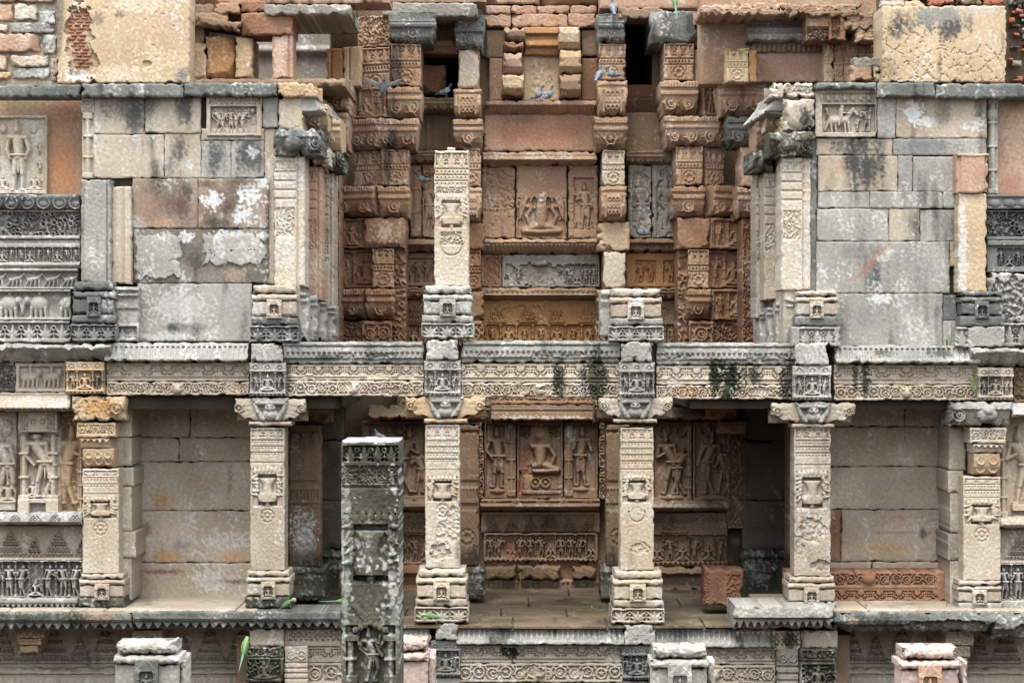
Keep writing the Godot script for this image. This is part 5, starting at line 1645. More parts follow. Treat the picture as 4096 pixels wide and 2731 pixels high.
	blk(t, "figure_frieze", 481, 299, 600, 345, wz + 2, 20, "ochre", func(h: HF):
		h.broken(h.w * 0.4, h.h * 0.35, h.w * 0.28, h.h * 0.22, -1.5, 1.6)
		for k in 4:
			h.pediment(h.w * (0.14 + 0.25 * k), h.h * 0.18, h.h * 0.5, 9, 0, 2.2)
		h.gallery(3, h.w - 2, h.h * 0.56, h.h * 0.97, 16, 3.2, 3), {"c": 0.7, "chip": 1.0, "rough": 0.8})
	# between the beam and the floor
	blk(t, "frieze", 480, 388, 602, 404, wz + 6, 20, pv("brown", 0.02, 0.1, 0.2), func(h: HF): h.dense(3, 3, h.w - 3, h.h - 4, 1.6, 6), {"c": 0.8, "chip": 1.4})
	blk(t, "cornice", 484, 404, 600, 421, wz + 20, 34, "umber", func(h: HF):
		h.prof([[0, -6], [h.h * 0.2, -6], [h.h * 0.25, 0], [h.h * 0.4, -2], [h.h * 0.55, 2], [h.h * 0.85, 9], [h.h, 4]])
		h.flutes(h.h * 0.55, h.h, 4.2, 2.0), {"c": 0.8, "chip": 1.6, "wob": 1.2, "st": [[545, 417, 40, 2, lin(224, 212, 198), 0.8]]})
	var um := pv("relief", 0.02)
	blk(t, "standing_relief", 484, 421, 516, 498, wz + 4, 16, um, func(h: HF):
		h.cut(2, 3, h.w - 12, h.h * 0.9, -4)
		h.stand(h.w * 0.42, h.h * 0.86, h.h * 0.78, -5, 9, 0.04, 2, 1)
		h.ell(h.w * 0.42, h.h * 0.9, 9, 3, -2, 5)
		h.colonette(h.w * 0.86, 3, h.h * 0.96, 3, -1, 3), {"c": 0.66, "rough": 0.5})
	blk(t, "seated_relief", 517, 421, 563, 498, wz + 5, 16, um, func(h: HF):
		h.cut(2, 3, h.w - 2, h.h * 0.92, -4)
		h.sit(h.w * 0.5, h.h * 0.68, h.h * 0.56, -5, 10, 2)
		h.dense(2, 4, h.w * 0.28, h.h * 0.2, 4, 4)
		h.dense(h.w * 0.72, 4, h.w - 2, h.h * 0.2, 4, 4)
		h.rect(h.w * 0.14, h.h * 0.7, h.w * 0.94, h.h * 0.9, -1)
		for q in [0.4, 0.62]:
			h.ring(h.w * q, h.h * 0.79, 4.6, 1.0, -1, 3)
			h.ell(h.w * q, h.h * 0.79, 2, 2, -1, 3)
		h.dense(h.w * 0.74, h.h * 0.72, h.w * 0.95, h.h * 0.88, 0, 4)
		h.rect(h.w * 0.1, h.h * 0.9, h.w * 0.96, h.h * 0.94, 2)
		h.broken(h.w * 0.5, h.h * 0.14, 6, 11, -3.4, 1.5)
		h.broken(h.w * 0.22, h.h * 0.5, 7, 16, -3.6, 1.5), {"c": 0.64, "rough": 0.5, "label": "seated deity with folded legs, head lost, two wheels on the throne", "st": [[540, 430, 4, 8, lin(226, 196, 158), 0.9], [538, 439, 5, 4, lin(168, 96, 84), 0.8], [524, 460, 6, 18, lin(164, 104, 90), 0.7], [521, 486, 4, 12, lin(166, 108, 92), 0.7], [540, 477, 20, 4, lin(206, 170, 120), 0.6]]})
	blk(t, "standing_relief", 564, 421, 598, 498, wz + 4, 16, um, func(h: HF):
		h.cut(9, 3, h.w - 2, h.h * 0.88, -4)
		h.stand(h.w * 0.52, h.h * 0.84, h.h * 0.76, -5, 9, -0.04, 2, 0.5)
		h.ell(h.w * 0.5, h.h * 0.88, 9, 3, -2, 5)
		h.colonette(h.w * 0.14, 3, h.h * 0.96, 3, -1, 3), {"c": 0.66, "rough": 0.5, "st": [[571, 432, 4, 9, lin(214, 212, 208), 1.0], [591, 452, 4, 7, lin(190, 184, 176), 0.8]]})
	for d in [[472, 483, 418, 436], [473, 483, 436, 450], [472, 484, 450, 470], [473, 484, 470, 498], [599, 611, 420, 438], [599, 610, 438, 452], [599, 612, 452, 474], [599, 611, 474, 500]]:
		blk(t, "carved_stone", d[0], d[2], d[1], d[3], wz + 14, 30, pv("brown", 0.05), func(h: HF): h.dense(1, 1.5, h.w - 1, h.h - 2, 2.5, 4.5), {"c": 0.75, "chip": 1.6})
	blk(t, "ledge", 480, 498, 600, 511, wz + 16, 30, "umber", func(h: HF):
		h.prof([[0, 0], [h.h * 0.15, 3], [h.h * 0.3, 0], [h.h * 0.45, 5], [h.h * 0.6, 6], [h.h * 0.7, 0], [h.h, -8]])
		for k in 5:
			h.pediment(12.0 + k * 24.0, 1, h.h * 0.5, 6, 2, 2), {"c": 0.75, "chip": 1.4, "st": [[540, 506, 50, 1.6, lin(214, 204, 192), 0.7]]})
	blk(t, "pediment_band", 481, 511, 600, 532, wz + 2, 16, um, func(h: HF):
		h.cut(6, 4, h.w - 6, h.h, -2.5)
		for k in 6:
			h.pediment(h.w * (0.1 + 0.16 * k), 4 if k == 3 else 9, h.h - 1, 11 if k == 3 else 8, -2.5, 4), {"c": 0.7})
	blk(t, "figure_frieze", 483, 532, 598, 562, wz + 3, 16, um, func(h: HF):
		h.gallery(2, h.w - 2, 2, h.h - 4, 10, 4.5, 4)
		h.broken(h.w * 0.22, h.h * 0.6, 9, 8, -4, 1)
		h.teeth(h.h - 3, h.h, 5, -4), {"c": 0.66, "chip": 1.2, "st": [[508, 548, 8, 10, lin(170, 104, 80), 0.7]]})
	for d in [[484, 516, 566, 580], [517, 561, 565, 580], [572, 596, 566, 579]]:
		blk(t, "stone", d[0], d[2], d[1], d[3], wz + 20, 40, pv("umber", 0.08), null, {"chip": 3.0, "rnd": 2.0, "wob": 1.4, "c": 1.0, "rough": 1.2, "planes": 5})
	blk(t, "stone", 480, 560, 602, 582, wz - 4, 20, pv("red", 0.06), null, {"chip": 4.0, "c": 1.6, "rough": 1.4})
	blk(t, "plinth", 478, 579, 604, 590, wz + 10, 20, "umber", func(h: HF): h.flutes(3, h.h - 1, 5, 2), {"c": 0.9, "chip": 2.0})

	# the bays to both sides of the middle
	var sa := thing("well_wall", "well wall bay half hidden behind the lone stump shaft, pigeon on its ledge", "wall", 432, 588, -345)
	var sc := thing("well_wall", "dark brown well wall bay with two dancing relief figures near the leaning brown block", "wall", 665, 588, -345)
	blk(sa, "core", 320, -100, 419, 600, -372, 230, "umber", null, {"c": 6.0})
	blk(sa, "roof_slab", 400, -60, 470, 40, -340, 260, "umber", null, {"c": 6.0})
	blk(sc, "core", 652, -100, 800, 600, -372, 230, "umber", null, {"c": 6.0})
	blk(sc, "roof_slab", 616, -60, 670, 10, -330, 270, "umber", null, {"c": 6.0})
	blk(sa, "lintel", 382, 2, 478, 17, -262, 80, "slate", null, {"chip": 2.0, "c": 1.1, "rnd": 1.2, "rough": 1.2, "planes": 5})
	blk(sa, "stone", 380, -30, 486, 2, -270, 60, "pink", null, {"c": 2.0})
	blk(sa, "lintel", 418, 40, 460, 54, -330, 40, "red", func(h: HF): h.prof([[0, 4], [h.h * 0.4, 4], [h.h * 0.5, 0], [h.h * 0.7, 2], [h.h, 0]]), {"c": 1.2, "chip": 2.0})
	blk(sa, "broken_slab", 420, 64, 446, 94, -352, 12, "red", null, {"chip": 3.0, "wob": 1.5, "c": 0.9, "rough": 1.4, "planes": 6})
	blk(sa, "ledge", 418, 97, 458, 112, -322, 40, "umber", rel_bracket, {"c": 1.1, "chip": 2.0})
	blk(sa, "panel", 410, 112, 458, 150, -352, 16, "umber", func(h: HF): h.flutes(4, h.h, 7, 2.0), {"c": 1.2})
	blk(sa, "ledge", 406, 150, 470, 164, -330, 40, "umber", rel_bracket, {"c": 1.1, "chip": 2.0})
	for d in [[410, 422], [422, 436], [436, 470]]:
		blk(sa, "figure_slab", d[0], 164, d[1] - 0.4, 238, -345 + rng.randf() * 2, 16, pv("brown", 0.06, 0.2), func(h: HF):
			if h.w < 13:
				h.colonette(h.w * 0.5, 2, h.h - 3, 4, -1.5, 3.5)
			else:
				h.cut(2, h.h * 0.12, h.w - 2, h.h * 0.9, -3)
				h.stand(h.w * 0.4, h.h * 0.9, h.h * 0.66, -3, 5, 0.1, 2, 0.3)
				h.ring(h.w * 0.4, h.h * 0.1, 4, 1, -1, 3), {"c": 0.8, "chip": 1.0})
	blk(sa, "cornice", 400, 238, 470, 252, -326, 40, "umber", func(h: HF): h.prof([[0, 2], [h.h * 0.4, 5], [h.h * 0.6, 0], [h.h, -10]]), {"c": 1.0, "chip": 3.0, "wob": 1.4})
	blk(sa, "figure_panel", 396, 252, 470, 286, -345, 16, pv("umber", 0.03), func(h: HF):
		h.cut(6, 6, 50, h.h - 4, -3)
		for k in 4:
			h.stand(12.0 + k * 9.0, h.h - 5, h.h * 0.6, -3, 4, 0.1, 2, 0), {"c": 0.75})
	blk(sa, "cornice", 396, 286, 470, 299, -328, 40, "red", rel_bracket, {"c": 1.0, "chip": 2.0})
	blk(sa, "figure_frieze", 392, 299, 470, 346, -345, 16, "red", func(h: HF):
		h.pediment(30, 4, h.h * 0.5, 22, 0, 3)
		h.gallery(2, h.w, h.h * 0.54, h.h, 12, 3.5, 3), {"c": 0.75})
	blk(sa, "frieze", 396, 388, 476, 408, -338, 30, "brown", func(h: HF): h.dense(2, 3, h.w - 2, h.h - 4, 2, 6), {"c": 0.85, "chip": 1.6})
	blk(sa, "cornice", 368, 404, 446, 420, -322, 40, "umber", func(h: HF): h.prof([[0, -3], [h.h * 0.3, 0], [h.h * 0.8, 9], [h.h, 3]]), {"c": 0.9, "chip": 3.5, "wob": 1.6})
	blk(sa, "standing_relief", 362, 420, 388, 500, -343, 16, um, func(h: HF):
		h.cut(2, 3, h.w - 2, h.h * 0.94, -4)
		h.ell(h.w * 0.5, h.h * 0.1, 6, 6, -4, 4)
		h.stand(h.w * 0.5, h.h * 0.9, h.h * 0.74, -4, 6, 0.12, 2, 0.4), {"c": 0.7})
	blk(sa, "standing_relief", 388, 420, 428, 500, -343, 16, um, func(h: HF):
		h.cut(2, 3, h.w - 4, h.h * 0.94, -4)
		h.ring(h.w * 0.3, h.h * 0.1, 5, 1.2, -4, 5)
		h.ring(h.w * 0.6, h.h * 0.12, 5, 1.2, -4, 5)
		h.stand(h.w * 0.45, h.h * 0.9, h.h * 0.8, -5, 9, -0.14, 2, 0.4)
		h.stand(h.w * 0.78, h.h * 0.9, h.h * 0.56, -4, 5, 0.1, 2, 0), {"c": 0.66})
	blk(sa, "ledge", 366, 499, 474, 511, -328, 30, "umber", func(h: HF): h.prof([[0, 0], [h.h * 0.3, 4], [h.h * 0.6, 5], [h.h, -6]]), {"c": 0.9, "chip": 2.0})
	blk(sa, "figure_frieze", 366, 511, 474, 564, -343, 16, pv("relief", 0.02), func(h: HF):
		h.pediment(50, 3, h.h * 0.4, 20, 0, 3)
		h.gallery(2, h.w, h.h * 0.44, h.h * 0.95, 14, 4, 3), {"c": 0.75})
	blk(sa, "plinth", 360, 564, 476, 592, -330, 30, "red", func(h: HF): h.prof([[0, 4], [h.h * 0.3, 6], [h.h * 0.4, -6], [h.h * 0.7, -4], [h.h, 0]]), {"c": 1.2, "chip": 3.0, "wob": 1.5})
	# bay c
	blk(sc, "stone", 600, -30, 700, 8, -300, 60, "pink", null, {"c": 2.0})
	blk(sc, "lintel", 618, 6, 664, 18, -290, 60, "umber", null, {"c": 1.4, "chip": 3.0})
	blk(sc, "back_panel", 626, 84, 680, 114, -372, 16, "red", func(h: HF): h.prof([[0, 0], [h.h * 0.4, 2], [h.h * 0.5, 10], [h.h, 0]]), {"c": 1.2})
	blk(sc, "panel", 626, 112, 682, 152, -352, 16, "umber", null, {"c": 1.3})
	blk(sc, "ledge", 626, 150, 684, 165, -336, 40, "umber", rel_bracket, {"c": 1.1, "chip": 2.0})
	for d in [[628, 652], [652, 684]]:
		blk(sc, "figure_slab", d[0], 164, d[1] - 0.4, 238, -347, 16, pv("slate", 0.04, 0.22), func(h: HF):
			h.broken(h.w * 0.5, h.h * 0.5, h.w * 0.4, h.h * 0.4, -2, 2)
			h.stand(h.w * 0.5, h.h * 0.92, h.h * 0.72, -2, 2.6, 0.1, 2, 0.4)
			h.cap(3, 2, 3, h.h - 2, 2, 2, -1, 2), {"c": 0.85, "chip": 1.6})
	blk(sc, "cornice", 626, 238, 690, 252, -332, 40, "umber", func(h: HF):
		h.prof([[0, 2], [h.h * 0.3, 4], [h.h * 0.5, -2], [h.h * 0.8, -2], [h.h, -8]])
		h.flutes(h.h * 0.4, h.h * 0.8, 4, 2), {"c": 0.9, "chip": 2.5})
	blk(sc, "figure_panel", 626, 252, 692, 287, -346, 16, "ochre", func(h: HF):
		h.cut(10, 8, 30, h.h - 4, -3)
		h.cut(38, 8, 62, h.h - 4, -3)
		for k in 5:
			h.stand(14.0 + k * 10.0, h.h - 5, h.h * 0.6, -3, 4, 0.1, 2, 0), {"c": 0.8})
	blk(sc, "cornice", 626, 287, 690, 300, -332, 40, "umber", rel_bracket, {"c": 1.0, "chip": 2.5})
	blk(sc, "figure_frieze", 624, 300, 692, 346, -346, 16, pv("umber", 0.03), func(h: HF):
		h.broken(h.w * 0.4, h.h * 0.3, 18, 8, -2, 1)
		h.gallery(2, h.w, h.h * 0.52, h.h, 14, 3.5, 3), {"c": 0.8})
	blk(sc, "frieze", 600, 388, 700, 406, -340, 30, "umber", func(h: HF): h.prof([[0, 0], [h.h * 0.6, 1], [h.h * 0.66, 4], [h.h, 2]]), {"c": 1.0, "chip": 2.0})
	blk(sc, "cornice", 604, 405, 706, 420, -326, 40, "umber", func(h: HF): h.prof([[0, -3], [h.h * 0.3, 0], [h.h * 0.8, 8], [h.h, 3]]), {"c": 0.9, "chip": 2.5, "wob": 1.4})
	blk(sc, "bracket", 706, 396, 738, 420, -300, 50, "ochre", rel_bracket, {"c": 0.9, "chip": 2.0})
	for d in [[652, 692, 0.14], [693, 733, -0.12]]:
		blk(sc, "dancing_relief", d[0], 421, d[1], 502, -343, 16, um, func(h: HF):
			h.cut(2, 3, h.w - 5, h.h * 0.95, -4)
			h.ring(h.w * 0.3, h.h * 0.11, 5, 1.4, -4, 5)
			h.ring(h.w * 0.72, h.h * 0.11, 5, 1.4, -4, 5)
			h.stand(h.w * 0.42, h.h * 0.9, h.h * 0.76, -5, 9, d[2], 2, 0.5)
			h.stand(h.w * 0.72, h.h * 0.9, h.h * 0.62, -5, 8, -d[2], 2, 0.0)
			h.ell(h.w * 0.5, h.h * 0.94, 14, 3.4, -3, 6)
			h.colonette(h.w - 3, 4, h.h - 2, 2.4, -3, 4), {"c": 0.66, "rough": 0.5})
	blk(sc, "carved_pilaster", 728, 421, 746, 528, -330, 30, "brown", func(h: HF):
		h.dense(1, 2, h.w - 1, h.h - 2, 3, 6), {"c": 0.8, "chip": 2.0})
	blk(sc, "bracket", 720, 420, 746, 434, -300, 40, "brown", rel_capital, {"c": 0.9, "chip": 2.0})
	blk(sc, "ledge", 610, 500, 732, 512, -328, 30, "umber", func(h: HF): h.prof([[0, 0], [h.h * 0.3, 4], [h.h * 0.6, 5], [h.h, -6]]), {"c": 0.9, "chip": 2.0, "st": [[680, 505, 40, 2, lin(216, 208, 198), 0.7]]})
	blk(sc, "figure_frieze", 610, 512, 728, 566, -343, 16, pv("relief", 0.02), func(h: HF):
		h.dense(2, 2, h.w - 2, h.h * 0.18, 1.5, 4)
		h.pediment(64, 6, h.h * 0.38, 14, 0, 2.5)
		h.gallery(2, h.w, h.h * 0.42, h.h * 0.9, 13, 4.5, 2)
		h.teeth(h.h * 0.92, h.h, 5, -4), {"c": 0.7})
	blk(sc, "plinth", 606, 566, 746, 592, -334, 30, "umber", func(h: HF): h.prof([[0, 4], [h.h * 0.25, 6], [h.h * 0.35, -8], [h.h * 0.7, -4], [h.h, 0]]), {"c": 1.2, "chip": 3.0, "wob": 1.5})


func build_well_piers() -> void:
	var t := thing("well_pier", "stacked carved bracket pier with dark stained top where the flying pigeon passes", "pier", 400, 342, -260, "bracket piers round the well")
	var dk := lin(74, 76, 74)
	stack(t, [
		["capital", 388, 437, 11, 43, pv("dark", 0.03, 0.5, 0.1)], ["shaft", 391, 421, 43, 86, "gold", {"st": [[396, 66, 6, 40, dk, 0.85]]}], ["bracket", 386, 423, 86, 118, pv("brown", 0.03, 0.2), {"st": [[394, 104, 5, 16, dk, 0.7]]}],
		["bracket", 376, 419, 118, 149, "brown", {"st": [[392, 140, 7, 12, dk, 0.85]]}], ["shaft", 381, 409, 149, 185, "brown", {"st": [[388, 166, 4, 26, dk, 0.8]]}], ["bracket", 376, 411, 185, 217, "pink"],
		["stone", 364, 406, 217, 248, "gold", {"st": [[384, 232, 10, 12, lin(226, 200, 180), 0.8]]}], ["shaft", 372, 394, 248, 288, "gold"], ["bracket", 364, 396, 288, 320, "red"], ["panel", 362, 392, 320, 346, "red"]], -262, 120)
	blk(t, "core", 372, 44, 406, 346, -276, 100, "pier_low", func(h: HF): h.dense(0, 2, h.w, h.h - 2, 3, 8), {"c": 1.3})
	t = thing("well_pier_flank", "carved receding flank of the stained bracket pier, bands of figures", "pier", 390, 342, -264, "", -27.0)
	stack(t, [
		["dense", 356, 390, 14, 46, "brown"], ["shaft", 361, 389, 46, 90, "ochre"], ["frieze", 346, 388, 86, 118, "brown", {"dz": 6.0}], ["bracket", 338, 388, 118, 150, pv("pier", 0.03, 0.3), {"dz": 8.0}],
		["shaft", 352, 384, 150, 185, "brown"], ["bracket", 334, 382, 185, 217, "brown", {"dz": 8.0}], ["frieze", 328, 376, 217, 248, "brown", {"dz": 5.0}], ["frieze", 328, 376, 248, 288, "brown"],
		["bracket", 328, 370, 288, 320, "red", {"dz": 8.0}], ["dense", 328, 366, 320, 346, "red", {"dz": 3.0}]], 0, 60)
	t = thing("well_pier", "slender bracket pier with a plain pale shaft, above the lone stump", "pier", 466, 342, -300, "bracket piers round the well")
	stack(t, [
		["capital", 453, 485, 15, 49, pv("dark", 0.03, 0.44, 0.2)], ["stone", 458, 479, 49, 88, pv("cream", 0.02, 0.1, 0.3), {"chip": 1.0}], ["volute", 453, 482, 88, 118, "brown"], ["bracket", 452, 484, 118, 148, pv("brown", 0.03, 0.3)],
		["shaft", 462, 481, 148, 186, "brown"], ["volute", 461, 482, 186, 222, "brown"], ["stone", 463, 485, 222, 250, "brown"], ["shaft", 464, 481, 250, 290, "red"], ["stone", 464, 484, 290, 320, "red"], ["panel", 462, 484, 320, 346, "red"]], -305, 60)
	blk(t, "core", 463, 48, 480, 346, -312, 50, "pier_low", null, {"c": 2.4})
	t = thing("well_pier", "bracket pier with pale shafts and a square lozenge carving, pigeons at its capital", "pier", 612, 342, -300, "bracket piers round the well")
	stack(t, [
		["capital", 596, 627, 13, 43, pv("dark", 0.03, 0.46, 0.24)], ["shaft", 599, 626, 43, 80, "gold"], ["volute", 597, 628, 80, 116, "brown"], ["bracket", 593, 629, 116, 150, pv("brown", 0.03, 0.2)],
		["shaft", 602, 625, 150, 185, pv("cream", 0.03)], ["volute", 600, 627, 185, 221, "brown"], ["stone", 597, 630, 221, 251, pv("gold", 0.03), {"chip": 5.0}], ["stone", 603, 626, 251, 289, pv("cream", 0.03, 0.1, 0.1)], ["bracket", 596, 622, 289, 320, "umber"], ["panel", 595, 620, 320, 346, "umber"]], -305, 60)
	blk(t, "core", 603, 44, 622, 346, -312, 50, "pier_low", null, {"c": 2.4})
	t = thing("well_pier", "stacked carved bracket pier below the two green birds on the rim", "pier", 690, 342, -260, "bracket piers round the well")
	stack(t, [
		["stone", 650, 697, 10, 43, pv("dark", 0.03, 0.36), {"c": 1.0, "st": [[690, 26, 8, 20, dk, 0.8]]}], ["shaft", 664, 694, 43, 80, "gold"], ["bracket", 660, 700, 80, 115, "brown"], ["bracket", 663, 722, 115, 146, "brown"],
		["shaft", 676, 703, 146, 185, "brown"], ["bracket", 671, 706, 185, 217, "gold"], ["stone", 677, 710, 217, 249, "pink"], ["shaft", 688, 709, 249, 288, "gold"], ["bracket", 685, 712, 288, 320, "red"], ["panel", 689, 714, 320, 346, "ochre"]], -262, 120)
	blk(t, "core", 678, 44, 712, 346, -276, 100, "pier_low", func(h: HF): h.dense(0, 2, h.w, h.h - 2, 3, 8), {"c": 1.3})
	t = thing("well_pier_flank", "carved receding flank of the pier below the two green birds", "pier", 700, 342, -266, "", 27.0)
	stack(t, [
		["stone", 698, 745, 14, 46, "red"], ["shaft", 697, 712, 48, 82, "ochre"], ["stone", 712, 726, 44, 82, "red"], ["frieze", 701, 746, 82, 116, "brown", {"dz": 6.0}], ["bracket", 704, 742, 116, 147, "brown", {"dz": 8.0}],
		["shaft", 706, 726, 147, 185, "brown"], ["bracket", 706, 740, 185, 217, "brown", {"dz": 8.0}], ["frieze", 708, 762, 217, 249, "red", {"dz": 8.0}], ["frieze", 708, 764, 249, 288, "umber"], ["frieze", 710, 764, 288, 320, "red", {"dz": 5.0}], ["dense", 712, 760, 320, 346, "red", {"dz": 3.0}]], 0, 60)
	t = thing("well_pier", "short carved bracket pier with a curling volute, next to the white topped eave", "pier", 748, 342, -210, "bracket piers round the well")
	stack(t, [["bracket", 717, 772, 79, 116, "brown"], ["bracket", 727, 770, 116, 146, pv("dark", 0.03, 0.4)], ["stone", 740, 766, 146, 186, "gold"], ["bracket", 736, 768, 186, 218, "gold"], ["dense", 742, 768, 218, 346, "red"]], -215, 60)
	t = thing("well_pier", "short bracket pier with a dark curling scroll, beside the broken sloping eave", "pier", 345, 150, -215, "bracket piers round the well")
	stack(t, [["capital", 322, 352, 78, 112, pv("brown", 0.03, 0.3)], ["volute", 328, 350, 112, 150, pv("brown", 0.03, 0.4)], ["dense", 326, 340, 150, 346, "red"]], -215, 60)


func build_top() -> void:
	# above the first block: rubble, plaster, a ruined frame
	var t := thing("rubble_wall", "rough wall of pink and white stones set in earth", "wall", 28, 84, -60)
	blk(t, "core", -14, -60, 60, 86, -68, 40, "buff", null, {"c": 2.0, "m": "coarse", "rough": 2.0})
	for d in [[-12, -20, 55, 2, "pink"], [-12, 4, 13, 21, "pink"], [14, 3, 37, 20, "cream"], [38, 10, 55, 24, "grey"], [-12, 24, 8, 33, "cream"], [10, 22, 54, 33, "slate"], [-12, 33, 41, 52, "pink"], [42, 34, 56, 54, "slate"], [-12, 55, 7, 70, "gold"], [8, 55, 48, 67, "cream"], [12, 67, 49, 79, "grey"], [-12, 71, 11, 80, "gold"], [50, 56, 58, 82, "umber"]]:
		blk(t, "stone", d[0], d[1], d[2], d[3], -63 + rng.randf() * 4.0, 20, pv(d[4], 0.06, 0.04, 0.4), null, {"chip": 2.0, "rnd": 1.2, "wob": 1.0, "c": 0.9, "rough": 1.0, "planes": 4})
	t = thing("plaster_wall", "cream plaster wall with a ragged hole showing red bricks", "wall", 124, 83, -60)
	var brk: Array = []
	blk(t, "plaster", 57, -40, 190, 83, -60, 40, "plaster", func(h: HF):
		h.broken(22, 80, 13, 36, -5.0, 1.5)
		h.broken(30, 104, 12, 14, -6.0, 1.5)
		h.broken(90, 104, 4, 3, -3.0, 0)
		for k in 12:
			h.hole(h.rg.randf() * h.w, 44 + h.rg.randf() * 72, 0.6 + h.rg.randf() * 1.6, 0.5 + h.rg.randf() * 0.8, -0.8), {"c": 0.9, "rough": 0.5, "chip": 2.0, "m": "smooth", "st": [[75, 76, 17, 7, lin(236, 234, 234), 0.9], [118, 15, 7, 6, lin(118, 112, 104), 0.9], [94, 19, 8, 8, lin(150, 136, 118), 0.8], [181, 74, 9, 8, lin(152, 148, 142), 1.0], [60, 20, 6, 60, lin(120, 112, 100), 0.7], [100, 50, 20, 16, lin(206, 178, 142), 0.5], [150, 66, 34, 10, lin(212, 182, 146), 0.5], [120, 74, 30, 8, lin(240, 226, 204), 0.6], [140, 5, 30, 6, lin(244, 230, 208), 0.6], [160, 60, 20, 18, lin(236, 216, 184), 0.6]]})
	for r in 17:
		var y := 10.0 + r * 3.4
		var n := 3 if r < 6 else 2
		for k in n:
			var x := 62.0 + k * 8.2 + (r % 2) * 3.0 + r * 0.75
			blk(t, "brick", x + rng.randf(), y, x + 7.0 + rng.randf(), y + 2.8, -63.2 + rng.randf() * 1.4, 6, pv("brick", 0.16), null, {"c": 1.0, "rnd": 0.6, "chip": 1.0})
	t = thing("ruined_niche", "ruined frame of mauve lintel and ochre block above the first block", "ruin", 260, 82, -130)
	for d in [[190, -40, 262, 4, "pink"], [191, 3, 215, 18, "brown"], [214, 2, 240, 14, "pink"], [240, 0, 266, 12, "red"], [193, 12, 228, 26, "brown"], [191, 18, 204, 46, "umber"], [205, 36, 235, 78, "ochre"], [235, 37, 253, 78, "gold"], [193, 42, 206, 82, "pink"]]:
		blk(t, "stone", d[0], d[1], d[2], d[3], -120 + rng.randf() * 10.0, 60, pv(d[4], 0.05), null, {"chip": 2.0, "rnd": 1.0, "wob": 0.9, "c": 1.0, "rough": 1.0, "planes": 4})
	blk(t, "lintel", 240, 12, 293, 35, -100, 60, "red", null, {"chip": 2.0, "rnd": 2.0, "c": 1.1, "rough": 1.0, "planes": 3})
	blk(t, "bracket", 196, 18, 240, 28, -96, 50, "umber", null, {"chip": 3.0, "rnd": 3.0, "c": 1.2, "tilt": -9.0})
	blk(t, "post", 272, 34, 293, 79, -104, 40, "pink", func(h: HF): h.cut(h.w * 0.76, 0, h.w * 0.82, h.h, -3), {"chip": 2.0, "c": 1.1, "st": [[280, 50, 6, 24, lin(230, 206, 190), 0.6]]})
	blk(t, "back_stone", 250, 30, 330, 82, -300, 30, "slate", func(h: HF): h.prof([[0, 0], [h.h * 0.3, 0], [h.h * 0.36, 8], [h.h * 0.44, 8], [h.h * 0.5, 0], [h.h, 0]]), {"c": 1.6})
	blk(t, "back_stone", 250, -20, 356, 31, -320, 30, "umber", null, {"c": 2.0})
	blk(t, "roof_slab", 262, 3, 350, 15, -90, 160, "slate", null, {"chip": 2.0, "rnd": 1.4, "wob": 1.2, "c": 1.1, "rough": 1.0, "planes": 5})
	blk(t, "stone", 255, -40, 390, 3, -130, 60, "pink", null, {"c": 2.0, "chip": 2.0})
	for d in [[326, 343, 48, 84, "ochre"], [343, 362, 46, 86, "gold"]]:
		blk(t, "post", d[0], d[2], d[1], d[3], -250, 40, d[4], func(h: HF): h.cut(h.w * 0.3, 0, h.w * 0.36, h.h, -2), {"chip": 1.6, "c": 1.1})
	blk(t, "floor_stone", 190, 78, 345, 86, -90, 200, "umber", null, {"c": 2.0, "chip": 2.0})
	# above the second block
	t = thing("ruined_niche", "ruined niche with fluted mauve lintel over a pinkish bare panel", "ruin", 800, 82, -150)
	blk(t, "panel", 756, 50, 828, 82, -190, 20, pv("pink", 0.03, 0.12, 0.2), null, {"c": 1.4, "rough": 0.8, "chip": 1.0})
	blk(t, "dentil_band", 752, 41, 830, 52, -184, 24, "umber", func(h: HF):
		h.prof([[0, 0], [h.h * 0.2, 4], [h.h, 2]])
		h.flutes(h.h * 0.2, h.h, 5, 3.5), {"c": 0.8, "chip": 1.0})
	blk(t, "fluted_lintel", 746, 16, 812, 43, -176, 40, "slate", func(h: HF):
		h.prof([[0, 0], [h.h * 0.2, 4], [h.h * 0.3, 0], [h.h * 0.5, 8], [h.h * 0.6, 5], [h.h * 0.7, 12], [h.h * 0.95, 10], [h.h, 4]]), {"c": 0.9, "chip": 2.0, "wob": 1.0, "rough": 1.0, "st": [[780, 30, 26, 8, lin(206, 204, 204), 0.5]]})
	for d in [[738, 2, 792, 16, "brown"], [786, 3, 864, 17, "brown"], [698, 4, 745, 16, "pink"], [843, 10, 874, 30, "brown"], [854, 24, 876, 42, "gold"]]:
		blk(t, "ledge_stone", d[0], d[1], d[2], d[3], -120 - rng.randf() * 8.0, 70, pv(d[4], 0.05), func(h: HF):
			for k in 5:
				h.cap(-4.0, h.h * (0.2 + 0.2 * k), h.w * h.rg.randf_range(0.5, 1.1), h.h * (0.1 + 0.2 * k), 1.1, 0.7, -0.5, 1.4), {"chip": 5.0, "rnd": 2.0, "wob": 1.8, "c": 1.0, "rough": 1.2})
	blk(t, "carved_bracket", 806, 12, 830, 40, -130, 50, "brown", func(h: HF):
		h.prof([[0, 3], [h.h * 0.5, 3], [h.h * 0.56, -1], [h.h, -4]])
		h.dense(1, 2, h.w - 1, h.h * 0.48, -1, 5)
		h.dense(1, h.h * 0.6, h.w - 1, h.h - 1, 4, 5), {"c": 0.75, "chip": 2.5})
	blk(t, "carved_bracket", 829, 14, 846, 40, -126, 50, "red", func(h: HF): h.dense(3, 3, h.w - 6, h.h - 3, 2.5, 5), {"c": 0.8, "chip": 1.4})
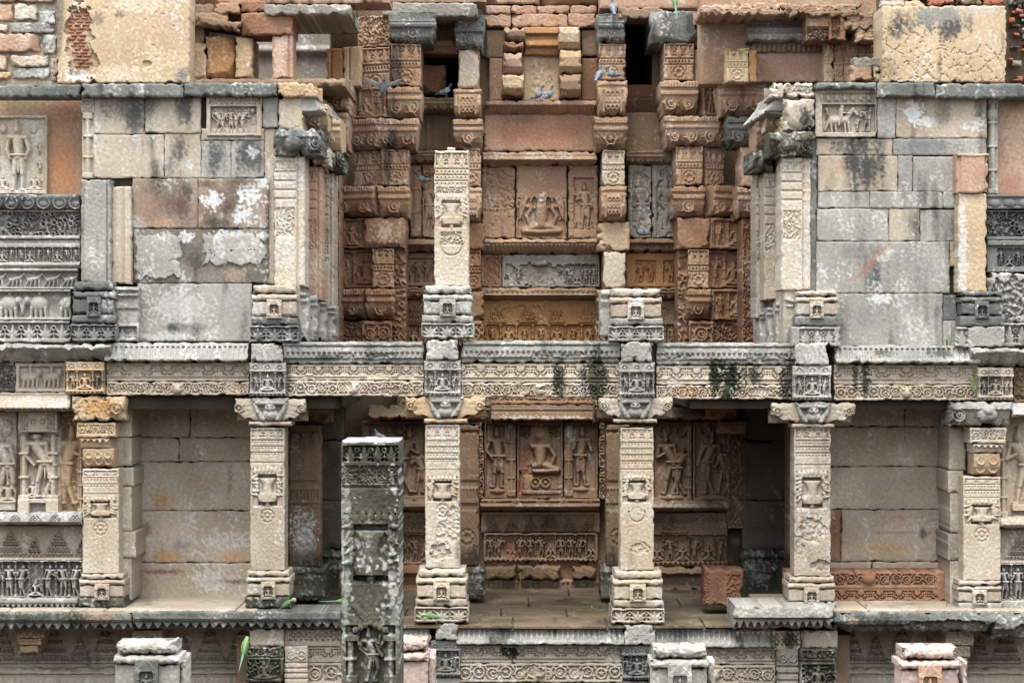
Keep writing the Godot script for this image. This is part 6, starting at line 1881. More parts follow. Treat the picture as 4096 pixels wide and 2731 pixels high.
	for d in [[726, 749, 48, 82, "gold"], [749, 757, 50, 82, "ochre"], [824, 834, 40, 82, "gold"], [834, 845, 42, 82, "brown"], [844, 858, 40, 82, "pink"], [858, 876, 42, 62, "brown"]]:
		blk(t, "post", d[0], d[2], d[1], d[3], -160, 30, pv(d[4], 0.05), rel_pilaster if d[1] - d[0] > 9 else null, {"c": 0.9, "chip": 1.6})
	blk(t, "back_stone", 700, -40, 884, 84, -200, 40, "brown", null, {"c": 2.4, "rough": 1.2})
	for d in [[854, 56, 882, 70, "slate"], [850, 64, 874, 82, "brown"], [872, 66, 882, 82, "gold"]]:
		blk(t, "loose_stone", d[0], d[1], d[2], d[3], -80, 26, pv(d[4], 0.05), null, {"chip": 3.0, "rnd": 2.0, "wob": 1.2, "c": 0.9, "rough": 1.2, "planes": 6})
	t = thing("plaster_wall", "block of ochre plaster crazed with polygonal cracks, black mould along its top", "wall", 945, 83, -60)
	blk(t, "plaster", 882, 5, 1007, 83, -58, 60, pv("plaster", 0.02, 0.05, 0.1), func(h: HF):
		var cel := FastNoiseLite.new()
		cel.noise_type = FastNoiseLite.TYPE_CELLULAR
		cel.cellular_return_type = FastNoiseLite.RETURN_DISTANCE2_SUB
		cel.frequency = 0.075
		cel.seed = 5
		cel.domain_warp_enabled = true
		cel.domain_warp_amplitude = 8.0
		cel.domain_warp_frequency = 0.04
		for j in h.ny + 1:
			for i in h.nx + 1:
				var x := i * h.cx
				var y := j * h.cy
				var q := cel.get_noise_2d(x, y) + 1.0
				var on := smoothstep(26.0, 34.0, y + (x - 60.0) * -0.22)
				if q < 0.15:
					h.a[j * (h.nx + 1) + i] = -2.4 * on * (1.0 - q / 0.15)
				else:
					h.a[j * (h.nx + 1) + i] += minf(q, 0.3) * 0.4 * on, {"c": 0.7, "rough": 0.15, "chip": 2.0, "rnd": 2.0, "wob": 1.0, "m": "smooth", "st": [[902, 22, 19, 18, lin(84, 86, 82), 0.95], [926, 16, 18, 14, lin(124, 124, 120), 0.9], [952, 25, 20, 17, lin(90, 92, 90), 0.95], [936, 14, 30, 9, lin(176, 172, 164), 0.8], [985, 10, 18, 6, lin(214, 204, 190), 0.8], [897, 34, 10, 6, lin(110, 108, 100), 0.7], [1003, 40, 5, 30, lin(130, 116, 100), 0.6], [926, 54, 6, 6, lin(240, 226, 204), 0.7], [890, 70, 8, 10, lin(150, 132, 104), 0.6], [940, 66, 3, 14, lin(120, 106, 86), 0.6]]})
	t = thing("rubble_wall", "mossy brick rubble at the far edge behind the crazed plaster block", "wall", 1015, 83, -70)
	blk(t, "core", 882, -60, 1044, 83, -80, 40, "earth", null, {"c": 2.5, "m": "coarse"})
	for k in 30:
		var x := 1006.0 + rng.randf() * 26.0
		var y := -4.0 + rng.randf() * 84.0
		blk(t, "brick", x, y, x + 4 + rng.randf() * 6, y + 2.5 + rng.randf() * 4.0, -72 + rng.randf() * 6, 10, pv(["brick", "black", "slate", "brick"][k % 4], 0.15), null, {"c": 1.0, "chip": 1.6})
	for d in [[882, -3, 905, 6, "cream"], [905, 0, 926, 7, "gold"], [928, -2, 954, 5, "brick"], [956, -4, 982, 4, "umber"], [984, -2, 1004, 5, "brick"], [880, -14, 930, -2, "umber"], [930, -16, 990, -3, "earth"]]:
		blk(t, "stone", d[0], d[1], d[2], d[3], -70 + rng.randf() * 5, 20, pv(d[4], 0.1), null, {"c": 1.0, "chip": 3.0, "rnd": 1.6})


func build_lower() -> void:
	# projecting shelf with its hanging teeth, and the storey below it
	var t := thing("shelf", "dark mossy shelf slabs with hanging pointed teeth, green bird perched on it", "shelf", 180, 630, 30)
	for d in [[-12, 132, 611, 631, 30.0], [132, 341, 610, 630, 31.0]]:
		blk(t, "shelf_slab", d[0], d[2], d[1] - 0.5, d[3], d[4], 60, pv("dark", 0.03, 0.46, 0.12), func(h: HF):
			h.prof([[0, 1], [h.h * 0.06, 2], [h.h * 0.42, 2], [h.h * 0.46, 0], [h.h * 0.5, 1], [h.h * 0.55, -2], [h.h, -3]])
			h.teeth(h.h * 0.62, h.h * 0.98, 9.4, -14), {"c": 0.8, "chip": 1.4, "rnd": 1.6, "rough": 0.8, "st": [[40, 616, 60, 9, lin(74, 82, 68), 0.85], [105, 614, 22, 6, lin(206, 176, 144), 0.5], [180, 612, 40, 7, lin(92, 96, 88), 0.7], [300, 613, 34, 6, lin(110, 112, 106), 0.6], [150, 620, 18, 8, lin(84, 84, 78), 0.7]]})
	t = thing("shelf", "broken edged shelf slabs under the flaked pillar, white where broken", "shelf", 880, 630, 30)
	blk(t, "shelf_slab", 733, 604, 834, 630, 40, 70, pv("grey", 0.03, 0.44, 0.3), func(h: HF):
		h.prof([[0, 2], [h.h * 0.5, 4], [h.h * 0.54, -4], [h.h * 0.62, -2], [h.h, -4]])
		h.teeth(h.h * 0.64, h.h, 7.4, -16), {"c": 0.8, "chip": 4.0, "wob": 1.6, "rnd": 2.0, "rough": 1.2, "st": [[740, 614, 10, 8, lin(222, 214, 204), 0.7], [810, 616, 20, 6, lin(96, 98, 92), 0.7]]})
	for d in [[832, 1000, 610, 633], [994, 1040, 611, 640]]:
		blk(t, "shelf_slab", d[0], d[2], d[1], d[3], 30, 70, pv("dark", 0.03, 0.4, 0.26), func(h: HF):
			h.prof([[0, 2], [h.h * 0.4, 4], [h.h * 0.6, 2], [h.h * 0.66, -5], [h.h, -12]])
			h.broken(h.w * 0.7, h.h * 0.7, h.w * 0.3, h.h * 0.3, -6, 4), {"c": 1.0, "chip": 4.0, "wob": 2.0, "rnd": 2.0, "rough": 1.3, "st": [[875, 618, 42, 9, lin(64, 74, 62), 0.8], [850, 620, 8, 8, lin(206, 184, 160), 0.6], [950, 622, 18, 6, lin(190, 168, 146), 0.5]]})
	# middle lower beam
	var dg := lin(46, 58, 44)
	beam("lower middle beam below the court paving, small dark stain on its upper band", 456, 624, 625.5, 643, 662, 682, 10, pv("ledge", 0.02, 0.5, 0.18), "buff", [[514, 651, 6, 8, dg, 0.95, 3.4], [504, 650, 4, 5, dg, 0.9, 3.4]], 12.0, 1)
	beam("short lower beam behind the black mossy pillar", 372, 432, 625, 641, 662, 682, 10, pv("ledge", 0.02, 0.5, 0.18), "buff", [], 11.0, 1)
	beam("short lower beam between the two grey pillar stumps", 654, 776, 626, 646, 664, 684, 8, pv("ledge", 0.02, 0.5, 0.18), "buff", [], 12.0, 1)
	for d in [[430, 461, 435, 458, 622, 640, 677, "carved block of a seated god under the stone where a green bird sits"], [622, 652, 624, 656, 624, 645, 680, "carved block beside the grey pillar top with the arched niche"]]:
		var b := thing("figure_block", d[7], "carved block", (d[0] + d[1]) / 2.0, d[6], 16)
		blk(b, "cushion_block", d[2], d[4], d[3], d[5] - 0.4, 22, 44, pv("grey", 0.04, 0.3, 0.3), null, {"chip": 5.0, "rnd": 1.6, "c": 1.0, "rough": 1.0})
		blk(b, "figure_panel", d[0], d[5], d[1], d[6], 18, 44, pv("dark", 0.03, 0.36, 0.24), god_panel, {"c": 0.6})
		blk(b, "stone", d[0] + 1, d[6], d[1] - 1, 700, 14, 44, "grey", null, {"c": 1.4, "chip": 2.0})
	# side pieces
	t = thing("checker_panel", "pierced checkered stone panel under the toothed shelf beside the black capital", "panel", 318, 646, 6, "checkered panels")
	var chk := func(h: HF):
		for j in int(h.h / 2.6):
			for i in int(h.w / 2.7):
				if (i + j) % 2 == 0 and j > 0 and j < int(h.h / 2.6) - 1 and i > 1:
					h.cut(i * 2.7, j * 2.6, i * 2.7 + 2.1, j * 2.6 + 2.1, -3.0)
	blk(t, "panel", 284, 628, 341, 646, 6, 34, "cream", chk, {"c": 0.6, "chip": 0.8})
	blk(t, "band", 306, 646, 372, 662, 4, 34, "buff", func(h: HF): h.dashes(1, h.h * 0.7, 1.4), {"c": 0.7})
	blk(t, "band", 306, 662, 372, 684, 5, 34, "buff", func(h: HF): h.scrolls(3, h.h - 4, 1.8, 1, h.w - 1), {"c": 0.7})
	t = thing("checker_panel", "checkered stone panel with a black damp patch under the broken shelf", "panel", 770, 648, 6, "checkered panels")
	blk(t, "panel", 735, 630, 801, 650, 12, 34, "cream", chk, {"c": 0.6, "chip": 0.8, "st": [[789, 640, 9, 12, lin(62, 68, 58), 0.9]]})
	blk(t, "stone", 801, 630, 836, 650, 12, 34, "buff", null, {"c": 1.2, "chip": 1.4, "st": [[820, 640, 12, 8, lin(96, 100, 84), 0.6]]})
	t = thing("block_pier", "small square pier with corner leaves, beside the black carved capital", "pier", 295, 684, 16)
	blk(t, "shaft", 284, 645, 308, 690, 16, 40, "buff", func(h: HF):
		h.scroll(h.w * 0.3, h.h * 0.2, 5, 0, 1.6)
		h.scroll(h.w * 0.74, h.h * 0.2, 5, 0, 1.6)
		for k in 4:
			h.cut(0, h.h * (0.36 + 0.12 * k), h.w, h.h * (0.39 + 0.12 * k), -1.6), {"c": 0.7, "chip": 1.4})
	t = thing("block_pier", "small greenish square pier beside the dark round capital", "pier", 787, 690, 16)
	blk(t, "shaft", 776, 648, 799, 696, 16, 40, pv("slate", 0.03, 0.36), func(h: HF):
		h.scroll(h.w * 0.3, h.h * 0.2, 4.4, 0, 1.6)
		h.scroll(h.w * 0.74, h.h * 0.2, 4.4, 0, 1.6)
		for k in 4:
			h.cut(0, h.h * (0.36 + 0.14 * k), h.w, h.h * (0.4 + 0.14 * k), -1.8), {"c": 0.7, "chip": 1.4})
	for d in [[245, 283, 646, 682, "black carved capital stone with a green bird clinging to its edge"], [800, 837, 648, 692, "black rounded carved capital stone below the broken shelf"]]:
		var b := thing("capital_stone", d[4], "carved block", (d[0] + d[1]) / 2.0, d[3], 26)
		blk(b, "drum", d[0], d[2], d[1], d[3], 26, 40, pv("black", 0.03, 0.5, 0.16), func(h: HF):
			h.cut(0, h.h * 0.26, h.w, h.h * 0.32, -2)
			h.dense(2, 2, h.w - 2, h.h * 0.25, 2, 6)
			h.dense(2, h.h * 0.36, h.w - 2, h.h * 0.9, 4, 7)
			h.sit(h.w * 0.5, h.h * 0.9, h.h * 0.5, -4, 6), {"c": 0.66, "rnd": 3.0, "chip": 2.0})
		blk(b, "stone", d[0] + 4, d[2] - 18, d[1] + 1, d[2] - 0.3, 18, 40, pv("buff", 0.04, 0.16), null, {"c": 1.2, "chip": 1.6})
		blk(b, "stone", d[0] + 2, d[3], d[1] - 2, 720, 20, 40, pv("buff", 0.04, 0.2), null, {"c": 1.6, "chip": 1.6})
	for d in [[-12, 250, 0, "shaded lower wall with worn pediment carvings under the toothed shelf"], [836, 1040, 1, "shaded lower wall with pediment carvings under the broken shelf"]]:
		var w := thing("pediment_wall", d[3], "wall", (d[0] + d[1]) / 2.0, 700, -60)
		blk(w, "pediment_band", d[0], 620, d[1], 668, -60, 30, pv("buff", 0.03, 0.2), func(h: HF):
			for k in int(h.w / 26.0):
				h.pediment(14.0 + k * 26.0, 10 if k % 2 == 0 else 18, h.h - 6, 15 if k % 2 == 0 else 10, 0, 5), {"c": 0.75, "chip": 0.5})
		blk(w, "moulding", d[0], 667, d[1], 684, -46, 40, pv("buff", 0.03, 0.16), func(h: HF):
			h.prof([[0, 0], [h.h * 0.1, 4], [h.h * 0.3, 5], [h.h * 0.36, 0], [h.h * 0.5, 8], [h.h, 12]])
			h.flutes(h.h * 0.5, h.h, 6, 1.4), {"c": 0.9, "chip": 2.5, "wob": 1.5})
		blk(w, "core", d[0], 684, d[1], 958, -44, 60, "umber", null, {"c": 8.0})
	for d in [[14, 44, 628, 652, "gold", "stepped bracket hanging under the shelf by the frieze of figures"], [132, 162, 629, 650, "buff", "plain block bracket under the joint of the toothed shelf"], [946, 974, 630, 668, "cream", "stepped bracket under the broken shelf, behind the pink pillar top"]]:
		var b := thing("shelf_bracket", d[5], "bracket", (d[0] + d[1]) / 2.0, d[3], -10)
		blk(b, "corbel", d[0], d[2], d[1], d[2] + (d[3] - d[2]) * 0.4, -4, 50, d[4], func(h: HF): h.scrolls(2, h.h - 2, 1.2, 1, h.w - 1), {"c": 0.8, "chip": 1.0})
		blk(b, "corbel", d[0] + 3, d[2] + (d[3] - d[2]) * 0.4, d[1] - 3, d[2] + (d[3] - d[2]) * 0.7, -7, 46, d[4], func(h: HF): h.teeth(1, h.h * 0.7, 6, -2), {"c": 0.8})
		blk(b, "corbel", d[0] + 6, d[2] + (d[3] - d[2]) * 0.7, d[1] - 6, d[3], -10, 44, d[4], null, {"c": 1.0, "chip": 1.4})
	t = thing("lower_wall", "plain foundation wall under the lower beams", "wall", 540, 958, -10)
	blk(t, "core", 236, 634, 850, 958, -12, 80, "umber", null, {"c": 8.0, "rough": 1.0})
	# pavilion pillars standing nearer on their own podium
	var z := 700.0
	var pt := thing("podium", "low podium that carries the nearer pillar stumps", "podium", 512, 733, z)
	pt.set_meta("kind", "structure")
	blk(pt, "core", 60, 733, 980, 1120, z + 40, 180, "umber", null, {"c": 14.0})
	for d in [[112, 180, 642, 735, "grey", "dark", "light grey nearer pillar top with an arched niche figure, below the toothed shelf", 0], [650, 710, 646, 735, "grey", "grey", "grey nearer pillar top with a small niche, beside the short lower beam", 1], [899, 962, 647, 735, "rosy", "pink", "pink stained nearer pillar top with a niche figure", 2], [396, 429, 639, 735, "rosy", "pink", "pinkish weathered pillar top half hidden by the black mossy pillar", 3]]:
		var b := thing("pillar_stump", d[6], "pillar", (d[0] + d[1]) / 2.0, d[3], z, "pillar stumps standing nearer")
		var x0: float = d[0]
		var x1: float = d[1]
		var y: float = d[2]
		var g := x1 - x0
		var pa := pv(d[4], 0.02, 0.2, 0.34)
		blk(b, "moulding", x0 + g * 0.05, y, x1 - g * 0.05, y + 12, z + 1, 30, pa, null, {"rnd": 6.0, "chip": 3.0, "wob": 1.2, "c": 1.0})
		blk(b, "moulding", x0, y + 13.5, x1 - g * 0.0, y + 22, z + 5, 36, pa, null, {"rnd": 4.4, "chip": 1.5, "wob": 0.8, "c": 1.0})
		blk(b, "body", x0 + g * 0.04, y + 22, x1 - g * 0.04, y + 54, z + 1, 34, pa, null, {"rnd": 1.8, "chip": 1.6, "c": 1.2})
		blk(b, "body", x0, y + 54, x1, y + 95, z + 4, 40, pa, null, {"rnd": 1.4, "chip": 1.6, "c": 1.6})
		if d[7] < 3:
			blk(b, "niche_figure", (x0 + x1) / 2.0 - 12, y + 17, (x0 + x1) / 2.0 + 12, y + 58, z + 7, 8, pv(d[5], 0.02, 0.3), small_god, {"c": 0.6, "rnd": 0.5})
		blk(b, "side_moulding", x1 - 2, y + 14, x1 + 6, y + 70, z - 14, 30, pa, null, {"rnd": 3.0, "chip": 3.0, "c": 1.0})
	t = thing("mossy_pillar", "tall black mossy pillar nearest the viewer, snowy white top with a small tenon", "pillar", 370, 760, 960)
	blk(t, "shaft", 341, 441, 400, 760, 960, 52, "black", func(h: HF):
		h.lotus(4, 20, 15, 5, 2, h.w - 2)
		for k in 3:
			h.cut(0, 26.0 + k * 9.0, h.w, 27.4 + k * 9.0, -1.4)
		h.dense(2, 24, h.w - 2, 42, 1.8, 5)
		h.cut(0, 45, h.w, 46.5, -2.4)
		for k in 6:
			h.leaf(6.0 + k * 9.6, 76, 8, -1.57, 0, 2.4)
		h.vase(3, 70, h.w - 3, 142, 7)
		for k in 5:
			h.leaf(h.w * 0.5, 176, 20, -1.57 + (k - 2) * 0.5, 0, 2)
		h.cut(5, 184, h.w - 5, 243, -10)
		h.ring(h.w * 0.5, 196, 13, 2, -10, 8)
		for s in [-1.0, 1.0]:
			h.colonette(h.w * (0.5 + s * 0.34), 194, 241, 5, -10, 11)
		h.stand(h.w * 0.5, 240, 52, -10, 14, 0.12, 4, 0.5)
		for k in 7:
			h.ell(h.w * 0.5 + (k - 3) * 5.0, 181.0 + absf(k - 3.0) * 2.4, 3.2, 3.4, 0, 3)
		h.rect(0, 243, h.w, 250, 2), {"c": 0.75, "chip": 2.0, "rough": 0.9, "rnd": 1.6, "m": "coarse", "st": [[345, 560, 6, 90, lin(190, 192, 184), 0.6], [372, 528, 22, 14, lin(160, 160, 150), 0.5], [394, 600, 6, 60, lin(176, 178, 168), 0.5], [370, 660, 6, 24, lin(206, 206, 200), 0.6], [349, 660, 4, 24, lin(206, 206, 200), 0.6], [388, 655, 4, 24, lin(206, 206, 200), 0.6], [370, 480, 24, 6, lin(158, 156, 140), 0.5]]})
	blk(t, "cap_stone", 342, 440, 399, 444, 958, 50, mkpal(lin(246, 246, 246), lin(236, 236, 238), lin(200, 200, 200), lin(255, 255, 255), 0.0, 0.3), null, {"rnd": 1.6, "c": 1.0})
	blk(t, "tenon", 365, 437, 376, 441, 944, 14, mkpal(lin(240, 240, 240), lin(230, 230, 232), lin(200, 200, 200), lin(255, 255, 255), 0.0, 0.3), null, {"rnd": 1.4, "c": 0.8})


func build_loose() -> void:
	var t := thing("fallen_beam", "red carved beam lying on the bay floor, face boss in its middle", "beam", 870, 603, -55)
	blk(t, "beam", 786, 570, 955, 603, -55, 34, pv("red", 0.02, 0.12, 0.02), func(h: HF):
		h.scrolls(3, 14, 1.8, 4, h.w - 20)
		h.rect(2, 15.6, h.w - 18, 17.4, 0.6)
		h.dashes(19, 29, 1.4)
		h.cut(h.w * 0.5 - 9, 2, h.w * 0.5 + 5, 15, 0.5)
		h.ell(h.w * 0.5 - 2, 8, 7, 5.5, 0, 5)
		h.rect(h.w - 17, 0, h.w, h.h, 0.5), {"c": 0.7, "chip": 3.0, "rnd": 2.0, "wob": 0.9})
	t = thing("fallen_block", "leaning square brown carved block on the court paving", "block", 720, 606, -70)
	blk(t, "block", 703, 568, 742, 606, -70, 40, mkpal(lin(152, 112, 92), lin(128, 92, 74), lin(80, 64, 54), lin(190, 170, 150), 0.2, 0.1), func(h: HF):
		h.cut(0, 0, h.w * 0.12, h.h, -1.5)
		h.dense(h.w * 0.6, 6, h.w - 3, h.h - 4, 1.2, 6)
		h.dense(1, 2, h.w * 0.14, h.h - 2, 1.0, 4), {"c": 0.8, "chip": 3.0, "rnd": 1.6, "tilt": -2.5, "st": [[724, 586, 8, 14, lin(170, 128, 100), 0.5], [722, 602, 12, 4, lin(186, 162, 134), 0.6]]})
	t = thing("fallen_block", "low broken stones lying by the dark doorway edge of the court", "block", 350, 590, -200)
	blk(t, "block", 338, 572, 360, 590, -200, 30, "red", null, {"chip": 5.0, "rnd": 3.0, "c": 1.2, "rough": 1.2})


# ---- birds ----
# a closed skin through rings [x, y, half height, half width, colour], swept along x
func loft(rings: Array, seg := 12) -> ArrayMesh:
	var st := SurfaceTool.new()
	st.begin(Mesh.PRIMITIVE_TRIANGLES)
	st.set_smooth_group(0)
	for r in rings:
		for k in seg:
			var g := TAU * k / seg
			st.set_color(r[4])
			st.add_vertex(Vector3(r[0], r[1] + sin(g) * r[2], cos(g) * r[3]))
	for j in rings.size() - 1:
		for k in seg:
			var a := j * seg + k
			var b := j * seg + (k + 1) % seg
			for i in [a, a + seg, b + seg, a, b + seg, b]:
				st.add_index(i)
	var n := rings.size() * seg
	for e in [0, rings.size() - 1]:
		var r: Array = rings[e]
		st.set_color(r[4])
		st.add_vertex(Vector3(r[0], r[1], 0))
		for k in seg:
			var a: int = e * seg + k
			var b: int = e * seg + (k + 1) % seg
			for i in ([n, a, b] if e == 0 else [n, b, a]):
				st.add_index(i)
		n += 1
	st.generate_normals()
	return st.commit()


func bird_part(root: Node3D, called: String, me: ArrayMesh, at := Vector3.ZERO, rot := Vector3.ZERO) -> MeshInstance3D:
	var mi := MeshInstance3D.new()
	mi.name = called
	mi.mesh = me
	mi.material_override = M.feather
	mi.position = at
	mi.rotation_degrees = rot
	root.add_child(mi, true)
	return mi


# px, py: where it perches; face: turn about the vertical (0 looks towards +x); lean: body pitch in degrees
func bird(kind: String, label: String, px: float, py: float, z: float, face: float, lean: float, group: String, flying := false) -> Node3D:
	var t := thing("pigeon" if kind == "pigeon" else "parakeet", label, "bird", px, py, z, group)
	var body: Array
	var wing: Array
	var tail: Array
	var leg_c: Color
	if kind == "pigeon":
		var g := lin(136, 142, 152)
		var d := lin(78, 84, 96)
		var nk := lin(70, 96, 100)
		var bk := lin(60, 60, 66)
		body = [[0.168, 0.205, 0.002, 0.002, bk], [0.15, 0.21, 0.006, 0.006, bk], [0.145, 0.212, 0.012, 0.012, d], [0.125, 0.217, 0.024, 0.021, d], [0.103, 0.21, 0.026, 0.023, d], [0.088, 0.188, 0.029, 0.026, nk], [0.075, 0.16, 0.04, 0.036, nk], [0.05, 0.132, 0.056, 0.05, lin(104, 96, 120)], [0.0, 0.112, 0.062, 0.058, g], [-0.06, 0.1, 0.05, 0.05, g], [-0.11, 0.092, 0.03, 0.036, g], [-0.14, 0.088, 0.014, 0.03, g], [-0.15, 0.087, 0.006, 0.02, g]]
		wing = [[0.07, 0.0, 0.012, 0.004, g], [0.04, 0.004, 0.04, 0.013, g], [-0.03, 0.0, 0.044, 0.014, g], [-0.05, -0.001, 0.042, 0.013, bk], [-0.06, -0.002, 0.04, 0.012, bk], [-0.065, -0.002, 0.04, 0.012, g], [-0.085, -0.004, 0.034, 0.01, bk], [-0.1, -0.005, 0.03, 0.009, g], [-0.15, -0.01, 0.014, 0.006, d], [-0.19, -0.014, 0.004, 0.003, bk]]
		tail = [[0.04, 0.0, 0.008, 0.024, g], [-0.04, -0.004, 0.006, 0.032, g], [-0.075, -0.007, 0.005, 0.034, bk], [-0.1, -0.009, 0.003, 0.032, bk]]
		leg_c = lin(190, 96, 90)
	else:
		var g := lin(150, 178, 124)
		var dg := lin(112, 148, 98)
		var bl := lin(112, 160, 148)
		var rd := lin(206, 84, 66)
		body = [[0.1, 0.2, 0.002, 0.002, rd], [0.112, 0.212, 0.008, 0.006, rd], [0.106, 0.222, 0.014, 0.011, rd], [0.098, 0.226, 0.022, 0.02, g], [0.075, 0.229, 0.03, 0.027, g], [0.05, 0.214, 0.033, 0.03, lin(130, 200, 130)], [0.03, 0.182, 0.036, 0.036, g], [0.005, 0.142, 0.042, 0.042, g], [-0.03, 0.102, 0.038, 0.036, g], [-0.06, 0.07, 0.026, 0.026, dg], [-0.085, 0.045, 0.015, 0.02, dg], [-0.095, 0.036, 0.008, 0.012, dg]]
		wing = [[0.09, 0.0, 0.008, 0.003, dg], [0.06, 0.0, 0.028, 0.01, dg], [0.0, 0.0, 0.034, 0.012, dg], [-0.06, 0.0, 0.022, 0.009, dg], [-0.12, 0.0, 0.006, 0.004, lin(80, 140, 80)]]
		tail = [[0.05, 0.0, 0.008, 0.018, dg], [-0.05, 0.0, 0.006, 0.016, bl], [-0.14, 0.0, 0.004, 0.01, bl], [-0.23, 0.0, 0.002, 0.004, bl]]
		leg_c = lin(120, 120, 110)
	t.rotation_degrees = Vector3(0, face, lean)
	t.scale = Vector3.ONE * (0.86 if kind == "pigeon" else 1.0)
	bird_part(t, "body", loft(body))
	for s in [-1.0, 1.0]:
		if flying:
			var fw := bird_part(t, "wing", loft([[0.0, 0.0, 0.006, 0.05, lin(176, 184, 198)], [0.1, 0.02, 0.007, 0.075, lin(206, 212, 224)], [0.2, 0.03, 0.005, 0.07, lin(220, 224, 232)], [0.3, 0.045, 0.003, 0.045, lin(186, 192, 204)], [0.37, 0.06, 0.001, 0.008, lin(110, 116, 128)]]), Vector3(0.01, 0.14, s * 0.04), Vector3(0, -90.0 * s, 0))
			fw.rotation_degrees.z = 18.0
		elif kind == "pigeon":
			bird_part(t, "wing", loft(wing), Vector3(0.0, 0.118, s * 0.05), Vector3(0, -3.0 * s, 4))
		else:
			bird_part(t, "wing", loft(wing), Vector3(-0.01, 0.138, s * 0.035), Vector3(0, -3.0 * s, 52))
		if not flying:
			bird_part(t, "leg", loft([[0.0, 0.0, 0.006, 0.006, leg_c], [-0.055, 0.0, 0.004, 0.004, leg_c], [-0.062, 0.0, 0.004, 0.004, leg_c]], 6), Vector3(0.0 if kind == "pigeon" else -0.02, 0.055, s * 0.022), Vector3(0, 0, 90 - lean))
		bird_part(t, "eye", loft([[-0.003, 0, 0.001, 0.001, lin(20, 20, 20)], [0.0, 0, 0.005, 0.003, lin(20, 20, 20)], [0.003, 0, 0.001, 0.001, lin(20, 20, 20)]], 6), Vector3(0.13, 0.22, s * 0.019) if kind == "pigeon" else Vector3(0.085, 0.234, s * 0.024))
	bird_part(t, "tail", loft(tail), Vector3(-0.15, 0.088, 0) if kind == "pigeon" else Vector3(-0.1, 0.03, 0), Vector3(0, 0, (6 if kind == "pigeon" else 48)))
	return t


func build_birds() -> void:
	var m := StandardMaterial3D.new()
	m.resource_name = "feather"
	m.vertex_color_use_as_albedo = true
	m.roughness = 0.8
	M.feather = m
	var gp := "pigeons on the well ledges"
	var gk := "green parakeets"
	bird("pigeon", "pigeon in flight with spread pale wings before the stained bracket pier", 384, 94, -150, -75, 25, gp, true)
	bird("pigeon", "plump pigeon pressed against another on the niche ledge, tail towards the pale shaft", 541, 100, -322, 10, 22, gp)
	bird("pigeon", "second pigeon of the pair on the niche ledge, turned to the viewer's side", 551, 100, -318, 40, 24, gp)
	bird("pigeon", "dark pigeon upright on top of the pier capital at the picture's upper edge", 612, 13, -286, 100, 30, gp)
	bird("pigeon", "grey pigeon with barred wings leaning over the lozenge carved capital", 612, 80, -285, 155, 4, gp)
	bird("pigeon", "small teal necked pigeon facing its neighbour at the lozenge carved capital", 601, 80, -280, 60, 26, gp)
	bird("pigeon", "dark pigeon squatting on the bay ledge beside the lone stump shaft", 422, 185, -318, 170, 2, gp)
	bird("pigeon", "dim pigeon sitting in the shade of the empty opening by the broken red slab", 447, 97, -318, 20, 10, gp)
	bird("pigeon", "dark pigeon on the cornice of the dark brown bay, beside the pale shaft pier", 640, 238, -318, 190, 4, gp)
	bird("pigeon", "pigeon behind the white top of the black mossy pillar", 379, 443, -120, 150, 8, gp)
	bird("parakeet", "green parakeet clinging at the upper edge above the dark void, head out of view", 674, 8, -240, 100, 12, gk)
	bird("parakeet", "green parakeet below the brown rim, long tail slanting over dark stone", 706, 19, -240, 150, 18, gk)
	bird("parakeet", "green parakeet sitting on the toothed shelf edge by the blackened pillar foot", 286, 612, 30, -35, -20, gk)
	bird("parakeet", "green parakeet half hidden behind the black mossy pillar", 338, 607, 30, 20, -48, gk)
	bird("parakeet", "slim green parakeet clinging to the black carved capital, tail hanging", 247, 655, 48, 60, 18, gk)
	bird("parakeet", "green parakeet with red beak standing before the lotus course of the bitten pillar", 438, 623, 40, 180, -42, gk)


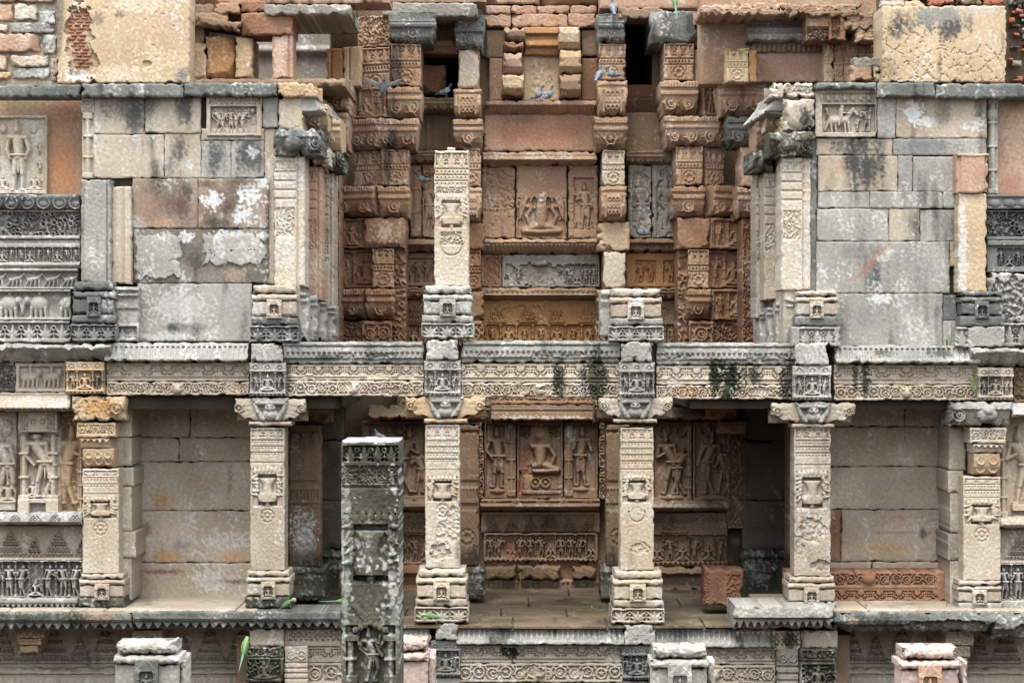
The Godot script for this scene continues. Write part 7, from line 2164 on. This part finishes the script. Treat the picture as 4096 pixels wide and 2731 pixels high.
func tuft(label: String, px: float, py: float, z: float, h: float, n: int, col: Color, dry := false) -> void:
	var t := thing("dry_stalks" if dry else "weed", label, "plant", px, py, z)
	for k in n:
		var g := rng.randf() * TAU
		var lean := rng.randf_range(0.1, 0.5) if not dry else rng.randf_range(0.05, 0.3)
		var st := SurfaceTool.new()
		st.begin(Mesh.PRIMITIVE_TRIANGLES)
		st.set_color(col * rng.randf_range(0.7, 1.2))
		var w := h * (0.05 if not dry else 0.018)
		var side := Vector3(cos(g + 1.57), 0, sin(g + 1.57))
		var last := Vector3.ZERO
		for s in 5:
			var q := (s + 1) / 5.0
			var p := Vector3(cos(g) * lean * q * q, q * (1.0 - 0.3 * q * lean), sin(g) * lean * q * q) * h * U * rng.randf_range(0.92, 1.05)
			var w0 := w * (1.0 - s / 5.0) * (1.0 + (1.6 if not dry and s in [1, 2, 3] else 0.0)) * U
			var w1 := w * (1.0 - q) * (1.0 + (1.6 if not dry and s in [0, 1, 2] else 0.0)) * U
			for v in [last - side * w0, last + side * w0, p + side * w1, last - side * w0, p + side * w1, p - side * w1]:
				st.add_vertex(v)
			last = p
		st.generate_normals()
		var mi := MeshInstance3D.new()
		mi.name = "stalk" if dry else "leaf"
		mi.mesh = st.commit()
		mi.material_override = M.feather
		t.add_child(mi, true)


func build_plants() -> void:
	var g := lin(120, 170, 84)
	tuft("tiny green weed sprouting from the court paving", 592, 612, -30, 9, 9, g)
	tuft("grass tuft growing from the beam beside the last figure block", 974, 391, 16, 20, 8, lin(150, 176, 110))
	tuft("small green weed at the lotus course of the lone stump", 413, 340, 20, 7, 8, g)
	tuft("low green weed by the end of the block wall near the yellowish shaft", 947, 346, 2, 10, 9, g)
	tuft("tiny weed in front of the red fallen beam, near its middle", 866, 606, -2, 5, 6, g)
	tuft("tiny weed in front of the red fallen beam, at its plain end", 947, 606, -2, 5, 6, g)
	tuft("dry straw stalks standing before the carved back wall plinth", 520, 592, -325, 26, 6, lin(190, 160, 120), true)
	tuft("dry twigs hanging about the bay ledge beside the lone stump", 429, 287, -300, 40, 9, lin(110, 92, 78), true)


func _ready() -> void:
	setup()
	build_ground()
	build_paving()
	build_well()
	build_well_piers()
	build_bays()
	build_block_a()
	build_block_b()
	build_carved_walls()
	build_colonnade()
	build_wall_piers()
	build_upper_row()
	build_top()
	build_lower()
	build_loose()
	build_birds()
	build_plants()
	for o in get_children():
		if o.has_meta("category") and not o.has_meta("kind"):
			o.set_meta("kind", "thing")
